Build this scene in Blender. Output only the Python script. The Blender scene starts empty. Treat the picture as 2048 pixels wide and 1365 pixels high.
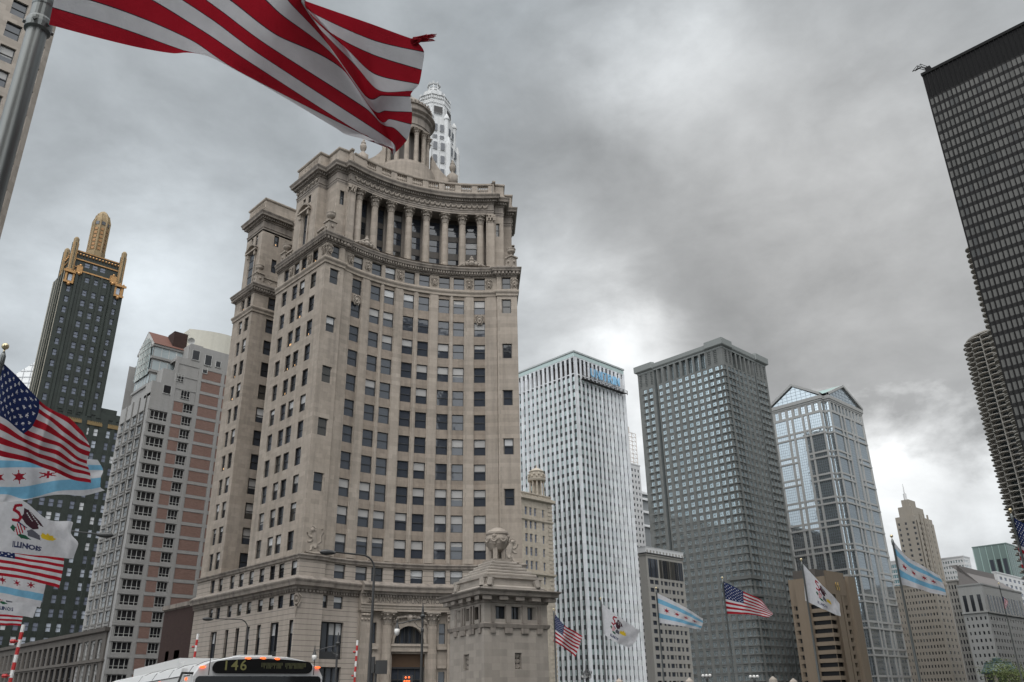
import bpy, math, random
from math import sin, cos, pi, radians as R, hypot
from mathutils import Vector, Matrix
from mathutils.geometry import tessellate_polygon

SC = bpy.context.scene
COL = SC.collection
rnd = random.Random(7)

# ------------------------------------------------------------------ camera
# world: +X west, +Y south, +Z up, metres; camera stands on the bridge pavement
IMW, IMH = 2048.0, 1365.0
FPX, CX, CY = 1670.0, 1024.0, 682.5
VPX, VPY = 955.0, -3145.0
_dx, _dy = VPX - CX, VPY - CY
ROLL = math.atan2(_dx, -_dy)
PITCH = math.atan2(FPX, hypot(_dx, _dy))
YAW = R(44.0)
CAMH = 1.7
CAMP = Vector((0, 0, CAMH))
FW = Vector((sin(YAW) * cos(PITCH), cos(YAW) * cos(PITCH), sin(PITCH)))
_r0 = Vector((cos(YAW), -sin(YAW), 0))
_u0 = _r0.cross(FW)
RT = UPV = None
for _s in (1, -1):
    _c, _n = cos(_s * ROLL), sin(_s * ROLL)
    _rt, _up = _c * _r0 + _n * _u0, -_n * _r0 + _c * _u0
    if abs(CX + FPX * _rt.z / FW.z - VPX) < 5:
        RT, UPV = _rt, _up
cam = bpy.data.cameras.new("camera")
cam.lens = FPX / IMW * 36.0
cam.sensor_width = 36.0
cam.clip_start = 0.1
cam.clip_end = 6000
camo = bpy.data.objects.new("camera", cam)
COL.objects.link(camo)
M4 = Matrix((RT, UPV, -FW)).transposed().to_4x4()
M4.translation = CAMP
camo.matrix_world = M4
SC.camera = camo


def ray(px, py):
    v = FW + RT * ((px - CX) / FPX) - UPV * ((py - CY) / FPX)
    return v / hypot(v.x, v.y)


def at_d(px, py, d):
    return CAMP + ray(px, py) * d


def at_s(px, py, s):
    return CAMP + ray(px, py).normalized() * s


def at_x(px, py, x):
    v = ray(px, py)
    return CAMP + v * (x / v.x)


def at_y(px, py, y):
    v = ray(px, py)
    return CAMP + v * (y / v.y)


def proj(p):
    v = Vector(p) - CAMP
    w = v.dot(FW)
    if w < 0.05:
        return None
    return CX + FPX * v.dot(RT) / w, CY - FPX * v.dot(UPV) / w


# ------------------------------------------------------------------ node helpers
def nn(nt, typ, **kw):
    n = nt.nodes.new(typ)
    for k, v in kw.items():
        if k == 'op':
            n.operation = v
        elif k == 'inp':
            for i, x in v.items():
                if hasattr(x, 'is_linked') or hasattr(x, 'links'):
                    nt.links.new(x, n.inputs[i])
                else:
                    n.inputs[i].default_value = x
        else:
            setattr(n, k, v)
    return n


def mth(nt, op, a, b=None, c=None, clamp=False):
    n = nt.nodes.new('ShaderNodeMath')
    n.operation = op
    n.use_clamp = clamp
    for i, x in enumerate((a, b, c)):
        if x is None:
            continue
        if isinstance(x, (int, float)):
            n.inputs[i].default_value = x
        else:
            nt.links.new(x, n.inputs[i])
    return n.outputs[0]


def mixc(nt, fac, a, b, blend='MIX'):
    n = nt.nodes.new('ShaderNodeMix')
    n.data_type = 'RGBA'
    n.blend_type = blend
    for i, x in ((0, fac), (6, a), (7, b)):
        if isinstance(x, (int, float)):
            n.inputs[i].default_value = x
        elif isinstance(x, (tuple, list)):
            n.inputs[i].default_value = (*x[:3], 1)
        else:
            nt.links.new(x, n.inputs[i])
    return n.outputs[2]


# ------------------------------------------------------------------ world: overcast sky with breaks low in the west
SUN_EL, SUN_AZ = R(62), R(215)      # direction the light comes from (azimuth from +Y towards +X)
W = bpy.data.worlds.new("World")
SC.world = W
W.use_nodes = True
nt = W.node_tree
nt.nodes.clear()
out = nt.nodes.new('ShaderNodeOutputWorld')
bg = nt.nodes.new('ShaderNodeBackground')
nt.links.new(bg.outputs[0], out.inputs[0])
bg.inputs[1].default_value = 0.1
sky = nt.nodes.new('ShaderNodeTexSky')
sky.sky_type = 'NISHITA'
sky.sun_disc = False
sky.sun_elevation = SUN_EL
sky.sun_rotation = SUN_AZ
tc = nt.nodes.new('ShaderNodeTexCoord')
DIR = tc.outputs['Generated']
sep = nn(nt, 'ShaderNodeSeparateXYZ', inp={0: DIR})
zc = mth(nt, 'ADD', mth(nt, 'MAXIMUM', sep.outputs[2], 0.0), 0.22)
comb = nn(nt, 'ShaderNodeCombineXYZ', inp={0: mth(nt, 'DIVIDE', sep.outputs[0], zc), 1: mth(nt, 'DIVIDE', sep.outputs[1], zc), 2: 0.0})
stretch = nn(nt, 'ShaderNodeMapping', inp={0: DIR})
stretch.inputs['Scale'].default_value = (1.0, 1.0, 1.7)
SV = stretch.outputs[0]
n1 = nn(nt, 'ShaderNodeTexNoise', inp={'Vector': SV, 'Scale': 2.6, 'Detail': 8.0, 'Roughness': 0.50, 'Distortion': 0.2})
n2 = nn(nt, 'ShaderNodeTexNoise', inp={'Vector': SV, 'Scale': 6.5, 'Detail': 9.0, 'Roughness': 0.56, 'Distortion': 0.25})
n3 = nn(nt, 'ShaderNodeTexNoise', inp={'Vector': SV, 'Scale': 17.0, 'Detail': 8.0, 'Roughness': 0.6})
c1 = mth(nt, 'SUBTRACT', n1.outputs['Fac'], 0.5)
c2 = mth(nt, 'SUBTRACT', n2.outputs['Fac'], 0.5)
c3 = mth(nt, 'SUBTRACT', n3.outputs['Fac'], 0.5)
# the look-up direction of the brighter and darker masses is bent by the cloud noise, so that their rims are ragged
bend = nn(nt, 'ShaderNodeVectorMath', operation='SUBTRACT', inp={0: n2.outputs['Color'], 1: (0.5, 0.5, 0.5)})
bend2 = nn(nt, 'ShaderNodeVectorMath', operation='SCALE', inp={0: bend.outputs[0], 'Scale': 0.16})
DIRB = nn(nt, 'ShaderNodeVectorMath', operation='NORMALIZE', inp={0: nn(nt, 'ShaderNodeVectorMath', operation='ADD', inp={0: DIR, 1: bend2.outputs[0]}).outputs[0]}).outputs[0]
lum = None
BLOBS = [((560, 120), 0.02, 8), ((360, 570), 0.22, 170), ((60, 640), 0.14, 90), ((330, 690), 0.06, 120), ((480, 300), -0.03, 60),
         ((1325, 130), 0.20, 260), ((1400, 250), 0.09, 200), ((1330, 20), 0.08, 200), ((1700, 345), 0.11, 110), ((1600, 200), 0.05, 90), ((1195, 440), -0.035, 60),
         ((1440, 470), -0.045, 60), ((1570, 620), -0.06, 60), ((1640, 790), -0.03, 160), ((1740, 690), 0.08, 120), ((1130, 650), 0.24, 140), ((1268, 690), 0.40, 700), ((1200, 690), 0.14, 300), ((1990, 60), -0.03, 60), ((1285, 850), 0.42, 420)]
for (px, py), a, k in BLOBS:
    d = ray(px, py).normalized()
    dot = nn(nt, 'ShaderNodeVectorMath', operation='DOT_PRODUCT', inp={0: DIRB, 1: tuple(d)})
    e = mth(nt, 'EXPONENT', mth(nt, 'MULTIPLY_ADD', dot.outputs['Value'], float(k), -float(k)))
    e = mth(nt, 'MULTIPLY', e, float(a))
    lum = e if lum is None else mth(nt, 'ADD', lum, e)
lum = mth(nt, 'ADD', lum, 0.43)
lum = mth(nt, 'MULTIPLY', lum, mth(nt, 'ADD', 1.0, mth(nt, 'MULTIPLY', c1, 0.42)))
lum = mth(nt, 'MULTIPLY', lum, mth(nt, 'ADD', 1.0, mth(nt, 'MULTIPLY', c2, 0.72)))
lum = mth(nt, 'MULTIPLY', lum, mth(nt, 'ADD', 1.0, mth(nt, 'MULTIPLY', c3, 0.30)))
# the cloud deck ends low in the west: bright air under a ragged edge
edge = mth(nt, 'ADD', mth(nt, 'SUBTRACT', 0.292, sep.outputs[2]), mth(nt, 'ADD', mth(nt, 'MULTIPLY', c2, 0.22), mth(nt, 'MULTIPLY', c3, 0.10)))
edge = mth(nt, 'MULTIPLY', edge, 13.0, clamp=True)
dr = nn(nt, 'ShaderNodeVectorMath', operation='DOT_PRODUCT', inp={0: DIR, 1: tuple(ray(1750, 950).normalized())})
edge = mth(nt, 'MULTIPLY', edge, mth(nt, 'MULTIPLY_ADD', dr.outputs['Value'], 6.0, -4.9, clamp=True))
low = mth(nt, 'MULTIPLY', mth(nt, 'ADD', 0.93, mth(nt, 'MULTIPLY', c2, 1.1)), 1.0)
low = mth(nt, 'SUBTRACT', low, mth(nt, 'MULTIPLY', mth(nt, 'SUBTRACT', 0.24, sep.outputs[2], clamp=True), 1.6))
lum = mth(nt, 'ADD', mth(nt, 'MULTIPLY', lum, mth(nt, 'SUBTRACT', 1.0, edge)), mth(nt, 'MULTIPLY', low, edge))
# extra sky glow added overhead and behind the camera (north-east) to brighten the facades
dback = nn(nt, 'ShaderNodeVectorMath', operation='DOT_PRODUCT', inp={0: DIR, 1: tuple(Vector((-sin(YAW + .15) * .50, -cos(YAW + .15) * .50, .866)))})
back = mth(nt, 'MULTIPLY_ADD', dback.outputs['Value'], 1.55, -0.55, clamp=True)
lum = mth(nt, 'ADD', lum, mth(nt, 'MULTIPLY', back, 2.25))
deast = nn(nt, 'ShaderNodeVectorMath', operation='DOT_PRODUCT', inp={0: DIR, 1: tuple(Vector((-.80, -.42, .43)))})  # low eastern sky glow, added to brighten reflections in the tower windows
lum = mth(nt, 'ADD', lum, mth(nt, 'MULTIPLY', mth(nt, 'MULTIPLY_ADD', deast.outputs['Value'], 1.6, -0.35, clamp=True), 0.62))
lum = mth(nt, 'MAXIMUM', lum, 0.15)
# warm-grey undersides in the west, cooler on the south-east
dw = nn(nt, 'ShaderNodeVectorMath', operation='DOT_PRODUCT', inp={0: DIR, 1: tuple(ray(1650, 600).normalized())})
warm = mth(nt, 'SMOOTHSTEP', dw.outputs['Value'], 0.82, 0.99) if False else mth(nt, 'MULTIPLY_ADD', dw.outputs['Value'], 9.0, -8.0, clamp=True)
tint = mixc(nt, warm, (0.925, 1.0, 1.055), (0.99, 0.998, 0.995))
tint = mixc(nt, mth(nt, 'MULTIPLY_ADD', dback.outputs['Value'], 2.0, -0.9, clamp=True), tint, (1.0, 1.0, 1.0))
cl = nn(nt, 'ShaderNodeVectorMath', operation='SCALE', inp={0: tint, 'Scale': mth(nt, 'MULTIPLY', lum, 10.0)})
skyf = nn(nt, 'ShaderNodeVectorMath', operation='SCALE', inp={0: sky.outputs[0], 'Scale': 0.02})
tot = nn(nt, 'ShaderNodeVectorMath', operation='ADD', inp={0: cl.outputs[0], 1: skyf.outputs[0]})
nt.links.new(tot.outputs[0], bg.inputs[0])

sun = bpy.data.lights.new("sun", 'SUN')
sun.energy = 0.95
sun.angle = R(22)
sun.color = (1.0, 0.97, 0.93)
suno = bpy.data.objects.new("sun", sun)
COL.objects.link(suno)
sd = Vector((sin(SUN_AZ) * cos(SUN_EL), cos(SUN_AZ) * cos(SUN_EL), sin(SUN_EL)))
suno.rotation_euler = sd.to_track_quat('Z', 'Y').to_euler()
suno.location = (0, -20, 60)

SC.view_settings.view_transform = 'Standard'
SC.view_settings.look = 'None'
SC.view_settings.exposure = 0.0
SC.view_settings.gamma = 1.0
SC.render.engine = 'CYCLES'
SC.cycles.max_bounces = 6


# ------------------------------------------------------------------ materials
def newmat(name):
    m = bpy.data.materials.new(name)
    m.use_nodes = True
    t = m.node_tree
    b = t.nodes['Principled BSDF']
    return m, t, b


def stone(name, col, var=0.16, streak=0.25, rough=0.85, block=None, joint=0.25, groove=None, fine=0.08, cool=None):
    """masonry: large and small mottling, rain streaks, optional ashlar joints or rustication grooves"""
    m, t, b = newmat(name)
    g = nn(t, 'ShaderNodeNewGeometry')
    pos = g.outputs['Position']
    big = nn(t, 'ShaderNodeTexNoise', inp={'Vector': pos, 'Scale': 0.16, 'Detail': 4.0})
    sm = nn(t, 'ShaderNodeTexNoise', inp={'Vector': pos, 'Scale': 2.3, 'Detail': 5.0})
    mp = nn(t, 'ShaderNodeMapping', inp={0: pos})
    mp.inputs['Scale'].default_value = (1.1, 1.1, 0.07)
    st = nn(t, 'ShaderNodeTexNoise', inp={'Vector': mp.outputs[0], 'Scale': 1.0, 'Detail': 5.0, 'Roughness': 0.6})
    f = mth(t, 'MULTIPLY_ADD', mth(t, 'SUBTRACT', big.outputs[0], 0.5), 2.0 * var, 1.0)
    f = mth(t, 'ADD', f, mth(t, 'MULTIPLY', mth(t, 'SUBTRACT', sm.outputs[0], 0.5), 2 * fine))
    s2 = mth(t, 'MULTIPLY_ADD', st.outputs[0], 3.0, -1.35, clamp=True)
    f = mth(t, 'SUBTRACT', f, mth(t, 'MULTIPLY', s2, streak))
    sp = nn(t, 'ShaderNodeSeparateXYZ', inp={0: pos})
    h = None
    if block:
        u = mth(t, 'ADD', sp.outputs[0], sp.outputs[1])
        cb = nn(t, 'ShaderNodeCombineXYZ', inp={0: u, 1: sp.outputs[2], 2: 0.0})
        br = nn(t, 'ShaderNodeTexBrick', inp={'Vector': cb.outputs[0], 'Scale': 1.0, 'Mortar Size': 0.012, 'Brick Width': block[0], 'Row Height': block[1],
                                              'Color1': (1, 1, 1, 1), 'Color2': (0.80, 0.80, 0.80, 1), 'Mortar': (1 - joint, 1 - joint, 1 - joint, 1)})
        f = mth(t, 'MULTIPLY', f, nn(t, 'ShaderNodeRGBToBW', inp={0: br.outputs[0]}).outputs[0])
    if groove:
        fr = mth(t, 'FRACT', mth(t, 'DIVIDE', sp.outputs[2], groove))
        ln = mth(t, 'LESS_THAN', fr, 0.10)
        f = mth(t, 'MULTIPLY', f, mth(t, 'MULTIPLY_ADD', ln, -0.55, 1.0))
        h = mth(t, 'SUBTRACT', 1.0, ln)
    c2 = cool or tuple(x * k for x, k in zip(col, (0.93, 0.97, 1.03)))
    base = mixc(t, big.outputs[0], col, c2)
    cl = nn(t, 'ShaderNodeVectorMath', operation='SCALE', inp={0: base, 'Scale': f})
    t.links.new(cl.outputs[0], b.inputs['Base Color'])
    b.inputs['Roughness'].default_value = rough
    b.inputs['Specular IOR Level'].default_value = 0.3
    bp = nn(t, 'ShaderNodeBump', inp={'Strength': 0.35, 'Distance': 0.05, 'Height': h if h else sm.outputs[0]})
    t.links.new(bp.outputs[0], b.inputs['Normal'])
    return m


def plain(name, col, rough=0.6, metal=0.0, spec=0.5, var=0.08, scale=1.5):
    m, t, b = newmat(name)
    g = nn(t, 'ShaderNodeNewGeometry')
    nz = nn(t, 'ShaderNodeTexNoise', inp={'Vector': g.outputs['Position'], 'Scale': scale, 'Detail': 4.0})
    f = mth(t, 'MULTIPLY_ADD', mth(t, 'SUBTRACT', nz.outputs[0], 0.5), 2 * var, 1.0)
    cl = nn(t, 'ShaderNodeVectorMath', operation='SCALE', inp={0: tuple(col), 'Scale': f})
    t.links.new(cl.outputs[0], b.inputs['Base Color'])
    b.inputs['Roughness'].default_value = rough
    b.inputs['Metallic'].default_value = metal
    b.inputs['Specular IOR Level'].default_value = spec
    return m


def glass(name, cols, rough=0.06, ior=1.5, metal=0.0, wav=0.02, spec=0.5, tint=None):
    """opaque reflecting pane; what lies behind each pane (rooms, shades) varies from pane to pane"""
    m, t, b = newmat(name)
    g = nn(t, 'ShaderNodeNewGeometry')
    cr = nn(t, 'ShaderNodeValToRGB', inp={0: g.outputs['Random Per Island']})
    cr.color_ramp.interpolation = 'CONSTANT'
    el = cr.color_ramp.elements
    n = len(cols)
    tot = sum(w for w, c in cols)
    acc = 0.0
    for i, (w, c) in enumerate(cols):
        e = el[i] if i < 2 else el.new(0.5)
        e.position = min(acc / tot, 1.0)
        e.color = (*c, 1)
        acc += w
    if n == 1:
        el[1].color = (*cols[0][1], 1)
    t.links.new(cr.outputs[0], b.inputs['Base Color'])
    b.inputs['Roughness'].default_value = rough
    b.inputs['IOR'].default_value = ior
    b.inputs['Metallic'].default_value = metal
    b.inputs['Specular IOR Level'].default_value = spec
    if wav:
        nz = nn(t, 'ShaderNodeTexNoise', inp={'Vector': g.outputs['Position'], 'Scale': 0.55, 'Detail': 2.0})
        bp = nn(t, 'ShaderNodeBump', inp={'Strength': wav * 10, 'Distance': 0.05, 'Height': nz.outputs[0]})
        t.links.new(bp.outputs[0], b.inputs['Normal'])
    return m


def cloth(name, col):
    m, t, b = newmat(name)
    g = nn(t, 'ShaderNodeNewGeometry')
    nz = nn(t, 'ShaderNodeTexNoise', inp={'Vector': g.outputs['Position'], 'Scale': 9.0, 'Detail': 5.0})
    f = mth(t, 'MULTIPLY_ADD', nz.outputs[0], 0.3, 0.85)
    cl = nn(t, 'ShaderNodeVectorMath', operation='SCALE', inp={0: tuple(col), 'Scale': f})
    b.inputs['Roughness'].default_value = 0.8
    b.inputs['Specular IOR Level'].default_value = 0.15
    wr = nn(t, 'ShaderNodeTexNoise', inp={'Vector': g.outputs['Position'], 'Scale': 7.0, 'Detail': 6.0, 'Roughness': 0.6, 'Distortion': 1.5})
    bp = nn(t, 'ShaderNodeBump', inp={'Strength': 0.5, 'Distance': 0.03, 'Height': wr.outputs[0]})
    t.links.new(bp.outputs[0], b.inputs['Normal'])
    t.links.new(cl.outputs[0], b.inputs['Base Color'])
    tr = nn(t, 'ShaderNodeBsdfTranslucent', inp={0: cl.outputs[0]})
    mx = nn(t, 'ShaderNodeMixShader', inp={0: 0.35})
    t.links.new(b.outputs[0], mx.inputs[1])
    t.links.new(tr.outputs[0], mx.inputs[2])
    t.links.new(mx.outputs[0], t.nodes['Material Output'].inputs[0])
    return m


def emit(name, col, s):
    m, t, b = newmat(name)
    b.inputs['Base Color'].default_value = (*col, 1)
    b.inputs['Emission Color'].default_value = (*col, 1)
    b.inputs['Emission Strength'].default_value = s
    return m


M = {}
M['lime'] = stone('limestone', (0.322, 0.272, 0.222), block=(1.25, 0.62), joint=0.2, streak=0.30, fine=.14, var=.2)
M['limecarve'] = stone('carved_limestone', (0.27, 0.23, 0.19), streak=0.30, fine=0.25)
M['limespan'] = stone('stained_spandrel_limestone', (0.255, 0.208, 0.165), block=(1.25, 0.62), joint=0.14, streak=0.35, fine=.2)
M['limerust'] = stone('rusticated_limestone', (0.31, 0.265, 0.222), groove=0.62, streak=0.2)
M['limedark'] = stone('weathered_shaded_limestone', (0.215, 0.184, 0.155), streak=0.6, fine=.2)  # weathered; also darkened and streaked to deepen the shade on cornices
M['lime333'] = stone('pale_limestone', (0.36, 0.31, 0.26), block=(1.5, 0.75), joint=0.10, streak=0.1)
M['bridge'] = stone('bridge_limestone', (0.30, 0.262, 0.222), block=(1.1, 0.55), joint=0.16, streak=0.22, var=0.2)
M['sash'] = plain('dark_window_sash', (0.02, 0.021, 0.022), 0.5)
M['spandark'] = plain('dark_bronze_spandrel', (0.055, 0.045, 0.036), 0.55)
M['officeglass'] = glass('office_glass', [(5, (0.02, 0.022, 0.026)), (3, (0.035, 0.04, 0.05)), (2, (0.05, 0.047, 0.042)), (1, (0.09, 0.085, 0.075))], 0.05, wav=0.03, spec=0.7)
M['blind'] = glass('pulled_window_shade', [(3, (0.42, 0.42, 0.42)), (2, (0.30, 0.29, 0.28)), (1, (0.5, 0.5, 0.5))], 0.25, wav=0.0)
M['warmlamp'] = emit('lit_office_lamp', (1.0, 0.58, 0.25), 0.65)
M['roofgrey'] = plain('roof_gravel', (0.16, 0.155, 0.15), 0.95)


# ------------------------------------------------------------------ mesh builder
def root_of(o):
    while o.parent:
        o = o.parent
    return o


class MB:
    def __init__(s):
        s.v = []
        s.f = []
        s.m = []

    def face(s, pts, m=0):
        i = len(s.v)
        s.v.extend(tuple(p) for p in pts)
        s.f.append(tuple(range(i, i + len(pts))))
        s.m.append(m)

    def mesh(s, vs, fs, m=0):
        i = len(s.v)
        s.v.extend(tuple(p) for p in vs)
        for f in fs:
            s.f.append(tuple(i + k for k in f))
            s.m.append(m)

    def box(s, a, b, m=0):
        x0, y0, z0 = a
        x1, y1, z1 = b
        vs = [(x0, y0, z0), (x1, y0, z0), (x1, y1, z0), (x0, y1, z0), (x0, y0, z1), (x1, y0, z1), (x1, y1, z1), (x0, y1, z1)]
        s.mesh(vs, [(0, 3, 2, 1), (4, 5, 6, 7), (0, 1, 5, 4), (1, 2, 6, 5), (2, 3, 7, 6), (3, 0, 4, 7)], m)

    def obox(s, c, ax, ay, az, m=0):
        """oriented box: centre and three half-extent vectors"""
        c = Vector(c)
        ax, ay, az = Vector(ax), Vector(ay), Vector(az)
        vs = [c + i * ax + j * ay + k * az for k in (-1, 1) for i, j in ((-1, -1), (1, -1), (1, 1), (-1, 1))]
        s.mesh(vs, [(0, 3, 2, 1), (4, 5, 6, 7), (0, 1, 5, 4), (1, 2, 6, 5), (2, 3, 7, 6), (3, 0, 4, 7)], m)

    def pbox(s, P, u0, u1, z0, z1, d0, d1, m=0, back=False):
        """box in facade coordinates (along, up, outward)"""
        q = lambda u, z, d: P(u, z, d)
        a, b, c, d = q(u0, z0, d1), q(u1, z0, d1), q(u1, z1, d1), q(u0, z1, d1)
        e, f, g, h = q(u0, z0, d0), q(u1, z0, d0), q(u1, z1, d0), q(u0, z1, d0)
        fs = [(0, 1, 2, 3), (4, 0, 3, 7), (1, 5, 6, 2), (3, 2, 6, 7), (4, 5, 1, 0)]
        if back:
            fs.append((5, 4, 7, 6))
        s.mesh([a, b, c, d, e, f, g, h], fs, m)

    def prism(s, poly, z0, z1, m=0, top=True, bot=False, mt=None):
        n = len(poly)
        vs = [(p[0], p[1], z0) for p in poly] + [(p[0], p[1], z1) for p in poly]
        s.mesh(vs, [(i, (i + 1) % n, n + (i + 1) % n, n + i) for i in range(n)], m)
        if top:
            s.cap(poly, z1, m if mt is None else mt)
        if bot:
            s.cap(poly, z0, m)

    def cap(s, poly, z, m=0):
        vs = [Vector((p[0], p[1], z)) for p in poly]
        s.mesh(vs, [tuple(t) for t in tessellate_polygon([vs])], m)

    def lathe(s, c, prof, n=16, m=0, capt=True, capb=True, a0=0.0, axis=None):
        """surface of revolution round a vertical line; prof = [(r, z)]"""
        cx, cy = c[0], c[1]
        cz = c[2] if len(c) > 2 else 0.0
        vs = []
        for r, z in prof:
            for i in range(n):
                a = a0 + 2 * pi * i / n
                vs.append((cx + r * cos(a), cy + r * sin(a), cz + z))
        fs = []
        for k in range(len(prof) - 1):
            for i in range(n):
                j = (i + 1) % n
                fs.append((k * n + i, k * n + j, (k + 1) * n + j, (k + 1) * n + i))
        if capt:
            fs.append(tuple((len(prof) - 1) * n + i for i in range(n)))
        if capb:
            fs.append(tuple(n - 1 - i for i in range(n)))
        s.mesh(vs, fs, m)

    def tube(s, pts, r, n=8, m=0):
        pts = [Vector(p) for p in pts]
        rs = r if isinstance(r, (list, tuple)) else [r] * len(pts)
        vs = []
        ref = Vector((0, 0, 1))
        for i, p in enumerate(pts):
            t = (pts[min(i + 1, len(pts) - 1)] - pts[max(i - 1, 0)]).normalized()
            a = t.cross(ref)
            if a.length < 0.1:
                a = t.cross(Vector((1, 0, 0)))
            a.normalize()
            b = t.cross(a)
            for k in range(n):
                w = 2 * pi * k / n
                vs.append(p + a * (rs[i] * cos(w)) + b * (rs[i] * sin(w)))
        fs = []
        for i in range(len(pts) - 1):
            for k in range(n):
                j = (k + 1) % n
                fs.append((i * n + k, i * n + j, (i + 1) * n + j, (i + 1) * n + k))
        fs.append(tuple(range(n)))
        fs.append(tuple((len(pts) - 1) * n + n - 1 - k for k in range(n)))
        s.mesh(vs, fs, m)

    def ball(s, c, r, n=12, m=0, sz=1.0):
        k = n // 2
        prof = [(r * sin(pi * i / k) + 1e-4, -r * sz * cos(pi * i / k)) for i in range(k + 1)]
        s.lathe(c, prof, n, m, False, False)

    def build(s, name, mats, parent=None, smooth=False, stuff=False):
        if not s.f:
            return None
        me = bpy.data.meshes.new(name)
        if parent:
            L = root_of(parent).location
            vs = [(a - L.x, b - L.y, c - L.z) for a, b, c in s.v]
        else:
            vs = s.v
        me.from_pydata(vs, [], s.f)
        if not isinstance(mats, (list, tuple)):
            mats = [mats]
        for x in mats:
            me.materials.append(x)
        me.polygons.foreach_set('material_index', s.m)
        if smooth:
            me.polygons.foreach_set('use_smooth', [True] * len(s.f))
        me.update()
        o = bpy.data.objects.new(name, me)
        COL.objects.link(o)
        if parent:
            o.parent = parent
        if stuff:
            o['kind'] = 'stuff'
        return o


def tag(o, label=None, cat=None, group=None, kind=None):
    if label:
        o['label'] = label
    if cat:
        o['category'] = cat
    if group:
        o['group'] = group
    if kind:
        o['kind'] = kind
    return o


def thing(name, label, cat, loc, group=None):
    o = bpy.data.objects.new(name, None)
    o.empty_display_size = 0.5
    o.location = loc
    COL.objects.link(o)
    return tag(o, label, cat, group)


def copy_tree(o, dloc, label=None):
    """a copy of a thing with copies of its parts and sub-parts"""
    c = o.copy()
    COL.objects.link(c)
    if o.parent is None:
        c.location = dloc
        if label:
            c['label'] = label
    for ch in o.children:
        k = copy_tree(ch, None)
        k.parent = c
    return c


# ------------------------------------------------------------------ plan paths and facades
class Path:
    """plan polyline, building on the left, street on the right; offset d is outward"""

    def __init__(s, pts, closed=False):
        s.p = [Vector((p[0], p[1])) for p in pts]
        if closed:
            s.p.append(s.p[0].copy())
        n = len(s.p)
        s.u = [0.0]
        for i in range(n - 1):
            s.u.append(s.u[-1] + (s.p[i + 1] - s.p[i]).length)
        s.L = s.u[-1]
        nr = []
        for i in range(n - 1):
            d = (s.p[i + 1] - s.p[i]).normalized()
            nr.append(Vector((d.y, -d.x)))
        s.n = nr
        s.m = []
        for i in range(n):
            a = nr[i - 1] if i > 0 else (nr[-1] if closed else nr[0])
            b = nr[i] if i < n - 1 else (nr[0] if closed else nr[-1])
            s.m.append((a + b) / max(1 + a.dot(b), 0.2))

    def __call__(s, u, z, d=0.0):
        i = 0
        while i < len(s.p) - 2 and u > s.u[i + 1]:
            i += 1
        t = (u - s.u[i]) / max(s.u[i + 1] - s.u[i], 1e-6)
        q = (s.p[i] + s.m[i] * d).lerp(s.p[i + 1] + s.m[i + 1] * d, t)
        return Vector((q.x, q.y, z))

    def breaks(s, u0, u1):
        return [u0] + [u for u in s.u if u0 + 1e-4 < u < u1 - 1e-4] + [u1]

    def sweep(s, mb, prof, u0=None, u1=None, m=0, ends=True):
        u0 = 0 if u0 is None else u0
        u1 = s.L if u1 is None else u1
        us = s.breaks(u0, u1)
        k = len(prof)
        vs = [s(u, z, d) for u in us for d, z in prof]
        fs = []
        for i in range(len(us) - 1):
            for j in range(k - 1):
                fs.append((i * k + j, (i + 1) * k + j, (i + 1) * k + j + 1, i * k + j + 1))
        if ends:
            fs.append(tuple(range(k)))
            fs.append(tuple((len(us) - 1) * k + k - 1 - j for j in range(k)))
        mb.mesh(vs, fs, m)

    def wall(s, mb, u0, u1, z0, z1, d=0.0, m=0):
        us = s.breaks(u0, u1)
        for a, b in zip(us[:-1], us[1:]):
            mb.face([s(a, z0, d), s(b, z0, d), s(b, z1, d), s(a, z1, d)], m)

    def dentils(s, mb, u0, u1, z0, z1, d0, d1, step, w, m=0):
        n = max(1, int((u1 - u0) / step))
        for i in range(n):
            u = u0 + (i + 0.5) * (u1 - u0) / n
            mb.pbox(s, u - w / 2, u + w / 2, z0, z1, d0, d1, m)


def grid_wall(mb, P, u0, u1, z0, z1, cols, rows, depth=0.3, m=0, mr=None, skip=None, span=None, mspan=1, pierd=0.0):
    """wall with real window openings. cols/rows are (from, to) spans; span = recess depth of the spandrels
    (None: flush). Returns the openings as (P, u0, u1, z0, z1, depth, col, row)."""
    cols = [c for c in cols if c[0] >= u0 - 1e-6 and c[1] <= u1 + 1e-6]
    mr = m if mr is None else mr
    spec = []
    prev = u0
    for c in cols + [(u1, u1)]:
        if c[0] - prev > 1e-4:
            P.wall(mb, prev, c[0], z0, z1, pierd, m)
        prev = c[1]
    for ci, (a, b) in enumerate(cols):
        rr = [r for ri, r in enumerate(rows) if r[0] >= z0 - 1e-6 and r[1] <= z1 + 1e-6 and not (skip and skip(ci, ri))]
        sdp = 0.0 if span is None else -span
        ms = m if span is None else mspan
        if span is not None or pierd > sdp:
            for e in (a, b):
                mb.face([P(e, z0, sdp), P(e, z0, pierd), P(e, z1, pierd), P(e, z1, sdp)], m)
        pz = z0
        for r in rr + [(z1, z1)]:
            if r[0] - pz > 1e-4:
                mb.face([P(a, pz, sdp), P(b, pz, sdp), P(b, r[0], sdp), P(a, r[0], sdp)], ms)
            pz = r[1]
        for r in rr:
            dd = -depth
            A, B, C, D = P(a, r[0], sdp), P(b, r[0], sdp), P(b, r[1], sdp), P(a, r[1], sdp)
            E, F, G, H = P(a, r[0], dd), P(b, r[0], dd), P(b, r[1], dd), P(a, r[1], dd)
            for q in ((A, B, F, E), (D, H, G, C), (A, E, H, D), (B, C, G, F)):
                mb.face(q, mr)
            spec.append((P, a, b, r[0], r[1], dd, ci, r))
    return spec


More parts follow.
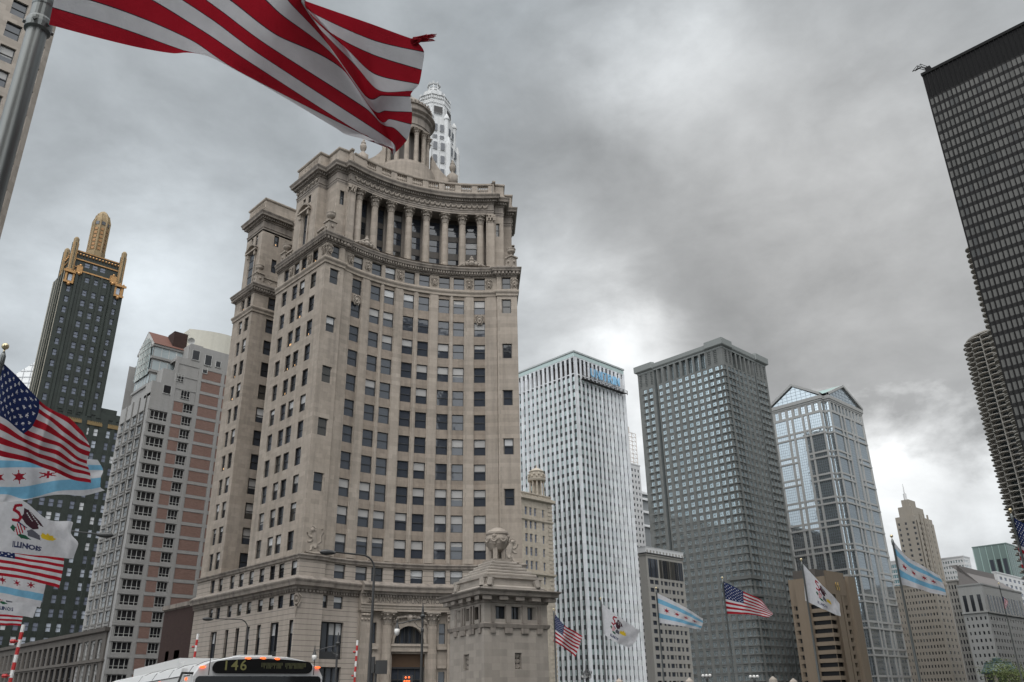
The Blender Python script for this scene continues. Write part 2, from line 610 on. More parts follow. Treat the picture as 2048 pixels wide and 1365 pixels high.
def spread(u0, u1, n, frac, edge=None):
    """n equal bays between u0 and u1 with a window filling frac of each"""
    w = (u1 - u0) / n
    return [(u0 + (i + 0.5 - frac / 2) * w, u0 + (i + 0.5 + frac / 2) * w) for i in range(n)]


def area_px(sp, vis=None):
    P, a, b, z0, z1, d = sp[:6]
    q = [proj(P(u, z, d)) for u, z in ((a, z0), (b, z0), (b, z1), (a, z1))]
    if any(x is None for x in q):
        return 0.0
    cx = sum(x[0] for x in q) / 4
    cy = sum(x[1] for x in q) / 4
    if not (0 < cx < IMW and 0 < cy < IMH):
        return 0.0
    if vis and not vis(cx, cy):
        return 0.0
    s = 0.0
    for i in range(4):
        x0, y0 = q[i]
        x1, y1 = q[(i + 1) % 4]
        s += x0 * y1 - x1 * y0
    return abs(s) / 2


def pane_simple(mb, sp, style=0):
    """glass with optional glazing bars; materials: 0 glass, 1 bars"""
    P, a, b, z0, z1, d = sp[:6]
    mb.face([P(a, z0, d), P(b, z0, d), P(b, z1, d), P(a, z1, d)], 0)
    w, h = b - a, z1 - z0
    if style == 'sash':
        mb.pbox(P, a, b, z0 + h * .47, z0 + h * .53, d, d + .07, 1)
    elif style == 'H':
        for e in (0.30, 0.62):
            mb.pbox(P, a + w * e, a + w * (e + .08), z0, z1, d, d + .1, 1)
        mb.pbox(P, a + w * .38, a + w * .62, z0 + h * .44, z0 + h * .56, d, d + .09, 1)
    elif style == 'four':
        t = 0.065
        for u in (a, a + w * .22, a + w * .5, a + w * .78, b - t):
            mb.pbox(P, u - (0 if u == a else t / 2 if u != b - t else 0), u + t, z0, z1, d, d + .09, 1)
        for z in (z0, z0 + h * .28, z1 - t):
            mb.pbox(P, a, b, z, z + t, d, d + .085, 1)
    elif style == 'three':
        t = 0.065
        for u in (a, a + w * .33 - t / 2, a + w * .67 - t / 2, b - t):
            mb.pbox(P, u, u + t, z0, z1, d, d + .09, 1)
        for z in (z0, z0 + h * .28, z1 - t):
            mb.pbox(P, a, b, z, z + t, d, d + .085, 1)
    elif style == 'grid':
        nx, nz = max(1, round(w / 1.6)), max(1, round(h / 1.9))
        for i in range(1, nx):
            u = a + w * i / nx
            mb.pbox(P, u - .06, u + .06, z0, z1, d, d + .06, 1)
        for i in range(1, nz):
            z = z0 + h * i / nz
            mb.pbox(P, a, b, z - .07, z + .07, d, d + .055, 1)


def add_windows(parent, specs, mats, style=0, vis=None, cap=100, name='window', builder=None):
    builder = builder or (lambda mb, sp: pane_simple(mb, sp, style))
    sc = sorted(((area_px(s, vis), i) for i, s in enumerate(specs)), reverse=True)
    big = [i for a, i in sc[:cap] if a > 0]
    rest = [i for a, i in sc if i not in set(big)]
    if len(specs) <= cap:
        big, rest = list(range(len(specs))), []
    for i in big:
        mb = MB()
        builder(mb, specs[i])
        mb.build(name, mats, parent)
    if rest:
        mb = MB()
        for i in rest:
            builder(mb, specs[i])
        mb.build(name, mats, parent, stuff=True)


def z_at(px, py, p):
    return CAMH + hypot(p[0], p[1]) * ray(px, py).z


_tc = {}


def text_tris(txt, h, shear=0.0, bold=0.0):
    """lettering as flat triangles, centred on x, baseline at 0, cap height h"""
    cu = bpy.data.curves.new("lettering", 'FONT')
    cu.body = txt
    cu.align_x = 'CENTER'
    cu.size = h / 0.70
    cu.offset = bold
    cu.resolution_u = 3
    ob = bpy.data.objects.new("lettering", cu)
    COL.objects.link(ob)
    dg = bpy.context.evaluated_depsgraph_get()
    me = ob.evaluated_get(dg).to_mesh()
    me.calc_loop_triangles()
    tr = [[(me.vertices[i].co.x, me.vertices[i].co.y) for i in t.vertices] for t in me.loop_triangles]
    ob.evaluated_get(dg).to_mesh_clear()
    bpy.data.objects.remove(ob)
    bpy.data.curves.remove(cu)
    return tr


def urn(mb, c, h=1.5, m=0):
    k = h / 1.5
    mb.lathe(c, [(.30 * k, 0), (.30 * k, .12 * k), (.14 * k, .2 * k), (.12 * k, .42 * k), (.3 * k, .55 * k), (.55 * k, .8 * k), (.62 * k, 1.05 * k), (.52 * k, 1.12 * k),
                 (.66 * k, 1.25 * k), (.66 * k, 1.33 * k), (.5 * k, 1.36 * k), (.2 * k, 1.5 * k)], 14, m)


def finial_urn(mb, c, h=2.6, m=0):
    k = h / 2.6
    mb.lathe(c, [(.42 * k, 0), (.42 * k, .2 * k), (.2 * k, .35 * k), (.2 * k, .6 * k), (.38 * k, .85 * k), (.46 * k, 1.3 * k), (.40 * k, 1.55 * k), (.22 * k, 1.65 * k),
                 (.34 * k, 1.8 * k), (.3 * k, 2.0 * k), (.12 * k, 2.2 * k), (.16 * k, 2.35 * k), (.03 * k, 2.6 * k)], 12, m)


def shield(mb, P, u, z, w, h, d, m=0):
    n = 14
    rim = [P(u + w * sin(2 * pi * i / n) * (1 if cos(2 * pi * i / n) > -.2 else .85), z + h * cos(2 * pi * i / n), d) for i in range(n)]
    mid = [P(u + .72 * w * sin(2 * pi * i / n), z + .72 * h * cos(2 * pi * i / n), d + .26) for i in range(n)]
    inn = [P(u + .5 * w * sin(2 * pi * i / n), z + .5 * h * cos(2 * pi * i / n), d + .14) for i in range(n)]
    fs = []
    for i in range(n):
        j = (i + 1) % n
        fs += [(i, n + i, n + j, j), (n + i, 2 * n + i, 2 * n + j, n + j)]
    top = P(u, z, d + .36)
    fs += [(2 * n + i, 3 * n, 2 * n + (i + 1) % n) for i in range(n)]
    mb.mesh(rim + mid + inn + [top], fs, m)
    for s in (-1, 1):
        mb.tube([P(u + s * w * .5, z + h * .95, d + .1), P(u + s * w * 1.15, z + h * .6, d + .2), P(u + s * w * 1.1, z - h * .2, d + .15), P(u + s * w * .5, z - h * 1.05, d + .1)], .09, 6, m)


def column(mb, x, y, z0, zc, z1, r, m=0, nang=0.0, cap_mb=None):
    """shaft on a moulded base with a leafy, flaring capital under a square abacus"""
    mb.lathe((x, y), [(r * 1.3, z0), (r * 1.3, z0 + r * .3), (r * 1.15, z0 + r * .45), (r * 1.2, z0 + r * .65), (r * 1.02, z0 + r * .8), (r, z0 + r * 1.2), (r * .98, z0 + (zc - z0) * .4),
                      (r * .86, zc - .12), (r * .98, zc - .1), (r * .98, zc)], 20, m, capt=False)
    mb = cap_mb if cap_mb is not None else mb
    h = z1 - zc
    mb.lathe((x, y), [(r * .86, zc), (r * .92, zc + h * .45), (r * 1.2, zc + h * .72), (r * 1.5, zc + h * .86)], 16, m, capb=False)
    for row, (n, a0, zz, rr, hh, fl) in enumerate([(8, 0, 0.02, .92, .42, .42), (8, pi / 8, .38, 1.0, .38, .56)]):
        for k in range(n):
            a = a0 + 2 * pi * k / n + nang
            ca, sa = cos(a), sin(a)
            wv = r * .32
            b0 = Vector((x + ca * rr * r, y + sa * rr * r, zc + h * zz))
            b1 = Vector((x + ca * rr * r * 1.12, y + sa * rr * r * 1.12, zc + h * (zz + hh * .75)))
            b2 = Vector((x + ca * (rr + fl) * r * 1.12, y + sa * (rr + fl) * r * 1.12, zc + h * (zz + hh)))
            b3 = Vector((x + ca * (rr + fl) * r * 1.16, y + sa * (rr + fl) * r * 1.16, zc + h * (zz + hh * .8)))
            t = Vector((-sa, ca, 0)) * wv
            vs = []
            for q, kk in ((b0, 1.0), (b1, 1.1), (b2, .9), (b3, .5)):
                vs += [q - t * kk, q + t * kk]
            mb.mesh(vs, [(0, 1, 3, 2), (2, 3, 5, 4), (4, 5, 7, 6)], m)
    ca, sa = cos(nang), sin(nang)
    A, B = Vector((ca, sa, 0)), Vector((-sa, ca, 0))
    mb.obox((x, y, z1 - h * .065), A * r * 1.5, B * r * 1.5, Vector((0, 0, h * .065)), m)
    for sx in (-1, 1):
        for sy in (-1, 1):
            c = Vector((x, y, z1 - h * .22)) + (A * sx + B * sy) * r * 1.05
            mb.ball(c, r * .26, 8, m)


# ------------------------------------------------------------------ the curved limestone office building
AX = R(20.37)
AXD = Vector((sin(AX), cos(AX)))
CHD = Vector((AXD.y, -AXD.x))
ACX, ACY = 61.06, 69.06
RC = 26.75


def arc(th, r=RC):
    a = AX + R(th)
    return (ACX + r * sin(a), ACY + r * cos(a))


def refl(p):
    d = Vector((p[0] - ACX, p[1] - ACY))
    q = AXD * (2 * d.dot(AXD)) - d
    return (ACX + q.x, ACY + q.y)


def sym(left, th0, r, n=48):
    a = [arc(-th0 + 2 * th0 * i / n, r) for i in range(n + 1)]
    return left + a + [refl(p) for p in reversed(left)]


def u_th(path, left, th0, r, th):
    i0 = len(left)
    i1 = len(path.p) - len(left) - 1
    return path.u[i0] + (th + th0) / (2 * th0) * (path.u[i1] - path.u[i0])


LB = thing('office_building', 'limestone office building with curved front, high colonnade and a columned lantern on its roof', 'building', (68, 108, 0))
a0 = arc(-27.6)
LEFT = [(54.6, 109.55), (54.6, a0[1] - .32), (a0[0] + .06, a0[1] - .30)]
PS = Path(sym(LEFT, 27.6, RC))
LEFTB = [(54.6, 123.9)] + LEFT[1:]
PB = Path(sym(LEFTB, 27.6, RC))
US = lambda th: u_th(PS, LEFT, 27.6, RC, th)
UB = lambda th: u_th(PB, LEFTB, 27.6, RC, th)
YE = LEFT[1][1]
TH = [21.5, 14.5, 9.5, 2.6]
ths = [-t for t in TH] + TH[::-1]
WW = 1.72
acols = [(US(t) - WW / 2, US(t) + WW / 2) for t in ths]
ecY = [at_x(627, 557, 54.6).y, at_x(604, 573, 54.6).y, at_x(589, 583, 54.6).y, at_x(568, 597, 54.6).y]
ecols = sorted([(109.55 - y - .72, 109.55 - y + .72) for y in ecY])
uA = PS.u[1]
pcol = [(uA + .9, uA + 2.5)]
mir = lambda cs, L: sorted([(L - b, L - a) for a, b in cs])
ROWZ = [58.27, 54.44, 50.61, 46.78, 42.98, 39.2, 35.4, 31.63, 27.88, 24.17, 20.46]
rows = [(z - .06, z + 2.38) for z in sorted(ROWZ)]
specs = []
wl = MB()
L_ = PS.L
piers_u = [0, PS.u[1], PS.u[2], US(-27.6)]
specs += grid_wall(wl, PS, 0, uA, 19.6, 62, ecols, rows, .32)
specs += grid_wall(wl, PS, uA, PS.u[2], 19.6, 62, pcol, rows, .32, skip=lambda c, r: r % 2 == 1 or r < 2)
PS.wall(wl, PS.u[2], PS.u[3], 19.6, 62)
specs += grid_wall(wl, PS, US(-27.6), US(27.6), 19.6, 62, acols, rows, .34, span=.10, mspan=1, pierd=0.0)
mc = mir(pcol, L_)
PS.wall(wl, L_ - PS.u[3], L_ - PS.u[2], 19.6, 62)
specs += grid_wall(wl, PS, L_ - PS.u[2], L_ - uA, 19.6, 62, mc, rows, .32, skip=lambda c, r: r % 2 == 1 or r < 2)
specs += grid_wall(wl, PS, L_ - uA, L_, 19.6, 62, mir(ecols, L_), rows, .32)
# raised vertical strips between the window groups of the curved front
for t0, t1 in ((-27.5, -24.0), (-19.4, -16.9), (-12.35, -11.65), (-7.4, -4.8), (-.35, .35), (4.8, 7.4), (11.65, 12.35), (16.9, 19.4), (24.0, 27.5)):
    n = 3
    for k in range(n):
        ua, ub = US(t0 + (t1 - t0) * k / n), US(t0 + (t1 - t0) * (k + 1) / n)
        wl.pbox(PS, ua, ub, 19.8, 61.2, 0, .09)
# frieze storey
frz = [(62.46, 64.58)]
FS = Path(sym(LEFT, 27.6, RC))
allc = ecols + pcol + acols + mc + mir(ecols, L_)
specs += grid_wall(wl, PS, 0, L_, 62, 66.6, allc, frz, .36)
# court side and back of the main block, and the roof over the frieze storey
E1 = refl(LEFT[0])
back = [E1, (E1[0] - 4, E1[1] + 9), (72, 128), (66, 128), (66, 109.55), (54.6, 109.55)]
PBK = Path(back)
PBK.wall(wl, 0, PBK.L, 19.6, 66.6)
poly_main = [tuple(p) for p in PS.p] + back[1:-1]
wl.cap(poly_main, 66.6)
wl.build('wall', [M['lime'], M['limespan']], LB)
# south pavilion across the court
PV = Path([(66, 123.9), (54.6, 123.9), (54.6, 117.3), (66, 117.3)])
pv = MB()
pe = [at_x(490, 667, 54.6).y, at_x(477, 676, 54.6).y]
pcs = sorted([(11.4 + 123.9 - y - .66, 11.4 + 123.9 - y + .66) for y in pe])
pn = [(18.0 + 2.6, 18.0 + 4.1), (18.0 + 6.5, 18.0 + 8.0)]
specs += grid_wall(pv, PV, 0, PV.L, 19.6, 62, pcs + pn, rows, .32)
specs += grid_wall(pv, PV, 0, PV.L, 62, 66.6, pcs + pn, frz, .36)
PVU = Path([(66, 123.3), (55.0, 123.3), (55.0, 117.7), (66, 117.7)])
uS = PVU.u[1] + 2.8
specs += grid_wall(pv, PVU, 0, PVU.L, 66.6, 79.2, [(uS - 1.25, uS - .45), (uS + .45, uS + 1.25), (PVU.u[2] + 2.2, PVU.u[2] + 3.1)], [(69.5, 72.0), (74.6, 76.7)], .3, skip=lambda c, r: c < 2 and r == 0)
pv.build('wall', M['lime'], LB)
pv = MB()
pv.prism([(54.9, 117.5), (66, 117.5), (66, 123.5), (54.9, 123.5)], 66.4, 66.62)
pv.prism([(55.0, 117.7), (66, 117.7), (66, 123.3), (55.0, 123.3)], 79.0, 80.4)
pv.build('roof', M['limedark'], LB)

# belts and the dentil cornice under the colonnade
BELT = [(0, 61.2), (.16, 61.25), (.16, 61.6), (.32, 61.85), (.36, 62.02), (.3, 62.2), (.06, 62.25), (.06, 62.45), (0, 62.45)]
CORN2 = [(0, 64.62), (.1, 64.66), (.1, 64.85), (.3, 64.9), (.32, 65.45), (.62, 65.5), (.68, 65.75), (.8, 65.95), (.8, 66.1), (.1, 66.35), (0, 66.7), (-.3, 66.7)]
for pth, u0, u1 in ((PS, 0, L_), (PV, PV.u[1] - 6, PV.L)):
    mb = MB()
    pth.sweep(mb, BELT, u0, u1)
    mb.build('belt_course', M['lime'], LB)
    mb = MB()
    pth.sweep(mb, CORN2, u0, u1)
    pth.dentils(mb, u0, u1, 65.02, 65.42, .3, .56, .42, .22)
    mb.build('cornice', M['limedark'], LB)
mb = MB()
sh = []
for t in (-24.7, -18.0, 18.0, 24.7, -6.0, 6.0):
    sh.append(US(t))
for a in (.55,):
    sh += [uA + a, L_ - uA - a, uA - .75, L_ - uA + .75]
for a, b in zip(ecols[:-1], ecols[1:]):
    if b[0] - a[1] > 1.3:
        sh.append((a[1] + b[0]) / 2)
for u in sh:
    m2 = MB()
    shield(m2, PS, u, 63.55, .42, .72, .02)
    m2.build('shield', M['limecarve'], LB)
for t in (-21.5, 21.5):
    m2 = MB()
    shield(m2, PS, US(t), 57.2, .55, .8, .0)
    m2.build('shield', M['limecarve'], LB)

# colonnade storey
LU = [(62, 106.6), (55.0, 106.6), (55.0, 100.0), (56.5, 100.0), (56.5, 96.95), (58.15, 96.75), (58.15, arc(-26.4, 27.0)[1])]
TU = 26.4
PU = Path(sym(LU, TU, 27.0))
UU = lambda th: u_th(PU, LU, TU, 27.0, th)
LUn = PU.L
up = MB()
ue = PU.u[1]
tall = (ue + 3.3 - .8, ue + 3.3 + .8)
small = [(ue + 3.3 - 1.25, ue + 3.3 - .4), (ue + 3.3 + .4, ue + 3.3 + 1.25)]
pw = [(PU.u[4] + .55, PU.u[4] + 1.25)]
for mirr in (False, True):
    f = (lambda cs: mir(cs, LUn)) if mirr else (lambda cs: cs)
    g = (lambda a, b: (LUn - b, LUn - a)) if mirr else (lambda a, b: (a, b))
    a, b = g(0, PU.u[3])
    specs += grid_wall(up, PU, a, b, 73.6, 76.8, f(small), [(74.95, 76.4)], .3)
    specs += grid_wall(up, PU, a, b, 66.6, 73.6, f([tall]), [(67.6, 73.3)], .45)
    a, b = g(PU.u[3], UU(-23.9))
    specs += grid_wall(up, PU, a, b, 66.6, 76.8, f(pw), [(73.0, 75.5)], .3)
    q = PU(UU(-23.9), 0, 0), arc(-23.9, 29.3)
    e0, e1 = (PU(UU(-23.9), 66.6), Vector((*q[1], 66.6)))
    if mirr:
        e0, e1 = Vector((*refl(e0), 66.6)), Vector((*refl(e1), 66.6))
    up.face([e0, e1, e1 + Vector((0, 0, 10.2)), e0 + Vector((0, 0, 10.2))])
PK = Path([arc(-25 + 50 * i / 40, 29.2) for i in range(41)])
kb = [PK.L * (t + 25) / 50 for t in (-18.7, -12.6, -6.35, 0, 6.35, 12.6, 18.7)]
kc = [(u - 1.08, u + 1.08) for u in kb]
krows = [(67.3, 69.2), (70.3, 72.6), (73.5, 76.0)]
bm_ = MB()
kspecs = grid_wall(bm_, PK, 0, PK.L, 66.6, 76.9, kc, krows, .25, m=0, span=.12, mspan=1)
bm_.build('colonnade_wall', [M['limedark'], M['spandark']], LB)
specs += kspecs
up.cap([tuple(PK.p[0])] + [arc(-25 + 50 * i / 20, 26.6) for i in range(21)] + [tuple(p) for p in reversed(PK.p)], 66.72)
PUB = Path([refl((62, 106.6)), (76, 112), (70, 112), (62, 106.6)])
PUB.wall(up, 0, PUB.L, 66.6, 80.5)
poly_up = [tuple(p) for p in PU.p] + [(76, 112), (70, 112)]
up.cap(poly_up, 80.45)
up.build('upper_wall', M['lime'], LB)
for t in (-21.8, -15.6, -9.6, -3.1, 3.1, 9.6, 15.6, 21.8):
    mb = MB()
    x, y = arc(t, 27.55)
    cm_ = MB()
    column(mb, x, y, 66.7, 74.95, 76.76, .60, nang=-(AX + R(t)), cap_mb=cm_)
    o = mb.build('column', M['lime'], LB, smooth=False)
    cm_.build('capital', M['limecarve'], o)
for s in (-1, 1):
    mb = MB()
    ua, ub = UU(s * 25.75) - .62, UU(s * 25.75) + .62
    mb.pbox(PU, ua, ub, 66.7, 75.15, 0, .14)
    mb.pbox(PU, ua - .1, ub + .1, 66.7, 67.1, 0, .24)
    mb.pbox(PU, ua - .06, ub + .06, 75.15, 75.35, 0, .2)
    for k in range(6):
        mb.pbox(PU, ua - .1 + k * .24, ua + .1 + k * .24, 75.4 + .5 * (k % 2), 76.0 + .5 * (k % 2), 0, .34)
    mb.pbox(PU, ua - .14, ub + .14, 76.5, 76.74, 0, .3)
    mb.build('pilaster', M['lime'], LB)
ENT = [(-2.3, 76.75), (0, 76.75), (0, 77.05), (.05, 77.06), (.05, 77.4), (.14, 77.45), (.14, 77.6), (.02, 77.65), (.02, 78.7), (.16, 78.75), (.16, 78.95), (.34, 79.0), (.34, 79.32), (.5, 79.36),
       (.85, 79.42), (.9, 79.75), (1.05, 80.0), (1.08, 80.15), (.5, 80.4), (-.6, 80.42)]
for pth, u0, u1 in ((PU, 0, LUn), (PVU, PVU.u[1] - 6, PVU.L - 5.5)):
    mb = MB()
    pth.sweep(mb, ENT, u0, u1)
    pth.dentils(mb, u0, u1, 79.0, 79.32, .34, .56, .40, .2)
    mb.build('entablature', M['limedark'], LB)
mb = MB()
n = 26
for k in range(n):
    t = -24.5 + 49 * (k + .5) / n
    w = 49 / n / 2
    pts = [PU(UU(t + w * (j / 4 - 1)), 78.55 - .62 * (1 - (j / 4 - 1) ** 2), .02 + .1) for j in range(9)]
    mb.tube(pts, [.09, .12, .16, .2, .22, .2, .16, .12, .09], 6)
    mb.ball(PU(UU(t - w), 78.4, .12), .2, 8)
mb.build('garland', M['limecarve'], LB)
for s in (0, 1):
    mb = MB()
    for k in range(6):
        u = PU.u[1] + .5 + k * 1.1
        u = LUn - u if s else u
        mb.ball(PU(u, 78.2, .1), .28, 8)
        mb.tube([PU(u - .5, 78.5, .1), PU(u, 77.9, .12), PU(u + .5, 78.5, .1)], .1, 6)
    mb.build('garland', M['limecarve'], LB)
# parapet: solid blocks, balustraded bays, coping
mb = MB()
COPE = [(-.35, 82.15), (.45, 82.15), (.52, 82.3), (.52, 82.48), (-.35, 82.48)]
BASEP = [(-.35, 80.35), (.45, 80.35), (.45, 80.85), (.34, 80.9), (-.35, 80.9)]
PU.sweep(mb, BASEP, UU(-26), UU(26))
PU.sweep(mb, COPE, UU(-26), UU(26))
bays = [(-20.8 + 5.95 * k, -17.0 + 5.95 * k) for k in range(8)]
prev = -26
for a, b in bays + [(26, 26)]:
    n = max(1, int((a - prev) / 2) + 1)
    for k in range(n):
        mb.pbox(PU, UU(prev + (a - prev) * k / n), UU(prev + (a - prev) * (k + 1) / n), 80.88, 82.17, -.3, .36, back=True)
    prev = b
mb.build('parapet', M['lime'], LB)
for a, b in bays:
    m2 = MB()
    for k in range(5):
        p = PU(UU(a + (b - a) * (k + .5) / 5), 0, .1)
        m2.lathe((p.x, p.y), [(.15, 80.9), (.1, 81.0), (.2, 81.3), (.08, 81.75), (.15, 82.15)], 8)
    m2.build('balustrade', M['lime'], LB)
ATT = [(-.6, 80.3), (.25, 80.3), (.25, 80.9), (.1, 80.95), (.1, 82.75), (.22, 82.8), (.32, 82.95), (.32, 83.15), (-.6, 83.15)]
for (p_, a, b) in ((PU, 0, UU(-26.1)), (PU, UU(26.1), LUn), (PVU, PVU.u[1] - 6, PVU.L - 4)):
    mb = MB()
    p_.sweep(mb, ATT, a, b)
    for k in range(12):
        u = (p_.u[1] + .6 + k * .45) if a < 20 else LUn - (p_.u[1] + .6 + k * .45)
        mb.pbox(p_, u, u + .2, 81.2, 82.5, .1, .2)
    mb.build('parapet', M['lime'], LB)
mb = MB()
mb.cap([(55.6, 118.2), (65, 118.2), (65, 122.8), (55.6, 122.8)], 83.2)
mb.build('roof', M['limedark'], LB)
# tall pedimented windows of the end pavilions
for P_, uc, flip in ((PU, ue + 3.3, 0), (PU, LUn - ue - 3.3, 0), (PVU, uS, 0)):
    mb = MB()
    n = 10
    pts = [(uc - 1.5 + 3.0 * k / n, 73.75 + .95 * sin(pi * k / n)) for k in range(n + 1)]
    for (ua, za), (ub, zb) in zip(pts[:-1], pts[1:]):
        vs = [P_(ua, za, 0), P_(ub, zb, 0), P_(ub, zb, .55), P_(ua, za, .55), P_(ua, za + .3, .6), P_(ub, zb + .3, .6), P_(ua, za + .3, 0), P_(ub, zb + .3, 0)]
        mb.mesh(vs, [(0, 1, 2, 3), (3, 2, 5, 4), (4, 5, 7, 6)])
    mb.pbox(P_, uc - 1.6, uc + 1.6, 73.45, 73.75, 0, .55)
    for s in (-1, 1):
        mb.pbox(P_, uc + s * 1.1 - .16, uc + s * 1.1 + .16, 67.2, 73.45, 0, .16)
        mb.pbox(P_, uc + s * 1.1 - .2, uc + s * 1.1 + .2, 72.6, 73.45, 0, .4)
    mb.build('pediment', M['lime'], LB)
    if P_ is PVU:
        m2 = MB()
        m2.face([P_(uc - .78, 67.4, .03), P_(uc + .78, 67.4, .03), P_(uc + .78, 73.3, .03), P_(uc - .78, 73.3, .03)])
        for k in range(3):
            m2.pbox(P_, uc - .78, uc + .78, 68.8 + k * 1.5, 68.95 + k * 1.5, .03, .1, 1)
        m2.build('window', [M['officeglass'], M['sash']], LB)
# urns on carved pedestals at the corners of the lower roof, with garlanded rails
for P_, u_, s in ((PS, uA, 1), (PS, L_ - uA, -1), (PS, .7, 0), (PV, PV.u[2], 0)):
    mb = MB()
    c = P_(u_, 0, -.75)
    mb.obox((c.x, c.y, 67.5), (.62, 0, 0), (0, .62, 0), (0, 0, .95))
    mb.obox((c.x, c.y, 68.5), (.78, 0, 0), (0, .78, 0), (0, 0, .12))
    for dd in (Vector((-1, 0, 0)), Vector((0, -1, 0))):
        mb.ball(Vector((c.x, c.y, 67.6)) + dd * .6, .26, 8)
    ub_ = mb.build('pedestal', M['limecarve'], LB)
    m2 = MB()
    urn(m2, (c.x, c.y, 68.62), 1.7)
    m2.build('urn', M['limecarve'], LB, smooth=True)
for (P_, a, b) in ((PS, uA - 3.6, uA - .9), (PS, L_ - uA + .9, L_ - uA + 3.6), (PS, 1.0, 3.4), (PV, PV.u[2] + .5, PV.u[2] + 4.5)):
    mb = MB()
    mb.pbox(P_, a, b, 66.7, 67.0, -.9, -.3, back=True)
    mb.pbox(P_, a, b, 67.95, 68.2, -.95, -.25, back=True)
    mb.pbox(P_, a, b, 67.0, 67.95, -.8, -.5, back=True)
    for k in range(3):
        u = a + (b - a) * (k + .5) / 3
        mb.tube([P_(u - .4, 67.8, -.45), P_(u, 67.25, -.4), P_(u + .4, 67.8, -.45)], .1, 6)
    mb.build('balustrade', M['limecarve'], LB)
# shell crests at the two ends of the colonnade sill
for s in (-1, 1):
    mb = MB()
    u0_ = US(s * 18.8)
    for k, (du, zz, r) in enumerate([(0, 67.3, .55), (0, 68.0, .42), (0, 68.5, .22), (-.7, 67.2, .38), (.7, 67.2, .38), (-1.25, 67.0, .3), (1.25, 67.0, .3), (-1.8, 66.85, .22), (1.8, 66.85, .22)]):
        mb.ball(PS(u0_ + du, zz, -.1), r, 8)
    mb.tube([PS(u0_ - 2.2, 66.7, 0), PS(u0_ - 1.2, 67.3, 0), PS(u0_ - .4, 67.8, 0)], .14, 6)
    mb.tube([PS(u0_ + 2.2, 66.7, 0), PS(u0_ + 1.2, 67.3, 0), PS(u0_ + .4, 67.8, 0)], .14, 6)
    mb.build('crest', M['limecarve'], LB)


def sash_window(sp):
    """dark sash with a meeting rail; the pane and, on some, a pulled shade are sub-parts"""
    P, a, b, z0, z1, d = sp[:6]
    f = MB()
    t = .085
    zm = z0 + (z1 - z0) * .5
    f.pbox(P, a, a + t, z0, z1, d, d + .1)
    f.pbox(P, b - t, b, z0, z1, d, d + .1)
    f.pbox(P, a + t, b - t, z1 - t, z1, d, d + .1)
    f.pbox(P, a + t, b - t, z0, z0 + t, d, d + .1)
    f.pbox(P, a + t, b - t, zm - .04, zm + .04, d, d + .12)
    r = rnd.random()
    bl = rnd.choice((.25, .42, .5, .5, .5, .62)) if r < (.6 if z0 < 28 else .24) else 0
    zb = z1 - t - (z1 - z0 - 2 * t) * bl
    g = MB()
    g.face([P(a + t, z0 + t, d + .03), P(b - t, z0 + t, d + .03), P(b - t, zb, d + .03), P(a + t, zb, d + .03)])
    h = MB()
    if bl:
        h.face([P(a + t, zb, d + .03), P(b - t, zb, d + .03), P(b - t, z1 - t, d + .03), P(a + t, z1 - t, d + .03)])
    l = MB()
    if not bl and rnd.random() < (.30 if 44 < z0 < 61 else .06):
        w = (b - a) * .085
        for k in range(rnd.choice((1, 1, 2, 3))):
            u = a + (b - a) * .25 + k * w * 1.6
            l.face([P(u, z0 + .3, d + .035), P(u + w, z0 + .3, d + .035), P(u + w, z0 + .58, d + .035), P(u, z0 + .58, d + .035)])
    return f, g, h, l


def london_windows(parent, specs):
    sc = sorted(((area_px(s, lambda x, y: y < 1150 and x < 1048 and not (x > 880 and y > 1130)), i) for i, s in enumerate(specs)), reverse=True)
    F, G, H, Q = MB(), MB(), MB(), MB()
    for n, (a, i) in enumerate(sc):
        s = specs[i]
        f, g, h, l = sash_window(s)
        if n < 100:
            o = f.build('window', M['sash'], parent)
            g.build('pane', M['officeglass'], o)
            h.build('blind', M['blind'], o)
            l.build('lamp', M['warmlamp'], o)
        else:
            for A, B in ((F, f), (G, g), (H, h), (Q, l)):
                for fc, mm in zip(B.f, B.m):
                    A.face([B.v[k] for k in fc], mm)
    big = MB()
    for k, A in enumerate((F, G, H, Q)):
        for fc in A.f:
            big.face([A.v[q] for q in fc], k)
    big.build('window', [M['sash'], M['officeglass'], M['blind'], M['warmlamp']], parent, stuff=True)



# base storeys
bs = MB()
DB = .25
uAb = PB.u[1]
Lb = PB.L
mezY = [at_x(x, y, 54.35).y for x, y in ((586, 1139), (561, 1145), (543, 1149), (522, 1155), (501, 1159), (481, 1164), (463, 1168), (440, 1174), (424, 1178))]
r2Y = [at_x(x, y, 54.35).y for x, y in ((582, 1204), (559, 1208), (540.6, 1211), (518.5, 1216), (496, 1221), (477, 1224), (457.6, 1227), (434.6, 1231.5), (420.4, 1234))]
mezc = sorted((123.9 - y - .62, 123.9 - y + .62) for y in mezY if y < 123)
r2c = sorted((123.9 - y - .6, 123.9 - y + .6) for y in r2Y if y < 123)
bcols = [(UB(t) - WW / 2, UB(t) + WW / 2) for t in ths]


class Off:
    """a path seen a little further out"""

    def __init__(s, p, d):
        s.p_, s.d_ = p, d
        s.u, s.L = p.u, p.L

    def __call__(s, u, z, d=0.0):
        return s.p_(u, z, d + s.d_)

    def breaks(s, a, b):
        return s.p_.breaks(a, b)

    def wall(s, mb, u0, u1, z0, z1, d=0.0, m=0):
        s.p_.wall(mb, u0, u1, z0, z1, d + s.d_, m)


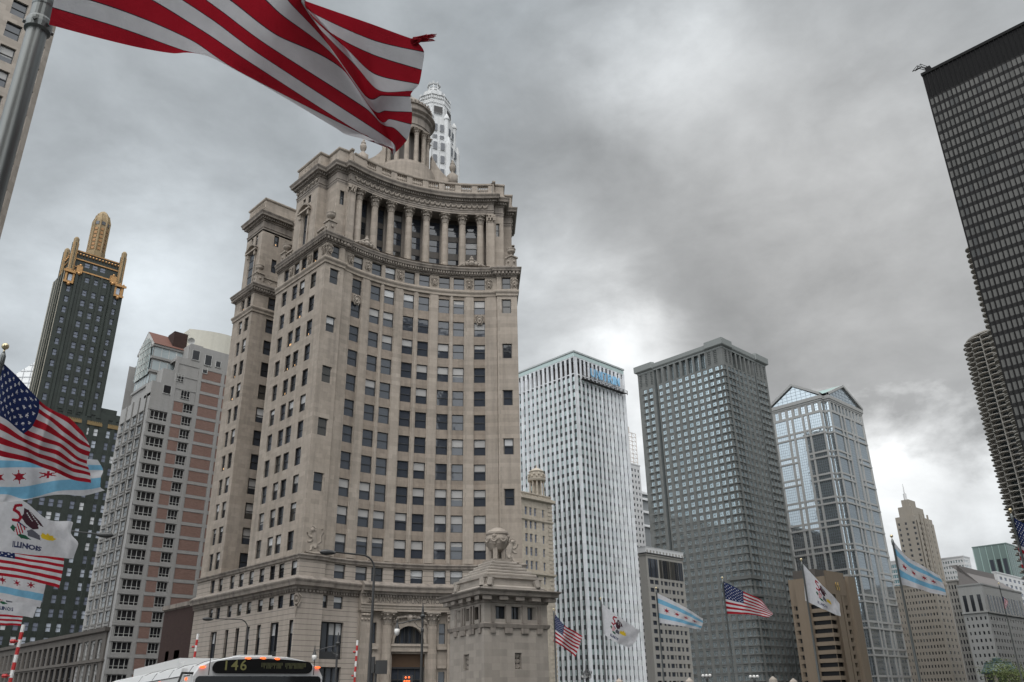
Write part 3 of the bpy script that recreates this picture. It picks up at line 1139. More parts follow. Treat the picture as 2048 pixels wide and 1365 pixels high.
PO = Off(PB, DB)
bsp = []
bsp += grid_wall(bs, PO, 0, uAb, 16.9, 19.2, mezc, [(17.05, 18.85)], .35)
bsp += grid_wall(bs, PO, uAb, UB(-24), 16.9, 19.2, [], [], .35)
bsp += grid_wall(bs, PO, UB(-24), UB(24), 16.9, 19.2, bcols, [(17.05, 18.85)], .35)
PO.wall(bs, UB(24), Lb, 16.9, 19.2)
bsp += grid_wall(bs, PO, 0, uAb, 12.2, 15.0, r2c, [(13.3, 14.85)], .35)
pa2 = [(uAb + 3.35, uAb + 4.75), (uAb + 5.7, uAb + 7.1)]
bsp += grid_wall(bs, PO, uAb, UB(-14.8), 12.2, 15.0, pa2, [(13.3, 14.85)], .35)
sfE = []
for (x, y, w) in ((578, 1275, .9), (545, 1277, 2.0), (514, 1280, .95), (492, 1285, .95), (471, 1288, .95), (450, 1290, .95), (424, 1290, 1.9)):
    yy = at_x(x, y, 54.35).y
    sfE.append((123.9 - yy - w / 2, 123.9 - yy + w / 2))
sfE.sort()
bsp2 = grid_wall(bs, PO, 0, uAb, 0, 12.2, sfE, [(1.0, 6.6), (7.4, 11.7)], .5)
sfA = [(uAb + 3.5, uAb + 7.4)]
bsp2 += grid_wall(bs, PO, uAb, UB(-14.8), 0, 12.2, sfA, [(.8, 6.4), (7.3, 11.7)], .55)
PO.wall(bs, UB(14.8), Lb, 0, 15.0)
bs.build('base_wall', M['limerust'], LB)
mb = MB()
PV2 = Path([(66, 123.9), (54.35, 123.9)])
PV2.wall(mb, 0, PV2.L, 0, 19.2)
mb.cap([(54.35, 123.9), (54.35, 109), (66, 109), (66, 123.9)], 19.6)
mb.build('base_roof', M['limedark'], LB)
LEDGE = [(.25, 18.95), (.45, 19.0), (.5, 19.25), (.62, 19.4), (.62, 19.52), (.05, 19.68), (-.1, 19.68)]
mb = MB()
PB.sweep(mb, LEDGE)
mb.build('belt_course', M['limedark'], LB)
CORN1 = [(.25, 14.98), (.3, 15.0), (.32, 15.3), (.55, 15.34), (.6, 15.62), (1.0, 15.7), (1.06, 16.05), (1.2, 16.3), (1.22, 16.45), (.5, 16.9), (.25, 16.95)]
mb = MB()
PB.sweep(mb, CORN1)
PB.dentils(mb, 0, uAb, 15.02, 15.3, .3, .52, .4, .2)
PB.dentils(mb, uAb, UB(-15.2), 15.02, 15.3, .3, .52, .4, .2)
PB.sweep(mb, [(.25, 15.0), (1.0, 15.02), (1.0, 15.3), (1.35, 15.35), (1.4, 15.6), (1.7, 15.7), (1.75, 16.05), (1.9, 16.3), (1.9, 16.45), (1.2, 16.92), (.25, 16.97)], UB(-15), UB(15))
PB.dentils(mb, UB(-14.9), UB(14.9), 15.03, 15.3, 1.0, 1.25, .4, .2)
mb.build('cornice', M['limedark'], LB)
for s, t_ in ((specs, 0),):
    s += bsp


def storefront(mb, sp):
    P, a, b, z0, z1, d = sp[:6]
    n = max(1, round((b - a) / 1.0))
    for i in range(n):
        ua, ub = a + (b - a) * i / n, a + (b - a) * (i + 1) / n
        mb.face([P(ua, z0, d), P(ub, z0, d), P(ub, z1, d), P(ua, z1, d)], 0)
    for i in range(n + 1):
        u = a + (b - a) * i / n
        mb.pbox(P, max(a, u - .07), min(b, u + .07), z0, z1, d, d + .16, 1)
    mb.pbox(P, a, b, z0, z0 + .9, d, d + .14, 1)
    mb.pbox(P, a, b, z1 - .14, z1, d, d + .14, 1)
    for i in range(n):
        if (i + int(a)) % 5 != 3 and z0 > 5:
            u0_, u1_ = a + (b - a) * i / n + .07, a + (b - a) * (i + 1) / n - .07
            mb.face([P(u0_, z1 - 1.5, d + .02), P(u1_, z1 - 1.5, d + .02), P(u1_, z1 - .14, d + .02), P(u0_, z1 - .14, d + .02)], 2)


for sp in bsp2:
    mb = MB()
    storefront(mb, sp)
    mb.build('shop_window', [M['officeglass'], M['sash'], M['blind']], LB)

# entrance: entablature on pilasters and fluted columns, an arch between them
PEN = Path([arc(-15 + 30 * i / 24, RC - .25) for i in range(25)])
UE = lambda t: PEN.L * (t + 15) / 30
mb = MB()
ENT2 = [(-.3, 13.3), (.75, 13.3), (.75, 13.6), (.82, 13.62), (.82, 13.95), (.95, 14.0), (.95, 14.15), (.75, 14.2), (.75, 15.05), (-.3, 15.05)]
PEN.sweep(mb, ENT2, UE(-14.9), UE(14.9))
mb.build('entablature', M['lime'], LB)
mb = MB()
M['incised'] = plain('incised_lettering', (0.06, 0.05, 0.042), .9)
for word, du in (("CRAIN", -3.95), ("COMMUNICATIONS", 1.45)):
    mb = MB()
    for tri in text_tris(word, .60):
        mb.face([PEN(UE(.2) + du + x, 14.34 + y, .765) for x, y in tri])
    mb.build('lettering', M['incised'], LB)
for t in (-11.9, 12.4):
    mb = MB()
    mb.pbox(PEN, UE(t) - .55, UE(t) + .55, 14.3, 14.95, .75, .86)
    shield(mb, PEN, UE(t), 14.62, .3, .27, .84)
    mb.build('tablet', M['limecarve'], LB)
ew = MB()
holes = [(UE(-10.8), UE(-8.9)), (UE(9.6), UE(11.4))]
AU, AR_, AZ = UE(.9), 2.05, 9.35
aw = (AU - AR_, AU + AR_)
es = grid_wall(ew, PEN, 0, UE(-5.2), 0, 13.3, [holes[0]], [(1.0, 5.9), (9.35, 11.9)], .4)
es += grid_wall(ew, PEN, UE(7.2), PEN.L, 0, 13.3, [holes[1]], [(1.0, 5.9), (9.35, 11.9)], .4)
grid_wall(ew, PEN, UE(-5.2), UE(7.2), 0, 9.3, [(AU - 2.25, AU + 2.25)], [(0.05, 8.1)], .9)
n = 24
prevp = None
for k in range(n + 1):
    a = pi * k / n
    u, z = AU - AR_ * cos(a), AZ + AR_ * sin(a) * 1.08
    cur = (u, z)
    if prevp:
        ew.face([PEN(prevp[0], prevp[1]), PEN(u, z), PEN(u, 13.3), PEN(prevp[0], 13.3)])
        ew.face([PEN(prevp[0], prevp[1]), PEN(u, z), PEN(u, z, -.6), PEN(prevp[0], prevp[1], -.6)])
        ro = 1.16
        q0 = (AU + (prevp[0] - AU) * ro, AZ + (prevp[1] - AZ) * ro)
        q1 = (AU + (u - AU) * ro, AZ + (z - AZ) * ro)
        ew.mesh([PEN(*prevp, .0), PEN(u, z, .0), PEN(u, z, .16), PEN(*prevp, .16), PEN(*q0, .22), PEN(*q1, .22), PEN(*q0, 0), PEN(*q1, 0)], [(0, 1, 2, 3), (3, 2, 5, 4), (4, 5, 7, 6)])
    prevp = cur
PEN.wall(ew, UE(-5.2), AU - AR_, 9.3, 13.3)
PEN.wall(ew, AU + AR_, UE(7.2), 9.3, 13.3)
ew.pbox(PEN, AU - 2.9, AU + 2.9, 8.35, 9.3, 0, .35)
ew.pbox(PEN, AU - 3.0, AU + 3.0, 9.0, 9.3, .35, .5)
for h in holes:
    ew.pbox(PEN, h[0] - .25, h[1] + .25, 8.6, 9.0, 0, .3)
    c_ = (h[0] + h[1]) / 2
    ew.pbox(PEN, h[0] - .2, h[1] + .2, 6.3, 6.6, 0, .25)
ew.build('entrance_wall', M['lime'], LB)
mb = MB()
pts = [(AU - AR_ * cos(pi * k / 20), AZ + AR_ * 1.08 * sin(pi * k / 20)) for k in range(21)]
for (ua, za), (ub, zb) in zip(pts[:-1], pts[1:]):
    mb.face([PEN(ua, AZ, -.55), PEN(ub, AZ, -.55), PEN(ub, zb, -.55), PEN(ua, za, -.55)])
for k in range(1, 8):
    u = AU - AR_ + 2 * AR_ * k / 8
    zz = AZ + 1.08 * math.sqrt(max(AR_ ** 2 - (u - AU) ** 2, .01))
    mb.pbox(PEN, u - .05, u + .05, AZ, zz, -.55, -.45, 1)
mb.pbox(PEN, AU - AR_, AU + AR_, AZ, AZ + .12, -.55, -.4, 1)
mb.build('arched_window', [M['officeglass'], M['sash']], LB)
mb = MB()
mb.face([PEN(AU - 2.25, 0, -.88), PEN(AU + 2.25, 0, -.88), PEN(AU + 2.25, 8.1, -.88), PEN(AU - 2.25, 8.1, -.88)])
mb.pbox(PEN, AU - 2.25, AU + 2.25, 6.5, 8.1, -.88, -.7, 1)
for k in range(5):
    mb.pbox(PEN, AU - 2.2 + k * 1.1 - .06, AU - 2.2 + k * 1.1 + .06, 0, 6.5, -.88, -.74, 2)
mb.pbox(PEN, AU - 2.25, AU + 2.25, 6.3, 6.5, -.88, -.6, 2)
mb.pbox(PEN, AU - 2.25, AU + 2.25, 4.9, 5.05, -.88, -.7, 2)
mb.build('entrance_door', [M['officeglass'], plain('bronze_panel', (.10, .06, .035), .45, .4), M['sash']], LB)
for sp in es:
    mb = MB()
    pane_simple(mb, sp[:6], 'sash')
    mb.build('window', [M['officeglass'], M['sash']], LB)
for t in (-5.9, 7.6):
    mb = MB()
    p = PEN(UE(t), 0, .28)
    cm_ = MB()
    column(mb, p.x, p.y, .4, 11.75, 13.28, .62, nang=-(AX + R(t)), cap_mb=cm_)
    for k in range(18):
        a = 2 * pi * k / 18
        mb.tube([(p.x + .62 * cos(a), p.y + .62 * sin(a), 1.3), (p.x + .55 * cos(a), p.y + .55 * sin(a), 11.6)], .045, 4)
    o = mb.build('column', M['lime'], LB)
    cm_.build('capital', M['limecarve'], o)
for t in (-12.7, 13.6):
    mb = MB()
    mb.pbox(PEN, UE(t) - .75, UE(t) + .75, 0, 11.85, 0, .5)
    mb.pbox(PEN, UE(t) - .8, UE(t) + .8, 0, .9, .5, .62)
    for k in range(6):
        u = UE(t) - .6 + k * .24
        mb.pbox(PEN, u - .07, u + .07, 1.2, 11.6, .5, .56)
        mb.ball(PEN(u, 12.2 + .6 * (k % 2), .55), .17, 8)
        mb.ball(PEN(u, 12.75, .6), .15, 8)
    mb.pbox(PEN, UE(t) - .78, UE(t) + .78, 11.85, 13.1, 0, .48)
    mb.pbox(PEN, UE(t) - .9, UE(t) + .9, 13.1, 13.28, 0, .7)
    mb.build('pilaster', M['lime'], LB)
mb = MB()
for s in (-1, 1):
    for k, (du, z, r) in enumerate([(2.6, 11.6, .3), (2.2, 12.1, .34), (1.7, 12.5, .3), (1.2, 12.6, .26), (2.7, 12.5, .32), (.7, 12.75, .26)]):
        mb.ball(PEN(AU + s * du, z, .1), r, 8)
    mb.tube([PEN(AU + s * 2.75, 10.9, .1), PEN(AU + s * 2.45, 11.8, .25), PEN(AU + s * 1.6, 12.55, .3), PEN(AU + s * .4, 12.7, .3)], .13, 6)
mb.ball(PEN(AU, 12.6, .2), .45, 8)
mb.build('garland', M['limecarve'], LB)
# griffin reliefs above the ledge on the two end piers, and the corner cartouche
for mirr in (False, True):
    mb = MB()
    F_ = (lambda u, z, d: PS(L_ - u, z, d)) if mirr else PS
    o_ = uA + 1.7
    for pts, r in (([(-.35, 22.75), (-.1, 22.3), (.1, 21.7), (.25, 21.1), (.35, 20.5)], [.4, .5, .52, .48, .42]), ([(-.1, 22.0), (-.6, 21.75), (-1.0, 22.0), (-1.15, 22.35)], [.3, .24, .2, .14]), ([(-.1, 21.6), (-.6, 21.2), (-1.0, 21.15)], [.28, .22, .16]),
                   ([(.35, 20.7), (.95, 20.7), (.9, 20.25), (1.2, 20.05)], [.42, .34, .24, .18]), ([(.2, 20.7), (-.35, 20.6), (-.3, 20.2), (-.6, 20.05)], [.36, .3, .22, .16]), ([(.55, 21.0), (1.15, 21.4), (1.0, 22.0), (1.35, 22.5), (1.2, 22.9)], [.2, .18, .18, .2, .26])):
        mb.tube([F_(o_ + q[0], q[1], -w * .62) for q, w in zip(pts, r)], r, 9)
    for k in range(11):
        a_ = k * .57
        mb.ball(F_(o_ - .3 + .46 * cos(a_), 22.7 + .46 * sin(a_), -.14), .22, 7)
    mb.ball(F_(o_ - .38, 22.7, -.1), .36, 9)
    mb.tube([F_(o_ - 1.2, 19.85, .0), F_(o_, 19.8, .05), F_(o_ + 1.4, 19.85, .0)], .16, 6)
    mb.build('griffin_relief', M['limecarve'], LB, smooth=True)
mb = MB()
shield(mb, PO, uAb + .02, 14.0, .42, .75, .05)
mb.tube([PO(uAb, 13.2, .1), PO(uAb, 12.3, .1)], [.2, .08], 6)
mb.build('cartouche', M['limecarve'], LB)
london_windows(LB, specs)

# the lantern on the roof: stepped base, ring of columns, entablature, low dome
t_ = 0.0
for _ in range(40):
    cup = Vector((70.37 + AXD.x * t_, 94.15 + AXD.y * t_))
    if proj((cup.x, cup.y, 92))[0] > 811:
        t_ += .5
    else:
        break
wz = (Vector((cup.x, cup.y, 90)) - CAMP).dot(FW)
RCU = 47 * wz / FPX
zb, ze, zt = z_at(812, 352, cup), z_at(812, 281, cup), z_at(812, 250, cup)
C3 = lambda a, r: (cup.x + r * cos(a), cup.y + r * sin(a))
mb = MB()
def rot_poly(hw, hd):
    return [(cup.x + CHD.x * i * hw + AXD.x * j * hd, cup.y + CHD.y * i * hw + AXD.y * j * hd) for i, j in ((-1, -1), (1, -1), (1, 1), (-1, 1))]
mb.prism(rot_poly(RCU * 2.5, RCU * 1.3), 80.4, 82.2)
mb.lathe((cup.x, cup.y), [(RCU * 1.3, 82.0), (RCU * 1.27, zb - .5), (RCU * 1.2, zb - .4), (RCU * 1.2, zb), (.1, zb)], 40)
# low gables towards the street
for s in (-1, 1):
    b_ = Vector((cup.x, cup.y)) + CHD * s * RCU * 1.95 - AXD * RCU * 1.5
    q = [Vector((b_.x, b_.y, 82.0)) - CHD.to_3d() * 3.6, Vector((b_.x, b_.y, 82.0)) + CHD.to_3d() * 3.6, Vector((b_.x, b_.y, 83.9))]
    q2 = [p + AXD.to_3d() * 3 for p in q]
    mb.mesh(q + q2, [(0, 1, 2), (0, 2, 5, 3), (1, 4, 5, 2), (4, 3, 5)])
mb.build('lantern_base', M['lime'], LB)
mb = MB()
mb.lathe((cup.x, cup.y), [(RCU * .62, zb), (RCU * .62, ze)], 24, 1, False, False)
mb.build('lantern_core', [M['lime'], M['spandark']], LB)
for k in range(14):
    a = AX * -1 + pi / 2 + 2 * pi * (k + .5) / 14
    mb = MB()
    x, y = C3(a, RCU * .93)
    column(mb, x, y, zb, ze - 1.3, ze, .44)
    mb.build('column', M['lime'], LB)
mb = MB()
mb.lathe((cup.x, cup.y), [(RCU * .70, ze), (RCU * 1.02, ze), (RCU * 1.02, ze + .6), (RCU * 1.05, ze + .65), (RCU * 1.03, zt - 1.2), (RCU * 1.12, zt - .9), (RCU * 1.13, zt - .5), (RCU * 1.24, zt - .2), (RCU * 1.25, zt), (RCU * 1.02, zt + .25),
                          (RCU * 1.0, zt + 1.7), (RCU * 1.08, zt + 1.8), (RCU * 1.08, zt + 2.1), (RCU * .9, zt + 2.3)], 48)
for k in range(40):
    a = 2 * pi * k / 40
    x, y = C3(a, RCU * 1.1)
    mb.ball((x, y, zt - .55), .2, 6)
    x, y = C3(a, RCU * 1.05)
    mb.ball((x, y, zt + 2.25), .3, 6)
mb.build('lantern_entablature', M['limedark'], LB)
mb = MB()
mb.lathe((cup.x, cup.y), [(RCU * .92, zt + 2.2), (RCU * .85, zt + 3.2), (RCU * .66, zt + 4.3), (RCU * .38, zt + 5.1), (.6, zt + 5.5), (.5, zt + 6.3), (.7, zt + 6.6), (.2, zt + 7.4)], 32)
mb.build('dome', M['limedark'], LB, smooth=True)
for s in (-1, 1):
    # curved buttress wall sweeping up to the drum and an urn at its foot
    mb = MB()
    o0 = Vector((cup.x, cup.y)) - AXD * RCU * .55
    pts = []
    for k in range(9):
        f = k / 8
        pts.append((RCU * (1.0 + 1.15 * f), zb - .3 + (ze - zb) * .55 * (1 - f) ** 2.4))
    for w in (0, .8):
        pass
    for (ra, za), (rb, zb_) in zip(pts[:-1], pts[1:]):
        A = [o0 + CHD * s * ra, o0 + CHD * s * rb]
        Bq = [p + AXD * .9 for p in A]
        vs = [Vector((A[0].x, A[0].y, zb - 1.2)), Vector((A[1].x, A[1].y, zb - 1.2)), Vector((A[1].x, A[1].y, zb_)), Vector((A[0].x, A[0].y, za)),
              Vector((Bq[0].x, Bq[0].y, zb - 1.2)), Vector((Bq[1].x, Bq[1].y, zb - 1.2)), Vector((Bq[1].x, Bq[1].y, zb_)), Vector((Bq[0].x, Bq[0].y, za))]
        mb.mesh(vs, [(0, 1, 2, 3), (5, 4, 7, 6), (3, 2, 6, 7)])
    mb.build('scroll_buttress', M['lime'], LB)
    mb = MB()
    e = o0 + CHD * s * RCU * 1.95
    mb.obox((e.x, e.y, zb - .4), (.7, 0, 0), (0, .7, 0), (0, 0, 1.1))
    finial_urn(mb, (e.x, e.y, zb + .7), 3.4)
    mb.build('urn', M['limecarve'], LB, smooth=True)

# ------------------------------------------------------------------ ground, water, bridge
def sheet(name, poly, z, m):
    mb = MB()
    mb.cap(poly, z)
    return tag(mb.build(name, m), kind='structure')


M['asphalt'] = plain('asphalt', (0.05, 0.05, 0.052), 0.9, var=0.2, scale=3)
M['paving'] = plain('concrete_paving', (0.15, 0.145, 0.14), 0.9, var=0.15, scale=2)
M['water'] = plain('river_water', (0.03, 0.05, 0.045), 0.08, var=0.1, scale=.3)
sheet('water', [(-3000, -3000), (4000, -3000), (4000, 4000), (-3000, 4000)], -6.0, M['water'])
g_ = MB()
g_.prism([(-3000, 78), (38, 78), (84, 76), (190, 178), (262, 176), (600, 232), (4000, 240), (4000, 4000), (-3000, 4000)], -6.5, 0.0)
g_.prism([(-3000, -3000), (4000, -3000), (4000, 120), (600, 120), (268, 84), (60, 6), (20, -2), (-3000, -2)], -6.5, 0.0)
tag(g_.build('ground', M['paving']), kind='structure')
BDX, BDY = sin(R(15)), cos(R(15))          # the bridge runs 15 degrees off the street grid


def bx(a, c, z=0.0):
    """point on the bridge: a metres across (to the west), c metres along (to the south)"""
    return Vector((a * BDY + c * BDX, -a * BDX + c * BDY, z))


rd = MB()
q = [bx(-3.5, -30), bx(36, -30), bx(36, 92), bx(-3.5, 92)]
rd.prism([(p.x, p.y) for p in q], -1.6, .004)
tag(rd.build('bridge_deck', M['paving']), kind='structure')
q = [bx(3.0, -30), bx(29, -30), bx(29, 92), bx(3.0, 92)]
sheet('road', [(p.x, p.y) for p in q], .012, M['asphalt'])
sheet('street', [(24, 94), (50, 94), (50, 900), (24, 900)], .008, M['asphalt'])


def roofcap(mb, P, z, m=0):
    mb.cap([tuple(p) for p in P.p[:-1]], z, m)


def foot(x0, y0, x1, y1):
    return Path([(x0, y1), (x0, y0), (x1, y0), (x1, y1)], closed=True)


def rowz(z0, z1, n, frac, sill=.3):
    h = (z1 - z0) / n
    return [(z0 + i * h + h * sill, z0 + i * h + h * (sill + frac)) for i in range(n)]


# ------------------------------------------------------------------ white marble tower with lettering
M['marble'] = stone('white_marble', (0.60, 0.60, 0.60), var=.08, streak=.12, block=(2.4, 3.07), joint=.08, fine=.05)
M['mirror'] = glass('reflecting_glass', [(4, (0.66, 0.74, 0.72)), (3, (0.55, 0.63, 0.61)), (1, (0.36, 0.43, 0.42))], .04, metal=.9, wav=.012)
M['darkpanel'] = glass('dark_spandrel_panel', [(3, (0.045, 0.048, 0.05)), (2, (0.034, 0.038, 0.04))], .35, wav=0, spec=.3)
M['louvre'] = plain('dark_louvre', (0.03, 0.028, 0.027), .7)
x0, y0, x1, y1 = 217.4, 192.0, 246.7, 233.2
UN = thing('office_tower', 'white marble tower with thin vertical piers and a blue UNITRIN sign at the top', 'building', (232, 212, 0))
P = foot(x0, y0, x1, y1)
eL, nL = y1 - y0, x1 - x0
mb = MB()
cols = [(eL - (.86 + 2.37 * k) - .62, eL - (.86 + 2.37 * k) + .62) for k in range(17)]
cols = sorted(c for c in cols if c[0] > .3)
ncol = [(eL + 2.4 + 2.32 * k - .62, eL + 2.4 + 2.32 * k + .62) for k in range(12)]
FH = 3.07
rw = [(113.3 - FH * k - 1.75, 113.3 - FH * k) for k in range(37)]
sp = grid_wall(mb, P, 0, eL + nL, 0, 114.2, cols + ncol, rw[::-1], .42, 0, 0, span=.40, mspan=1)
sp2 = grid_wall(mb, P, 0, eL + nL, 114.2, 121.3, cols + ncol, [(114.6, 120.9)], .8)
P.wall(mb, eL + nL, P.L, 0, 121.3)
mb.build('wall', [M['marble'], M['darkpanel']], UN)
mb = MB()
P.sweep(mb, [(-.5, 121.2), (.0, 121.2), (.0, 122.75), (-.4, 122.75)])
mb.build('parapet', glass('pale_green_panel', [(1, (0.42, 0.50, 0.48)), (1, (0.36, 0.44, 0.43))], .3, wav=0), UN)
mb = MB()
P.sweep(mb, [(-.4, 122.7), (.15, 122.95), (.25, 123.0), (.25, 123.6), (-.5, 123.6)])
roofcap(mb, P, 123.3)
mb.build('roof', plain('grey_metal_fascia', (0.32, 0.34, 0.34), .5), UN)
mb = MB()
for u in [c[1] + .55 for c in cols] + [c[1] + .55 for c in ncol]:
    mb.pbox(P, u - .1, u + .1, 0, 121.2, 0, .16)
mb.build('pier', M['marble'], UN)
add_windows(UN, sp, [M['mirror'], M['sash']], 0, lambda x, y: 1040 < x < 1290)
mb = MB()
for s in sp2:
    pane_simple(mb, s)
    Pq, a, b, za, zb_, d = s[:6]
    mb.pbox(Pq, a, b, zb_ - 1.6, zb_, d, d + .5, 1)
mb.build('louvre', [M['louvre'], M['darkpanel']], UN)
mb = MB()
tr = []
LW = [2.15, 2.3, .6, 2.1, 2.2, .6, 2.3]
xp = -(sum(LW) + 6 * .62) / 2
for ch, lw in zip("UNITRIN", LW):
    g_t = text_tris(ch, 3.5, bold=.0)
    gx = [x for t in g_t for x, y in t]
    k_ = lw / (max(gx) - min(gx))
    tr += [[(xp + (x - min(gx)) * k_, y) for x, y in t] for t in g_t]
    xp += lw + .62
uC = eL + (225.2 + 243.0) / 2 - x0
for t in tr:
    f = [P(uC + x, 115.0 + y, .95) for x, y in t]
    b_ = [P(uC + x, 115.0 + y, .55) for x, y in t]
    mb.mesh(f + b_, [(0, 1, 2), (5, 4, 3), (0, 3, 4, 1), (1, 4, 5, 2), (2, 5, 3, 0)])
mb.build('sign_lettering', plain('blue_sign_letter', (0.20, 0.40, 0.58), .4, var=.02), UN)
mb = MB()
mb.pbox(P, eL + 3.6, eL + 27.6, 112.6, 112.85, .0, 1.5, back=True)
for z in (113.3, 113.9):
    mb.pbox(P, eL + 3.6, eL + 27.6, z, z + .09, 1.35, 1.45, back=True)
for k in range(13):
    mb.pbox(P, eL + 3.6 + k * 2, eL + 3.75 + k * 2, 112.2, 114.0, 1.3, 1.45, back=True)
mb.build('sign_catwalk', M['louvre'], UN)

# ------------------------------------------------------------------ grey-green granite tower
M['granite'] = stone('grey_green_granite', (0.135, 0.137, 0.128), var=.10, streak=.10, block=(2.4, 2.1), joint=.12)
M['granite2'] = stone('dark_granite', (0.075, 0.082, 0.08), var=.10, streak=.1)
M['skyglass'] = glass('pale_reflecting_glass', [(5, (0.58, 0.68, 0.72)), (3, (0.46, 0.56, 0.60)), (1, (0.22, .28, .31))], .06, metal=.8, wav=.02)
M['whitemull'] = plain('grey_steel_mullion', (0.10, 0.105, 0.10), .6, .0)
x0, y0, x1, y1 = 412.3, 245.7, 462.2, 309.6
LO = thing('office_tower', 'grey-green granite tower with punched square windows and a dark colonnade under its cornice', 'building', (437, 278, 0))
P = foot(x0, y0, x1, y1)
eL, nL = y1 - y0, x1 - x0
ey = [304.6, 300.2, 292.4, 287.3, 282.2, 277.4, 272.5, 268.0, 263.5, 259.1, 255.0, 250.6, 247.6]
nx_ = [414.2, 418.5, 422.3, 426.5, 430.8, 435.6, 440.7, 445.0, 450.6, 454.4, 458.2]
cols = [(y1 - y - 1.3, y1 - y + 1.3) for y in ey[:-1]] + [(eL - 2.5, eL - .9)]
ncol = [(eL + .7, eL + 2.4)] + [(eL + x - x0 - 1.2, eL + x - x0 + 1.2) for x in nx_[1:]]
rw = [(186.2 - 4.3 * k - 2.7, 186.2 - 4.3 * k) for k in range(42)]
mb = MB()
slotE = (y1 - 296.7, y1 - 294.7)
slotN = (eL + 447.4 - x0, eL + 448.8 - x0)
sp = []
for a, b in ((0, slotE[0]), (slotE[1], slotN[0]), (slotN[1], eL + nL)):
    sp += grid_wall(mb, P, a, b, 0, 187.1, [c for c in cols + ncol if c[0] > a and c[1] < b], rw[::-1], .35)
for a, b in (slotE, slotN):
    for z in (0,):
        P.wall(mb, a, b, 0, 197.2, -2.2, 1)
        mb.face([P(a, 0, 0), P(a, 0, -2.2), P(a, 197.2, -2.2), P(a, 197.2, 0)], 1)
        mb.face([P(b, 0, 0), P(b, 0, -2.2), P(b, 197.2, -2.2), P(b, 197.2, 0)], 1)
# crown: corner blocks with stacked louvres, columns between, deep cornice
zA, zB = 187.1, 197.3
blocks = [(0, slotE[0]), (eL - 11.5, eL + 10.2), (slotN[1], eL + nL)]
for a, b in blocks:
    us = [a + .6, b - .6]
    n = max(2, int((b - a) / 4.3))
    cs = [(a + (b - a) * (k + .5) / n - 1.1, a + (b - a) * (k + .5) / n + 1.1) for k in range(n)]
    cs = [c for c in cs if not (c[0] < eL < c[1])]
    q = grid_wall(mb, P, a, b, zA, zB, cs, [(188.0, 196.6)], .5)
    for s in q:
        mb.face([P(s[1], s[3], -.5), P(s[2], s[3], -.5), P(s[2], s[4], -.5), P(s[1], s[4], -.5)], 1)
        for k in range(7):
            z = s[3] + .3 + k * 1.2
            mb.pbox(P, s[1] + .1, s[2] - .1, z, z + .6, -.5, -.1, 2)
PB2 = None
cbays = []
for (a, b, n) in ((slotE[1], eL - 11.5, 8), (eL + 10.2, slotN[0], 5)):
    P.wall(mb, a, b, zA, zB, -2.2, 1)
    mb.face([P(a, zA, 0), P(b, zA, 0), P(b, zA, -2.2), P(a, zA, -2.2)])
    w = (b - a) / n
    for k in range(n + 1):
        u = a + k * w
        mb.pbox(P, max(a, u - .85), min(b, u + .85), zA, zB, -2.2, .1)
    for k in range(n):
        cbays.append((P, a + k * w + 1.0, a + (k + 1) * w - 1.0, zA + .4, zB - .2, -2.1, 0, 0))
P.wall(mb, eL + nL, P.L, 0, 198)
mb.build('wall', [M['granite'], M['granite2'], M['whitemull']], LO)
mb = MB()
for c in cbays:
    mb = MB()
    pane_simple(mb, c, 'grid')
    mb.build('glazing', [M['skyglass'], M['granite2']], LO)
mb = MB()
P.sweep(mb, [(-2.3, 197.25), (.15, 197.3), (.2, 198.2), (.8, 198.8), (1.0, 199.2), (1.1, 201.6), (-.4, 201.6)])
for a, b in ((eL - 12.0, eL + 10.6), (0, slotE[0] + .4), (slotN[1] - .4, eL + nL)):
    P.sweep(mb, [(.5, 198.3), (1.3, 198.8), (1.6, 199.2), (1.7, 203.0), (-.4, 203.0)], a, b)
roofcap(mb, P, 201.4)
mb.build('cornice', plain('grey_green_cornice', (0.15, 0.16, 0.155), .6), LO)
mb = MB()
for r in rw:
    for c in cols + ncol:
        if not (c[0] < eL < c[1]):
            e = .62 if (c[0] < slotE[0] or c[0] > slotN[1] or eL - 12 < c[0] < eL + 11) else .25
            mb.pbox(P, c[0] - .3, c[1] + .3, r[0] - .55, r[0] - .05, 0, e)
    mb.pbox(P, eL - .5, eL + .45, r[0] - .6, r[0] - .05, 0, .8)
mb.build('sill', M['granite'], LO, stuff=True)
mb = MB()
zL = z_at(1505, 1150, (x0, y0))
for a, b in ((eL - 13, eL + 10.5), (slotN[1] + .1, eL + nL)):
    for pf in ([(0, zL - 2), (.9, zL - 1.8), (1.2, zL), (0, zL)], [(0, zL - 11), (.7, zL - 10.8), (.9, zL - 9.8), (0, zL - 9.6)]):
        mb = MB()
        P.sweep(mb, pf, a, b)
        mb.build('belt_course', M['granite'], LO)
add_windows(LO, sp, [M['skyglass'], M['whitemull']], 'H', lambda x, y: 1280 < x < 1580 and y < 1100 or 1400 < x < 1580)

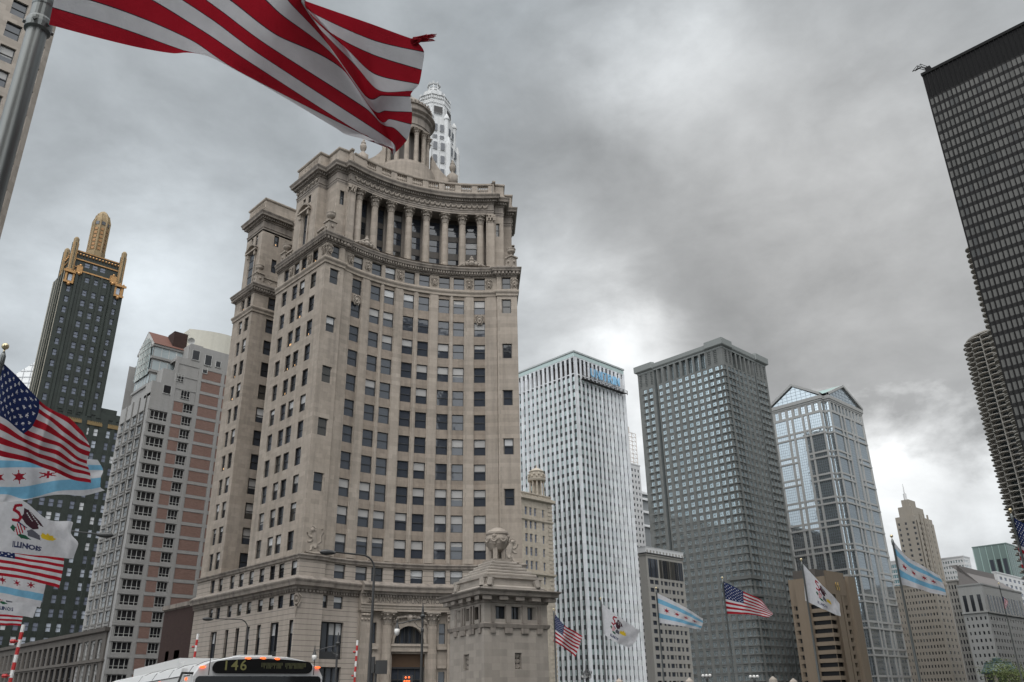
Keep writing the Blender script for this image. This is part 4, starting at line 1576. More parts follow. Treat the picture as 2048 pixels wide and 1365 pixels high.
# ------------------------------------------------------------------ glass tower with classical gables
M['palegranite'] = stone('pale_granite_frame', (0.27, 0.265, 0.25), var=.06, streak=.08, fine=.04)
M['blueglass'] = glass('silvery_blue_glass', [(3, (0.60, 0.65, 0.68)), (2, (0.52, 0.57, 0.60)), (1, (0.66, 0.71, 0.73))], .03, metal=.9, wav=.06)
M['bluemull'] = plain('steel_mullion', (0.16, 0.18, 0.2), .4, .5)
DO = thing('office_tower', 'silvery glass tower framed in pale granite with a triangular gable on each side', 'building', (574, 270, 0))
xa, ya, xb, yb = 546.0, 248.0, 602.0, 291.0
NT = 4.2
P = Path([(xa, yb), (xa, ya + NT), (xa + NT, ya + NT), (xa + NT, ya), (xb, ya), (xb, yb)], closed=True)
eL = yb - ya - NT
uN = eL + 2 * NT
nL = xb - xa - NT
bands = [172.4, 155.4, 139.5, 123.2, 107.9, 91.6, 75.3, 59.0, 42.7, 26.4, 10.1]
mb = MB()
sp = []
zt_, zb_ = 200.4, 0
def bays(u0, L):
    f = lambda a: u0 + a * L
    return [(f(.035), f(.27)), (f(.31), f(.375)), (f(.415), f(.585)), (f(.625), f(.69)), (f(.73), f(.965))]
def rows_for(mid):
    rs = []
    top = 187.9
    for b in bands:
        if mid and b in (155.4, 139.5, 75.3, 59.0):
            continue
        rs.append((b + 5.2, top))
        if not mid or b in (172.4, 123.2, 107.9, 91.6, 42.7, 26.4, 10.1):
            rs.append((b + 1.2, b + 3.9))
        top = b - .1
    rs.append((1.0, top))
    return sorted(rs)
for u0, L in ((0, eL), (uN, nL)):
    bb = bays(u0, L)
    edges = [u0] + [(bb[i][1] + bb[i + 1][0]) / 2 for i in range(4)] + [u0 + L]
    for i, b in enumerate(bb):
        sp += grid_wall(mb, P, edges[i], edges[i + 1], 0, 188.8, [b], rows_for(i == 2), .55)
    n = 7 if u0 == 0 else 9
    sp += grid_wall(mb, P, u0, u0 + L, 188.8, 196.2, spread(u0 + 1.2, u0 + L - 1.2, n, .62), [(189.6, 195.2)], .6)
# recessed corner: two narrow glass faces
for a, b in ((eL, eL + NT), (eL + NT, uN)):
    rs = sorted([(b_ + 5.0, t_ - .1) for b_, t_ in zip(bands, [188.0] + bands[:-1])] + [(1.0, bands[-1] - .1)] + [(b_ + 1.1, b_ + 4.0) for b_ in bands])
    sp += grid_wall(mb, P, a, b, 0, 196.2, [(a + .5, b - .5)], rs + [(189.4, 195.4)], .3)
P.wall(mb, uN + nL, P.L, 0, 196.2)
mb.build('wall', M['palegranite'], DO)
mb = MB()
P.sweep(mb, [(-.5, 196.1), (.35, 196.2), (.4, 197.2), (.9, 197.6), (1.0, 200.0), (-.5, 200.1)])
for b in bands:
    mb.build('belt_course', M['palegranite'], DO)
    mb = MB()
    P.sweep(mb, [(0, b), (.18, b), (.18, b + 1.0), (0, b + 1.0)], 0, eL * .39)
    P.sweep(mb, [(0, b), (.18, b), (.18, b + 1.0), (0, b + 1.0)], eL * .61, uN + nL * .39)
    P.sweep(mb, [(0, b), (.18, b), (.18, b + 1.0), (0, b + 1.0)], uN + nL * .61, uN + nL)
mb.build('belt_course', M['palegranite'], DO)
# gables with glazed tympanum and raking cornices, crossing roofs behind
ap = 212.0
mb = MB()
gl = MB()
for (A, B, inn) in ((Vector((xa, yb + 1, 0)), Vector((xa, ya + NT - 1, 0)), Vector((1, 0, 0))), (Vector((xa + NT - 1, ya, 0)), Vector((xb + 1, ya, 0)), Vector((0, 1, 0)))):
    Mi = (A + B) / 2
    d = (B - A).normalized()
    o = -inn
    zz = Vector((0, 0, 1))
    L = (B - A).length
    A0, B0, T0 = A + zz * 199.9, B + zz * 199.9, Mi + zz * ap
    for S, E_ in ((A0, T0), (T0, B0)):
        up_ = Vector((0, 0, 1.9))
        vs = [S + o * 1.2, E_ + o * 1.2, E_ + o * 1.2 + up_, S + o * 1.2 + up_, S - o * .6, E_ - o * .6, E_ - o * .6 + up_, S - o * .6 + up_]
        mb.mesh(vs, [(0, 1, 2, 3), (1, 0, 4, 5), (3, 2, 6, 7), (5, 4, 7, 6)])
    gl.face([A0 + d * 1.5 - o * .2, B0 - d * 1.5 - o * .2, T0 - o * .2 - zz * .4], 0)
    for k in range(1, 11):
        f = k / 11
        x = A0.lerp(B0, f)
        h = (ap - 199.9) * (1 - abs(2 * f - 1)) - .3
        gl.obox(x + zz * h / 2 - o * .15, d * .09, o * .06, zz * h / 2, 1)
    for k in range(1, 5):
        h = (ap - 199.9) * k / 5
        gl.obox(Mi + zz * (199.9 + h) - o * .16, d * (L / 2 * (1 - k / 5) - .5), o * .05, zz * .09, 1)
    far = inn * (58 if abs(inn.x) else 45)
    mb.mesh([A0 + zz * 1.8, T0 + zz * 1.8, B0 + zz * 1.8, A0 + zz * 1.8 + far, T0 + zz * 1.8 + far, B0 + zz * 1.8 + far], [(0, 1, 4, 3), (1, 2, 5, 4)], 1)
mb.build('gable', [M['palegranite'], plain('green_copper_roof', (0.22, 0.30, 0.28), .6)], DO)
gl.build('tympanum', [M['blueglass'], M['bluemull']], DO)
add_windows(DO, sp, [M['blueglass'], M['bluemull']], 'grid', lambda x, y: x > 1540)

# ------------------------------------------------------------------ black steel-and-glass slab
M['bronze'] = plain('black_anodised_steel', (0.012, 0.0118, 0.012), .8, .0, spec=.1)
M['tintglass'] = glass('bronze_tinted_glass', [(4, (0.062, 0.061, 0.056)), (4, (0.08, 0.078, 0.072)), (3, (0.046, 0.047, 0.045)), (2, (0.105, 0.10, 0.09))], .14, wav=.015, spec=.22)
IB = thing('office_tower', 'black steel and glass slab tower with a tall dark band along its top', 'building', (301, 30, 0))
P = foot(281.0, -18.0, 319.0, 69.7)
eL = 87.7
mb = MB()
n = int(eL / 1.524)
cols = [(eL - 0) * 0 + .25 + 1.524 * k + .13 for k in range(n)]
cols = [(c - .05, c + 1.34) for c in cols]
rw = [(201.7 - 3.95 * k - 2.55, 201.7 - 3.95 * k) for k in range(50)]
sp = grid_wall(mb, P, 0, eL, 0, 202.4, cols, rw[::-1], .12, span=.1, mspan=1)
P.wall(mb, 0, eL, 202.4, 213.3, -.2, 0)
P.wall(mb, eL, P.L, 0, 213.3)
mb.build('wall', [M['bronze'], plain('dark_spandrel_steel', (0.022, 0.0215, 0.0215), .8, .0, spec=.12)], IB)
mb = MB()
for k in range(n + 1):
    u = .25 + 1.524 * k
    mb.pbox(P, u - .055, u + .055, 0, 213.2, 0, .2)
mb.build('mullion', M['bronze'], IB, stuff=True)
mb = MB()
P.sweep(mb, [(-.3, 212.9), (.32, 212.9), (.32, 214.0), (-.3, 214.0)])
roofcap(mb, P, 213.8)
mb.build('roof', M['bronze'], IB)
add_windows(IB, sp, [M['tintglass'], M['bronze']], 0)
WR = thing('window_washing_rig', 'small steel window washing rig on the roof corner of the black slab tower', 'rig', (283, 68.5, 214.0))
mb = MB()
mb.box((281.6, 66.6, 214.0), (284.0, 68.4, 216.2))
mb.build('carriage', M['bronze'], WR)
mb = MB()
for dy in (67.0, 68.2):
    mb.tube([(283, dy, 215.6), (281.5, dy + 2.2, 217.2), (281.2, dy + 4.4, 216.9)], .14, 6)
    mb.tube([(283, dy, 216.2), (281.5, dy + 2.4, 218.6), (281.2, dy + 4.4, 216.9)], .12, 6)
    mb.tube([(281.5, dy + 2.3, 217.2), (281.5, dy + 2.4, 218.6)], .1, 6)
mb.tube([(281.4, 69.6, 216.9), (281.4, 71.8, 216.7)], .12, 6)
mb.build('jib', M['bronze'], WR)

# ------------------------------------------------------------------ round towers of scalloped balconies
M['cast'] = plain('balcony_concrete', (0.30, 0.28, 0.25), .85, var=.15)
M['castdark'] = glass('balcony_window', [(1, (0.02, 0.024, 0.024)), (1, (0.04, 0.045, 0.045))], .1)


def petal_tower(label, cx, cy, ztop, r, fh, nfl, rot, vis):
    t = thing('round_tower', label, 'building', (cx, cy, 0), 'round towers of scalloped balconies')
    mb = MB()
    mb.lathe((cx, cy), [(r - .6, 0), (r - .6, ztop - 1)], 48)
    mb.build('core_wall', M['castdark'], t)
    mb = MB()
    for k in range(16):
        a = rot + 2 * pi * (k + .5) / 16
        mb.obox((cx + (r + .2) * cos(a), cy + (r + .2) * sin(a), ztop / 2 - 1), Vector((cos(a), sin(a), 0)) * .9, Vector((-sin(a), cos(a), 0)) * .28, (0, 0, ztop / 2 - 1))
    mb.build('column', M['cast'], t, stuff=True)
    mb = MB()
    mb.lathe((cx, cy), [(r + 1.5, ztop - 1.2), (r + 1.5, ztop - .5), (5.5, ztop - .5), (5.5, ztop + 7), (4.5, ztop + 7.4)], 48)
    mb.build('roof', M['cast'], t)
    hw = r * sin(pi / 16) * 1.02
    items = []
    for f in range(nfl):
        z = ztop - 2.6 - f * fh
        for k in range(16):
            a = rot + 2 * pi * k / 16
            c = Vector((cx + (r - .2) * cos(a), cy + (r - .2) * sin(a), z))
            o = Vector((cos(a), sin(a), 0))
            pr = proj(c + o * 2)
            d = o.dot((CAMP - c).normalized())
            sc = -1.0
            if pr and 0 < pr[0] < IMW and 0 < pr[1] < IMH and vis(*pr) and d > -.15:
                sc = d + .3
            items.append((sc, c, o, Vector((-sin(a), cos(a), 0))))
    items.sort(key=lambda q: -q[0])
    rest = MB()
    for i, (sc, c, o, s) in enumerate(items):
        m = MB() if (i < 100 and sc > 0) else rest
        n = 10
        prof = []
        for k in range(n + 1):
            w = pi * k / n
            prof.append(c - s * hw * cos(w) + o * (3.3 * sin(w) ** .75 if k not in (0, n) else 0))
        dn, up_ = Vector((0, 0, -.14)), Vector((0, 0, .20))
        V = [p + dn for p in prof] + [p + up_ for p in prof] + [c + (p - c) * .93 + up_ for p in prof] + [c + (p - c) * .93 for p in prof]
        N = n + 1
        F = [tuple(range(N))]
        for k in range(n):
            F += [(k, k + 1, N + k + 1, N + k), (N + k, N + k + 1, 2 * N + k + 1, 2 * N + k), (2 * N + k, 2 * N + k + 1, 3 * N + k + 1, 3 * N + k)]
        F.append(tuple(3 * N + k for k in range(N)))
        m.mesh(V, F)
        if m is not rest:
            m.build('balcony', M['cast'], t)
    rest.build('balcony', M['cast'], t, stuff=True)


def center_from_left(px, py, D, r):
    """centre of a round tower whose left silhouette passes through a pixel at a distance"""
    v = ray(px, py)
    p = CAMP + v * D
    n = Vector((v.y, -v.x, 0)).normalized()
    if n.dot(RT) < 0:
        n = -n
    c = p + n * r
    return c.x, c.y


D_ = 470
cx, cy = center_from_left(1924, 690, D_, 19.6)
petal_tower('round tower of scalloped concrete balconies, its whole roof in view', cx, cy, z_at(1924, 690, at_d(1924, 690, D_)), 16.6, 2.72, 60, .2, lambda x, y: x < 1995 + (y - 660) * .25)
D_ = 395
cx, cy = center_from_left(1951, 585, D_, 19.6)
petal_tower('nearer round tower of scalloped balconies mostly hidden by the black slab tower', cx, cy, 190.0, 16.6, 2.72, 66, .05, lambda x, y: x < 1960 + (y - 560) * .27 + 40)


def box_from(px, py, D, left=None, right=None, dl=20.0, dr=20.0):
    """grid-aligned footprint from its nearest top corner, with the far ends of its two visible faces"""
    c = at_d(px, py, D)
    yl = at_x(left[0], left[1], c.x).y if left else c.y + dl
    xr = at_y(right[0], right[1], c.y).x if right else c.x + dr
    return c.x, c.y, xr, yl, c.z


def simple_tower(name, label, foot4, h, wallm, glassm, e=None, n=None, fh=3.6, frac=.5, depth=.3, ztop=2.0, style=0, corn=None, z0=0.0, vis=None, barm=None, parts_cap=100, span=None, mspan=None):
    x0, y0, x1, y1 = foot4
    t = thing(name, label, 'building', ((x0 + x1) / 2, (y0 + y1) / 2, 0))
    P = foot(x0, y0, x1, y1)
    eL, nL = y1 - y0, x1 - x0
    mb = MB()
    nfl = int((h - ztop - 1) / fh)
    rw = sorted((h - ztop - fh * k - fh * frac, h - ztop - fh * k) for k in range(nfl))
    sp = []
    for (u0, L, q) in ((0, eL, e), (eL, nL, n)):
        if q is None:
            P.wall(mb, u0, u0 + L, z0, h)
        else:
            cs = q(u0, L) if callable(q) else spread(u0 + L * .03, u0 + L * .97, q[0], q[1])
            sp += grid_wall(mb, P, u0, u0 + L, z0, h, cs, rw, depth, span=span, mspan=1 if span else 0)
    P.wall(mb, eL + nL, P.L, z0, h)
    mb.build('wall', [wallm, mspan or wallm], t)
    mb = MB()
    P.sweep(mb, corn or [(-.3, h), (.25, h), (.35, h + .5), (.35, h + 1.0), (-.5, h + 1.0)])
    roofcap(mb, P, h + .3)
    mb.build('roof', wallm, t)
    if sp:
        add_windows(t, sp, [glassm, barm or M['sash']], style, vis, parts_cap)
    return t, P, eL, nL


# ------------------------------------------------------------------ green and gold tower
M['greenterra'] = stone('dark_green_terracotta', (0.026, 0.032, 0.026), var=.3, streak=.2, block=(1.2, .8), joint=.2, fine=.3, rough=.45)
M['gold'] = plain('gilded_terracotta', (0.34, 0.19, 0.075), .5, .5, var=.5, scale=1.6)
M['goldstone'] = stone('gilded_pale_stone', (0.25, 0.178, 0.092), var=.25, streak=.4, rough=.6, fine=.3)
M['paleblueglass'] = glass('pale_blue_glass', [(3, (0.34, 0.37, 0.42)), (3, (0.13, 0.145, 0.185)), (2, (0.46, 0.47, 0.48)), (1, (0.04, 0.045, 0.06))], .08, wav=.02)  # pale pane colours stand for window shades and bluish sky reflection
CB = thing('art_deco_tower', 'dark green tower with gilded corner turrets and a gilded rounded spire', 'building', (64, 247, 0))
x0, y0 = 54.6, 241.8
x1, y1 = 71.4, 251.5
P = foot(x0, y0, x1, y1)
eL, nL = y1 - y0, x1 - x0
mb = MB()
fl = [(83.1 - 3.3 * 10 + 3.3 * k, 83.1 - 3.3 * 10 + 3.3 * k + 1.9) for k in range(20)]
fl = [r for r in fl if r[1] < 117]
cx_ = lambda xs, w=.95: [(eL + x - x0 - w / 2, eL + x - x0 + w / 2) for x in xs]
sp = grid_wall(mb, P, 0, eL, 0, 119, [(eL * (k + .5) / 4 - .5, eL * (k + .5) / 4 + .5) for k in range(4)], fl, .3, span=.2, mspan=1)
sp += grid_wall(mb, P, eL, eL + 3.6, 0, 119, cx_([56.45], 1.15), fl, .3)
sp += grid_wall(mb, P, eL + 3.6, eL + 13.4, 0, 121.6, cx_([60.9, 63.45, 66.0], 1.15), fl + [(117.1, 118.8)], .3)
sp += grid_wall(mb, P, eL + 13.4, eL + nL, 0, 119, cx_([69.7], 1.15), fl, .3)
for u in (eL + 3.6, eL + 13.4):
    mb.pbox(P, u - .35, u + .35, 70, 119, 0, .45)
for u in (eL + 5.2, eL + 7.45, eL + 10.1, eL + 12.4):
    mb.pbox(P, u - .3, u + .3, 70, 120, 0, .25)
for k in range(5):
    mb.pbox(P, eL * k / 4 - .13, eL * k / 4 + .13, 70, 119, 0, .12, 2)
P.wall(mb, eL + nL, P.L, 0, 119)
mb.prism([(x0 + 1.6, y0 + 1.2), (x1 - 1.6, y0 + 1.2), (x1 - 1.6, y1 - .6), (x0 + 1.6, y1 - .6)], 119, 127.2)
mb.cap([(x0, y0), (x1, y0), (x1, y1), (x0, y1)], 119)
mb.build('wall', [M['greenterra'], M['spandark'], plain('pale_gilt_pier', (0.20, 0.185, 0.145), .6)], CB)
PT = foot(x0 + 1.6, y0 + 1.2, x1 - 1.6, y1 - .6)
tE, tN = y1 - y0 - 1.8, nL - 3.2
mb = MB()
for z, d, h in ((121.5, .2, .28), (126.7, .25, .3), (124.0, .3, .4)):
    PT.sweep(mb, [(0, z), (d, z + .05), (d, z + h), (0, z + h)])
for k in range(14):
    u = tE + .6 + (tN - 1.2) * (k + .5) / 14
    mb.ball(PT(u, 125.9, .2), .36, 8)
    mb.ball(PT(u, 121.0, .1), .24, 8)
for k in range(6):
    u = .6 + (tE - 1.2) * (k + .5) / 6
    mb.ball(PT(u, 125.9, .2), .34, 8)
for u in (eL + 3.9, eL + 13.0):
    mb.pbox(P, u - .75, u + .75, 119.2, 121.5, 0, .55)
    mb.ball(P(u, 119.0, .35), .55, 8)
    mb.ball(P(u, 121.7, .3), .45, 8)
mb.pbox(P, eL + 4.5, eL + 12.4, 119.9, 120.3, 0, .28)
mb.build('gilded_frieze', M['gold'], CB)
t3 = []
for k in range(3):
    t3.append((PT, tE + 3.6 + 2.2 * k, tE + 4.9 + 2.2 * k, 122.3, 123.6, .03, 0, 0))
sp3 = []
add_windows(CB, sp, [M['paleblueglass'], M['sash']], 'sash', lambda x, y: x < 245 and y < 960)
for s in t3:
    mb = MB()
    pane_simple(mb, s, 'sash')
    mb.build('window', [M['paleblueglass'], M['sash']], CB)
for (tx, ty, zt_) in ((x0 + 1.5, y0 + .9, 131.0), (x1 - 1.5, y0 + .9, 131.2), (x0 + 1.5, y1 - .8, 130.6)):
    mb = MB()
    mb.lathe((tx, ty), [(.9, 119.0), (.9, 128.9), (.78, 129.0), (.78, zt_ - .7), (.5, zt_ - .2), (.2, zt_)], 8, 0, a0=pi / 8)
    for k in range(8):
        a = 2 * pi * k / 8
        mb.tube([(tx + .86 * cos(a), ty + .86 * sin(a), 119.5), (tx + .86 * cos(a), ty + .86 * sin(a), 129.0)], .1, 5, 1 if k % 2 else 2)
    mb.build('turret', [M['goldstone'], M['gold'], M['greenterra']], CB)
for (sx, u) in ((0, eL + 1.75), (1, eL + nL - 1.75)):
    mb = MB()
    mb.pbox(P, u - 1.5, u + 1.5, 118.6, 119.3, 0, .7)
    mb.pbox(P, u - 1.25, u + 1.25, 115.3, 115.9, 0, .6)
    mb.pbox(P, u - 1.2, u - .7, 115.9, 118.6, 0, .35)
    mb.pbox(P, u + .7, u + 1.2, 115.9, 118.6, 0, .35)
    mb.ball(P(u, 115.0, .3), .5, 8)
    for q_ in range(3):
        mb.ball(P(u - 1 + q_, 119.5, .4), .3, 8)
    mb.pbox(P, u - .5, u + .5, 116.2, 118.2, 0, .1, 1)
    mb.build('gilded_balcony', [M['gold'], M['paleblueglass']], CB)
mb = MB()
sc_ = Vector((62.0 + .9, y0 + 5.0))
mb.lathe((sc_.x, sc_.y), [(2.75, 126), (2.75, 129.6), (2.3, 129.7), (2.3, 140.2), (2.2, 141.4), (1.8, 142.8), (1.1, 143.9), (.3, 144.5)], 8, 0, a0=pi / 8)
for k in range(8):
    a = pi / 8 + 2 * pi * k / 8
    mb.tube([(sc_.x + 2.32 * cos(a), sc_.y + 2.32 * sin(a), 129.5), (sc_.x + 2.32 * cos(a), sc_.y + 2.32 * sin(a), 140.3), (sc_.x + 1.8 * cos(a), sc_.y + 1.8 * sin(a), 142.8)], [.34, .34, .2], 6, 0)
for k in range(8):
    a = 2 * pi * k / 8
    o = Vector((cos(a), sin(a), 0))
    t = Vector((-sin(a), cos(a), 0))
    c = Vector((sc_.x, sc_.y, 0)) + o * 2.16
    for j in range(6):
        mb.obox(c + Vector((0, 0, 130.6 + j * 1.35)), t * .42, o * .12, Vector((0, 0, .42)), 1)
    mb.obox(c + Vector((0, 0, 139.4)), t * .5, o * .12, Vector((0, 0, .55)), 2)
mb.build('spire', [M['goldstone'], plain('reddish_gilt_panel', (0.25, 0.13, 0.05), .5, .3), M['officeglass']], CB)
# the broad lower block
LBX1 = 77.6
PL = foot(54.2, 241.2, LBX1, 262)
mb = MB()
c2 = [(PL.u[1] + x - 54.2 - .62, PL.u[1] + x - 54.2 + .62) for x in (56.0, 58.2, 61.0, 63.3, 65.5, 68.56, 71.0, 74.35, 76.5)]
fl2 = [(72.4 - 3.45 * k, 72.4 - 3.45 * k + 2.0) for k in range(20)]
sp = grid_wall(mb, PL, 0, PL.u[1], 0, 77.5, spread(1, PL.u[1] - 1, 7, .5), fl2[::-1], .3, span=.3, mspan=1)
sp += grid_wall(mb, PL, PL.u[1], PL.u[2], 0, 77.5, c2, fl2[::-1], .3, span=.18, mspan=0)
PL.wall(mb, PL.u[2], PL.L, 0, 77.5)
mb.cap([(54.2, 241.2), (LBX1, 241.2), (LBX1, 262), (54.2, 262)], 77.5)
mb.prism([(70.5, 243.2), (76.2, 243.2), (76.2, 255), (70.5, 255)], 77.5, 81.3)
mb.prism([(58, 242), (77.0, 242), (77.0, 258), (58, 258)], 77.5, 79.6)
mb.build('lower_wall', [M['greenterra'], M['spandark']], CB)
mb = MB()
for a, b in ((PL.u[1] + 9.0, PL.u[1] + 12.6), (PL.u[1] + 14.0, PL.u[1] + 18.0), (PL.u[1] + 19.6, PL.u[2] - .6), (PL.u[1] + 4, PL.u[1] + 7.6)):
    mb.pbox(PL, a, b, 75.2, 76.0, 0, .14)
    for k in range(8):
        mb.pbox(PL, a + (b - a) * k / 8, a + (b - a) * (k + .6) / 8, 76.0, 76.35, 0, .14)
mb.build('gilded_frieze', plain('dull_gilding', (0.16, 0.11, 0.045), .6, .3, var=.3), CB)
add_windows(CB, sp, [M['paleblueglass'], M['sash']], 'sash', lambda x, y: x < 240 and y > 830, cap=0)

# ------------------------------------------------------------------ white tower with the sloping diamond roof
DI = thing('office_tower', 'white tower with black window bands and a steep sloping roof behind the green tower', 'building', (80, 420, 0))
M['whitepanel'] = plain('white_metal_panel', (0.62, 0.63, 0.63), .5)
c = at_d(66, 790, 430)
r_ = RT.copy()
r_.z = 0
r_.normalize()
f_ = Vector((-r_.y, r_.x, 0))
if f_.dot(Vector((sin(YAW), cos(YAW), 0))) < 0:
    f_ = -f_
zl = c.z
b0 = Vector((c.x, c.y, 0)) + r_ * 2 - r_ * 26
b1 = Vector((c.x, c.y, 0)) + r_ * 7
mb = MB()
A, B = b0, b1
C_, D2 = b1 + f_ * 30, b0 + f_ * 30
zz = Vector((0, 0, 1))
for p, q_ in ((A, B), (B, C_), (C_, D2), (D2, A)):
    mb.face([p, q_, q_ + zz * zl, p + zz * zl])
apx = A.lerp(B, 1.0) + zz * (zl + 24)
apx2 = apx + f_ * 30
A1, B1, C1, D1 = A + zz * zl, B + zz * zl, C_ + zz * zl, D2 + zz * zl
mb.mesh([A1, B1, apx, D1, C1, apx2], [(0, 1, 2), (0, 2, 5, 3), (4, 3, 5), (1, 4, 5, 2)])
mb.build('wall', M['whitepanel'], DI)
mb = MB()
for k in range(26):
    z = zl - 2.6 - k * 4.0
    mb.obox((A + B) / 2 - f_ * .12 + zz * z, (B - A) * .5, f_ * .1, zz * .95)
mb.build('window_band', M['officeglass'], DI)
mb = MB()
for k in range(1, 8):
    z = 24 * k / 8
    e0 = A1.lerp(apx, k / 8)
    e1 = B1 + zz * z
    mb.obox((e0 + e1) / 2 - f_ * .1, (e1 - e0) / 2, f_ * .12, zz * .12)
for k in range(1, 9):
    p = A1.lerp(B1, k / 9)
    mb.obox(p + zz * (24 * k / 18) - f_ * .1, r_ * .12, f_ * .12, zz * (12 * k / 9))
mb.build('panel_joint', plain('grey_joint', (0.35, 0.36, 0.37), .6), DI)

# ------------------------------------------------------------------ pink brick and concrete apartment tower
M['conc'] = stone('grey_concrete_frame', (0.265, 0.255, 0.24), var=.08, streak=.14)
M['pink'] = stone('pink_brick_panel', (0.20, 0.122, 0.098), var=.10, streak=.08, block=(.45, .15), joint=.12)
M['aptglass'] = glass('apartment_glass', [(4, (0.018, 0.018, 0.02)), (2, (0.05, 0.048, 0.045)), (1, (0.16, 0.155, 0.15))], .06)
M['whiteframe'] = plain('white_window_frame', (0.40, 0.40, 0.385), .5)
M['cream'] = stone('cream_stucco', (0.48, 0.455, 0.385), var=.05, streak=.12)
M['tile'] = plain('brown_roof_tile', (0.105, 0.042, 0.028), .8, var=.25)
M['brick'] = stone('dark_red_brick', (0.040, 0.021, 0.017), block=(.5, .16), joint=.2, streak=.1)
AP = thing('apartment_tower', 'pink brick and grey concrete apartment tower stepping down in roof terraces', 'building', (64, 165, 0))
x0, y0, x1, y1 = 54.6, 157.0, 76.0, 171.8
P = foot(x0, y0, x1, y1)
eL = y1 - y0
N_ = lambda x: eL + x - x0
FL = 2.62
tops = [54.75 - FL * k for k in range(20)]
wz4 = sorted((t - 1.75, t) for t in tops)
allz = sorted((t - 1.75, t) for t in [54.75 + FL * k for k in range(-19, 5)])
mb = MB()
sp4 = grid_wall(mb, P, eL, N_(58.9), 0, 57.6, [(N_(55.05), N_(58.35))], wz4, .25)
hz = [r for r in allz if r[1] < 66.5]
sp3_ = grid_wall(mb, P, N_(58.9), N_(63.55), 0, 66.0, [(N_(61.3), N_(63.2))], [r for r in hz if r[1] < 57.6] + [], .25, skip=None)
P.wall(mb, N_(63.55), eL + x1 - x0, 0, 70.0)
mb.cap([(x0, y0), (58.9, y0), (58.9, y1), (x0, y1)], 57.6)
# terraces stepping up to the west
for xa_, xb_, zq_, zt_ in ((54.6, 58.9, 57.6, 60.6), (56.3, 58.9, 60.6, 63.6), (58.6, 63.55, 66.0, 66.8), (61.0, 63.55, 66.8, 70.2)):
    mb.prism([(xa_, y0), (xb_, y0), (xb_, y0 + 3.1), (xa_, y0 + 3.1)], zq_, zt_)
ebays = [159.9, 163.2, 166.4, 169.5]
se = []
for y in ebays:
    pass
se = grid_wall(mb, P, 0, eL, 0, 58.2, [(y1 - y - .95, y1 - y + .95) for y in reversed(ebays)], wz4, .12)
P.wall(mb, P.u[2], P.L, 0, 68)
mb.cap([(58.9, y0), (x1, y0), (x1, y1), (58.9, y1)], 66.0)
mb.build('wall', M['conc'], AP)
mb = MB()
for y in ebays:
    u = y1 - y
    for r in wz4:
        mb.pbox(P, u - 1.1, u + 1.1, r[0] - .3, r[0] - .02, 0, .16)
        mb.pbox(P, u - 1.2, u + 1.2, r[1] + .02, r[1] + .16, 0, .22)
    mb.pbox(P, u + 1.25, u + 1.5, 0, 58.2, 0, .2)
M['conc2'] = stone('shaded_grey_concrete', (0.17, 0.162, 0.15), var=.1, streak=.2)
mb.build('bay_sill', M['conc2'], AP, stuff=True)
pk = MB()
fr = MB()
for t in [54.75 + FL * k for k in range(-19, 5)]:
    for a, b in ((59.35, 61.2), (64.2, 68.1), (68.9, 75.6)):
        if b < 62 and t > 57.6:
            continue
        pk.pbox(P, N_(a), N_(b), t - 1.9, t + .02, 0, .03)
for a, b in ((58.45, 59.2), (63.35, 64.05), (68.2, 68.8)):
    fr.pbox(P, N_(a), N_(b), 0, 66.0, 0, .12)
for t in [54.75 + FL * k for k in range(-19, 5)]:
    fr.pbox(P, N_(x0 + .01 if t < 57 else 59.2), N_(x1 - .1), t + .08, t + .66, 0, .09)
pk.build('brick_panel', M['pink'], AP, stuff=True)
fr.build('concrete_frame', M['conc'], AP)
upz = [(P, N_(61.3 - .9), N_(63.1 - .9), r[0], r[1], .05, 0, r) for r in hz if 57.6 < r[1] < 62] + [(P, N_(58.8), N_(60.6), 61.6, 63.2, .05, 0, 0)]
add_windows(AP, sp4, [M['aptglass'], M['whiteframe']], 'four', cap=40)
add_windows(AP, sp3_ + upz, [M['aptglass'], M['whiteframe']], 'three', cap=40)
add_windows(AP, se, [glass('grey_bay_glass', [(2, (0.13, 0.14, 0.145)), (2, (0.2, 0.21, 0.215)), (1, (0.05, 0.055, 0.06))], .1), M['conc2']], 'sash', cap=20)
for (a, b, z0_, z1_) in ((61.6, 63.0, 66.9, 68.9), (64.3, 65.6, 66.4, 68.6), (66.6, 67.6, 66.6, 67.8), (64.1, 65.0, 64.6, 65.7), (57.0, 58.4, 58.6, 60.2)):
    mb = MB()
    s = (P, N_(a), N_(b), z0_, z1_, .06)
    pane_simple(mb, s)
    for u in (a - .1, b):
        mb.pbox(P, N_(u), N_(u + .1), z0_ - .1, z1_ + .1, .03, .14, 1)
    mb.pbox(P, N_(a), N_(b), z0_ - .1, z0_, .03, .14, 1)
    mb.build('window', [M['aptglass'], M['whiteframe']], AP)
# glazed sunrooms set back behind the terraces, under a tiled gable
SR = foot(55.0, 160.2, 61.2, 168.0)
mb = MB()
SR.wall(mb, 0, SR.L, 57.6, 69.2, 0, 0)
for z in (60.4, 63.4, 66.3, 68.9):
    SR.sweep(mb, [(0, z), (.3, z + .05), (.35, z + .5), (0, z + .5)])
mb.build('sunroom_wall', M['conc'], AP)
for z in (60.9, 63.9, 66.8):
    mb = MB()
    s = (SR, SR.u[1] + .15, SR.u[2] - .2, z + .1, z + 2.1, .05)
    pane_simple(mb, s, 'grid')
    s = (SR, .4, SR.u[1] - .1, z + .1, z + 2.1, .05)
    pane_simple(mb, s, 'grid')
    mb.build('sunroom_glazing', [glass('curtained_glass', [(2, (0.30, 0.34, 0.35)), (1, (0.16, 0.19, 0.2))], .08), M['whiteframe']], AP)
mb = MB()
yr0, yr1, ym, zr0, zr1 = 159.7, 168.4, 164.0, 69.4, 73.3
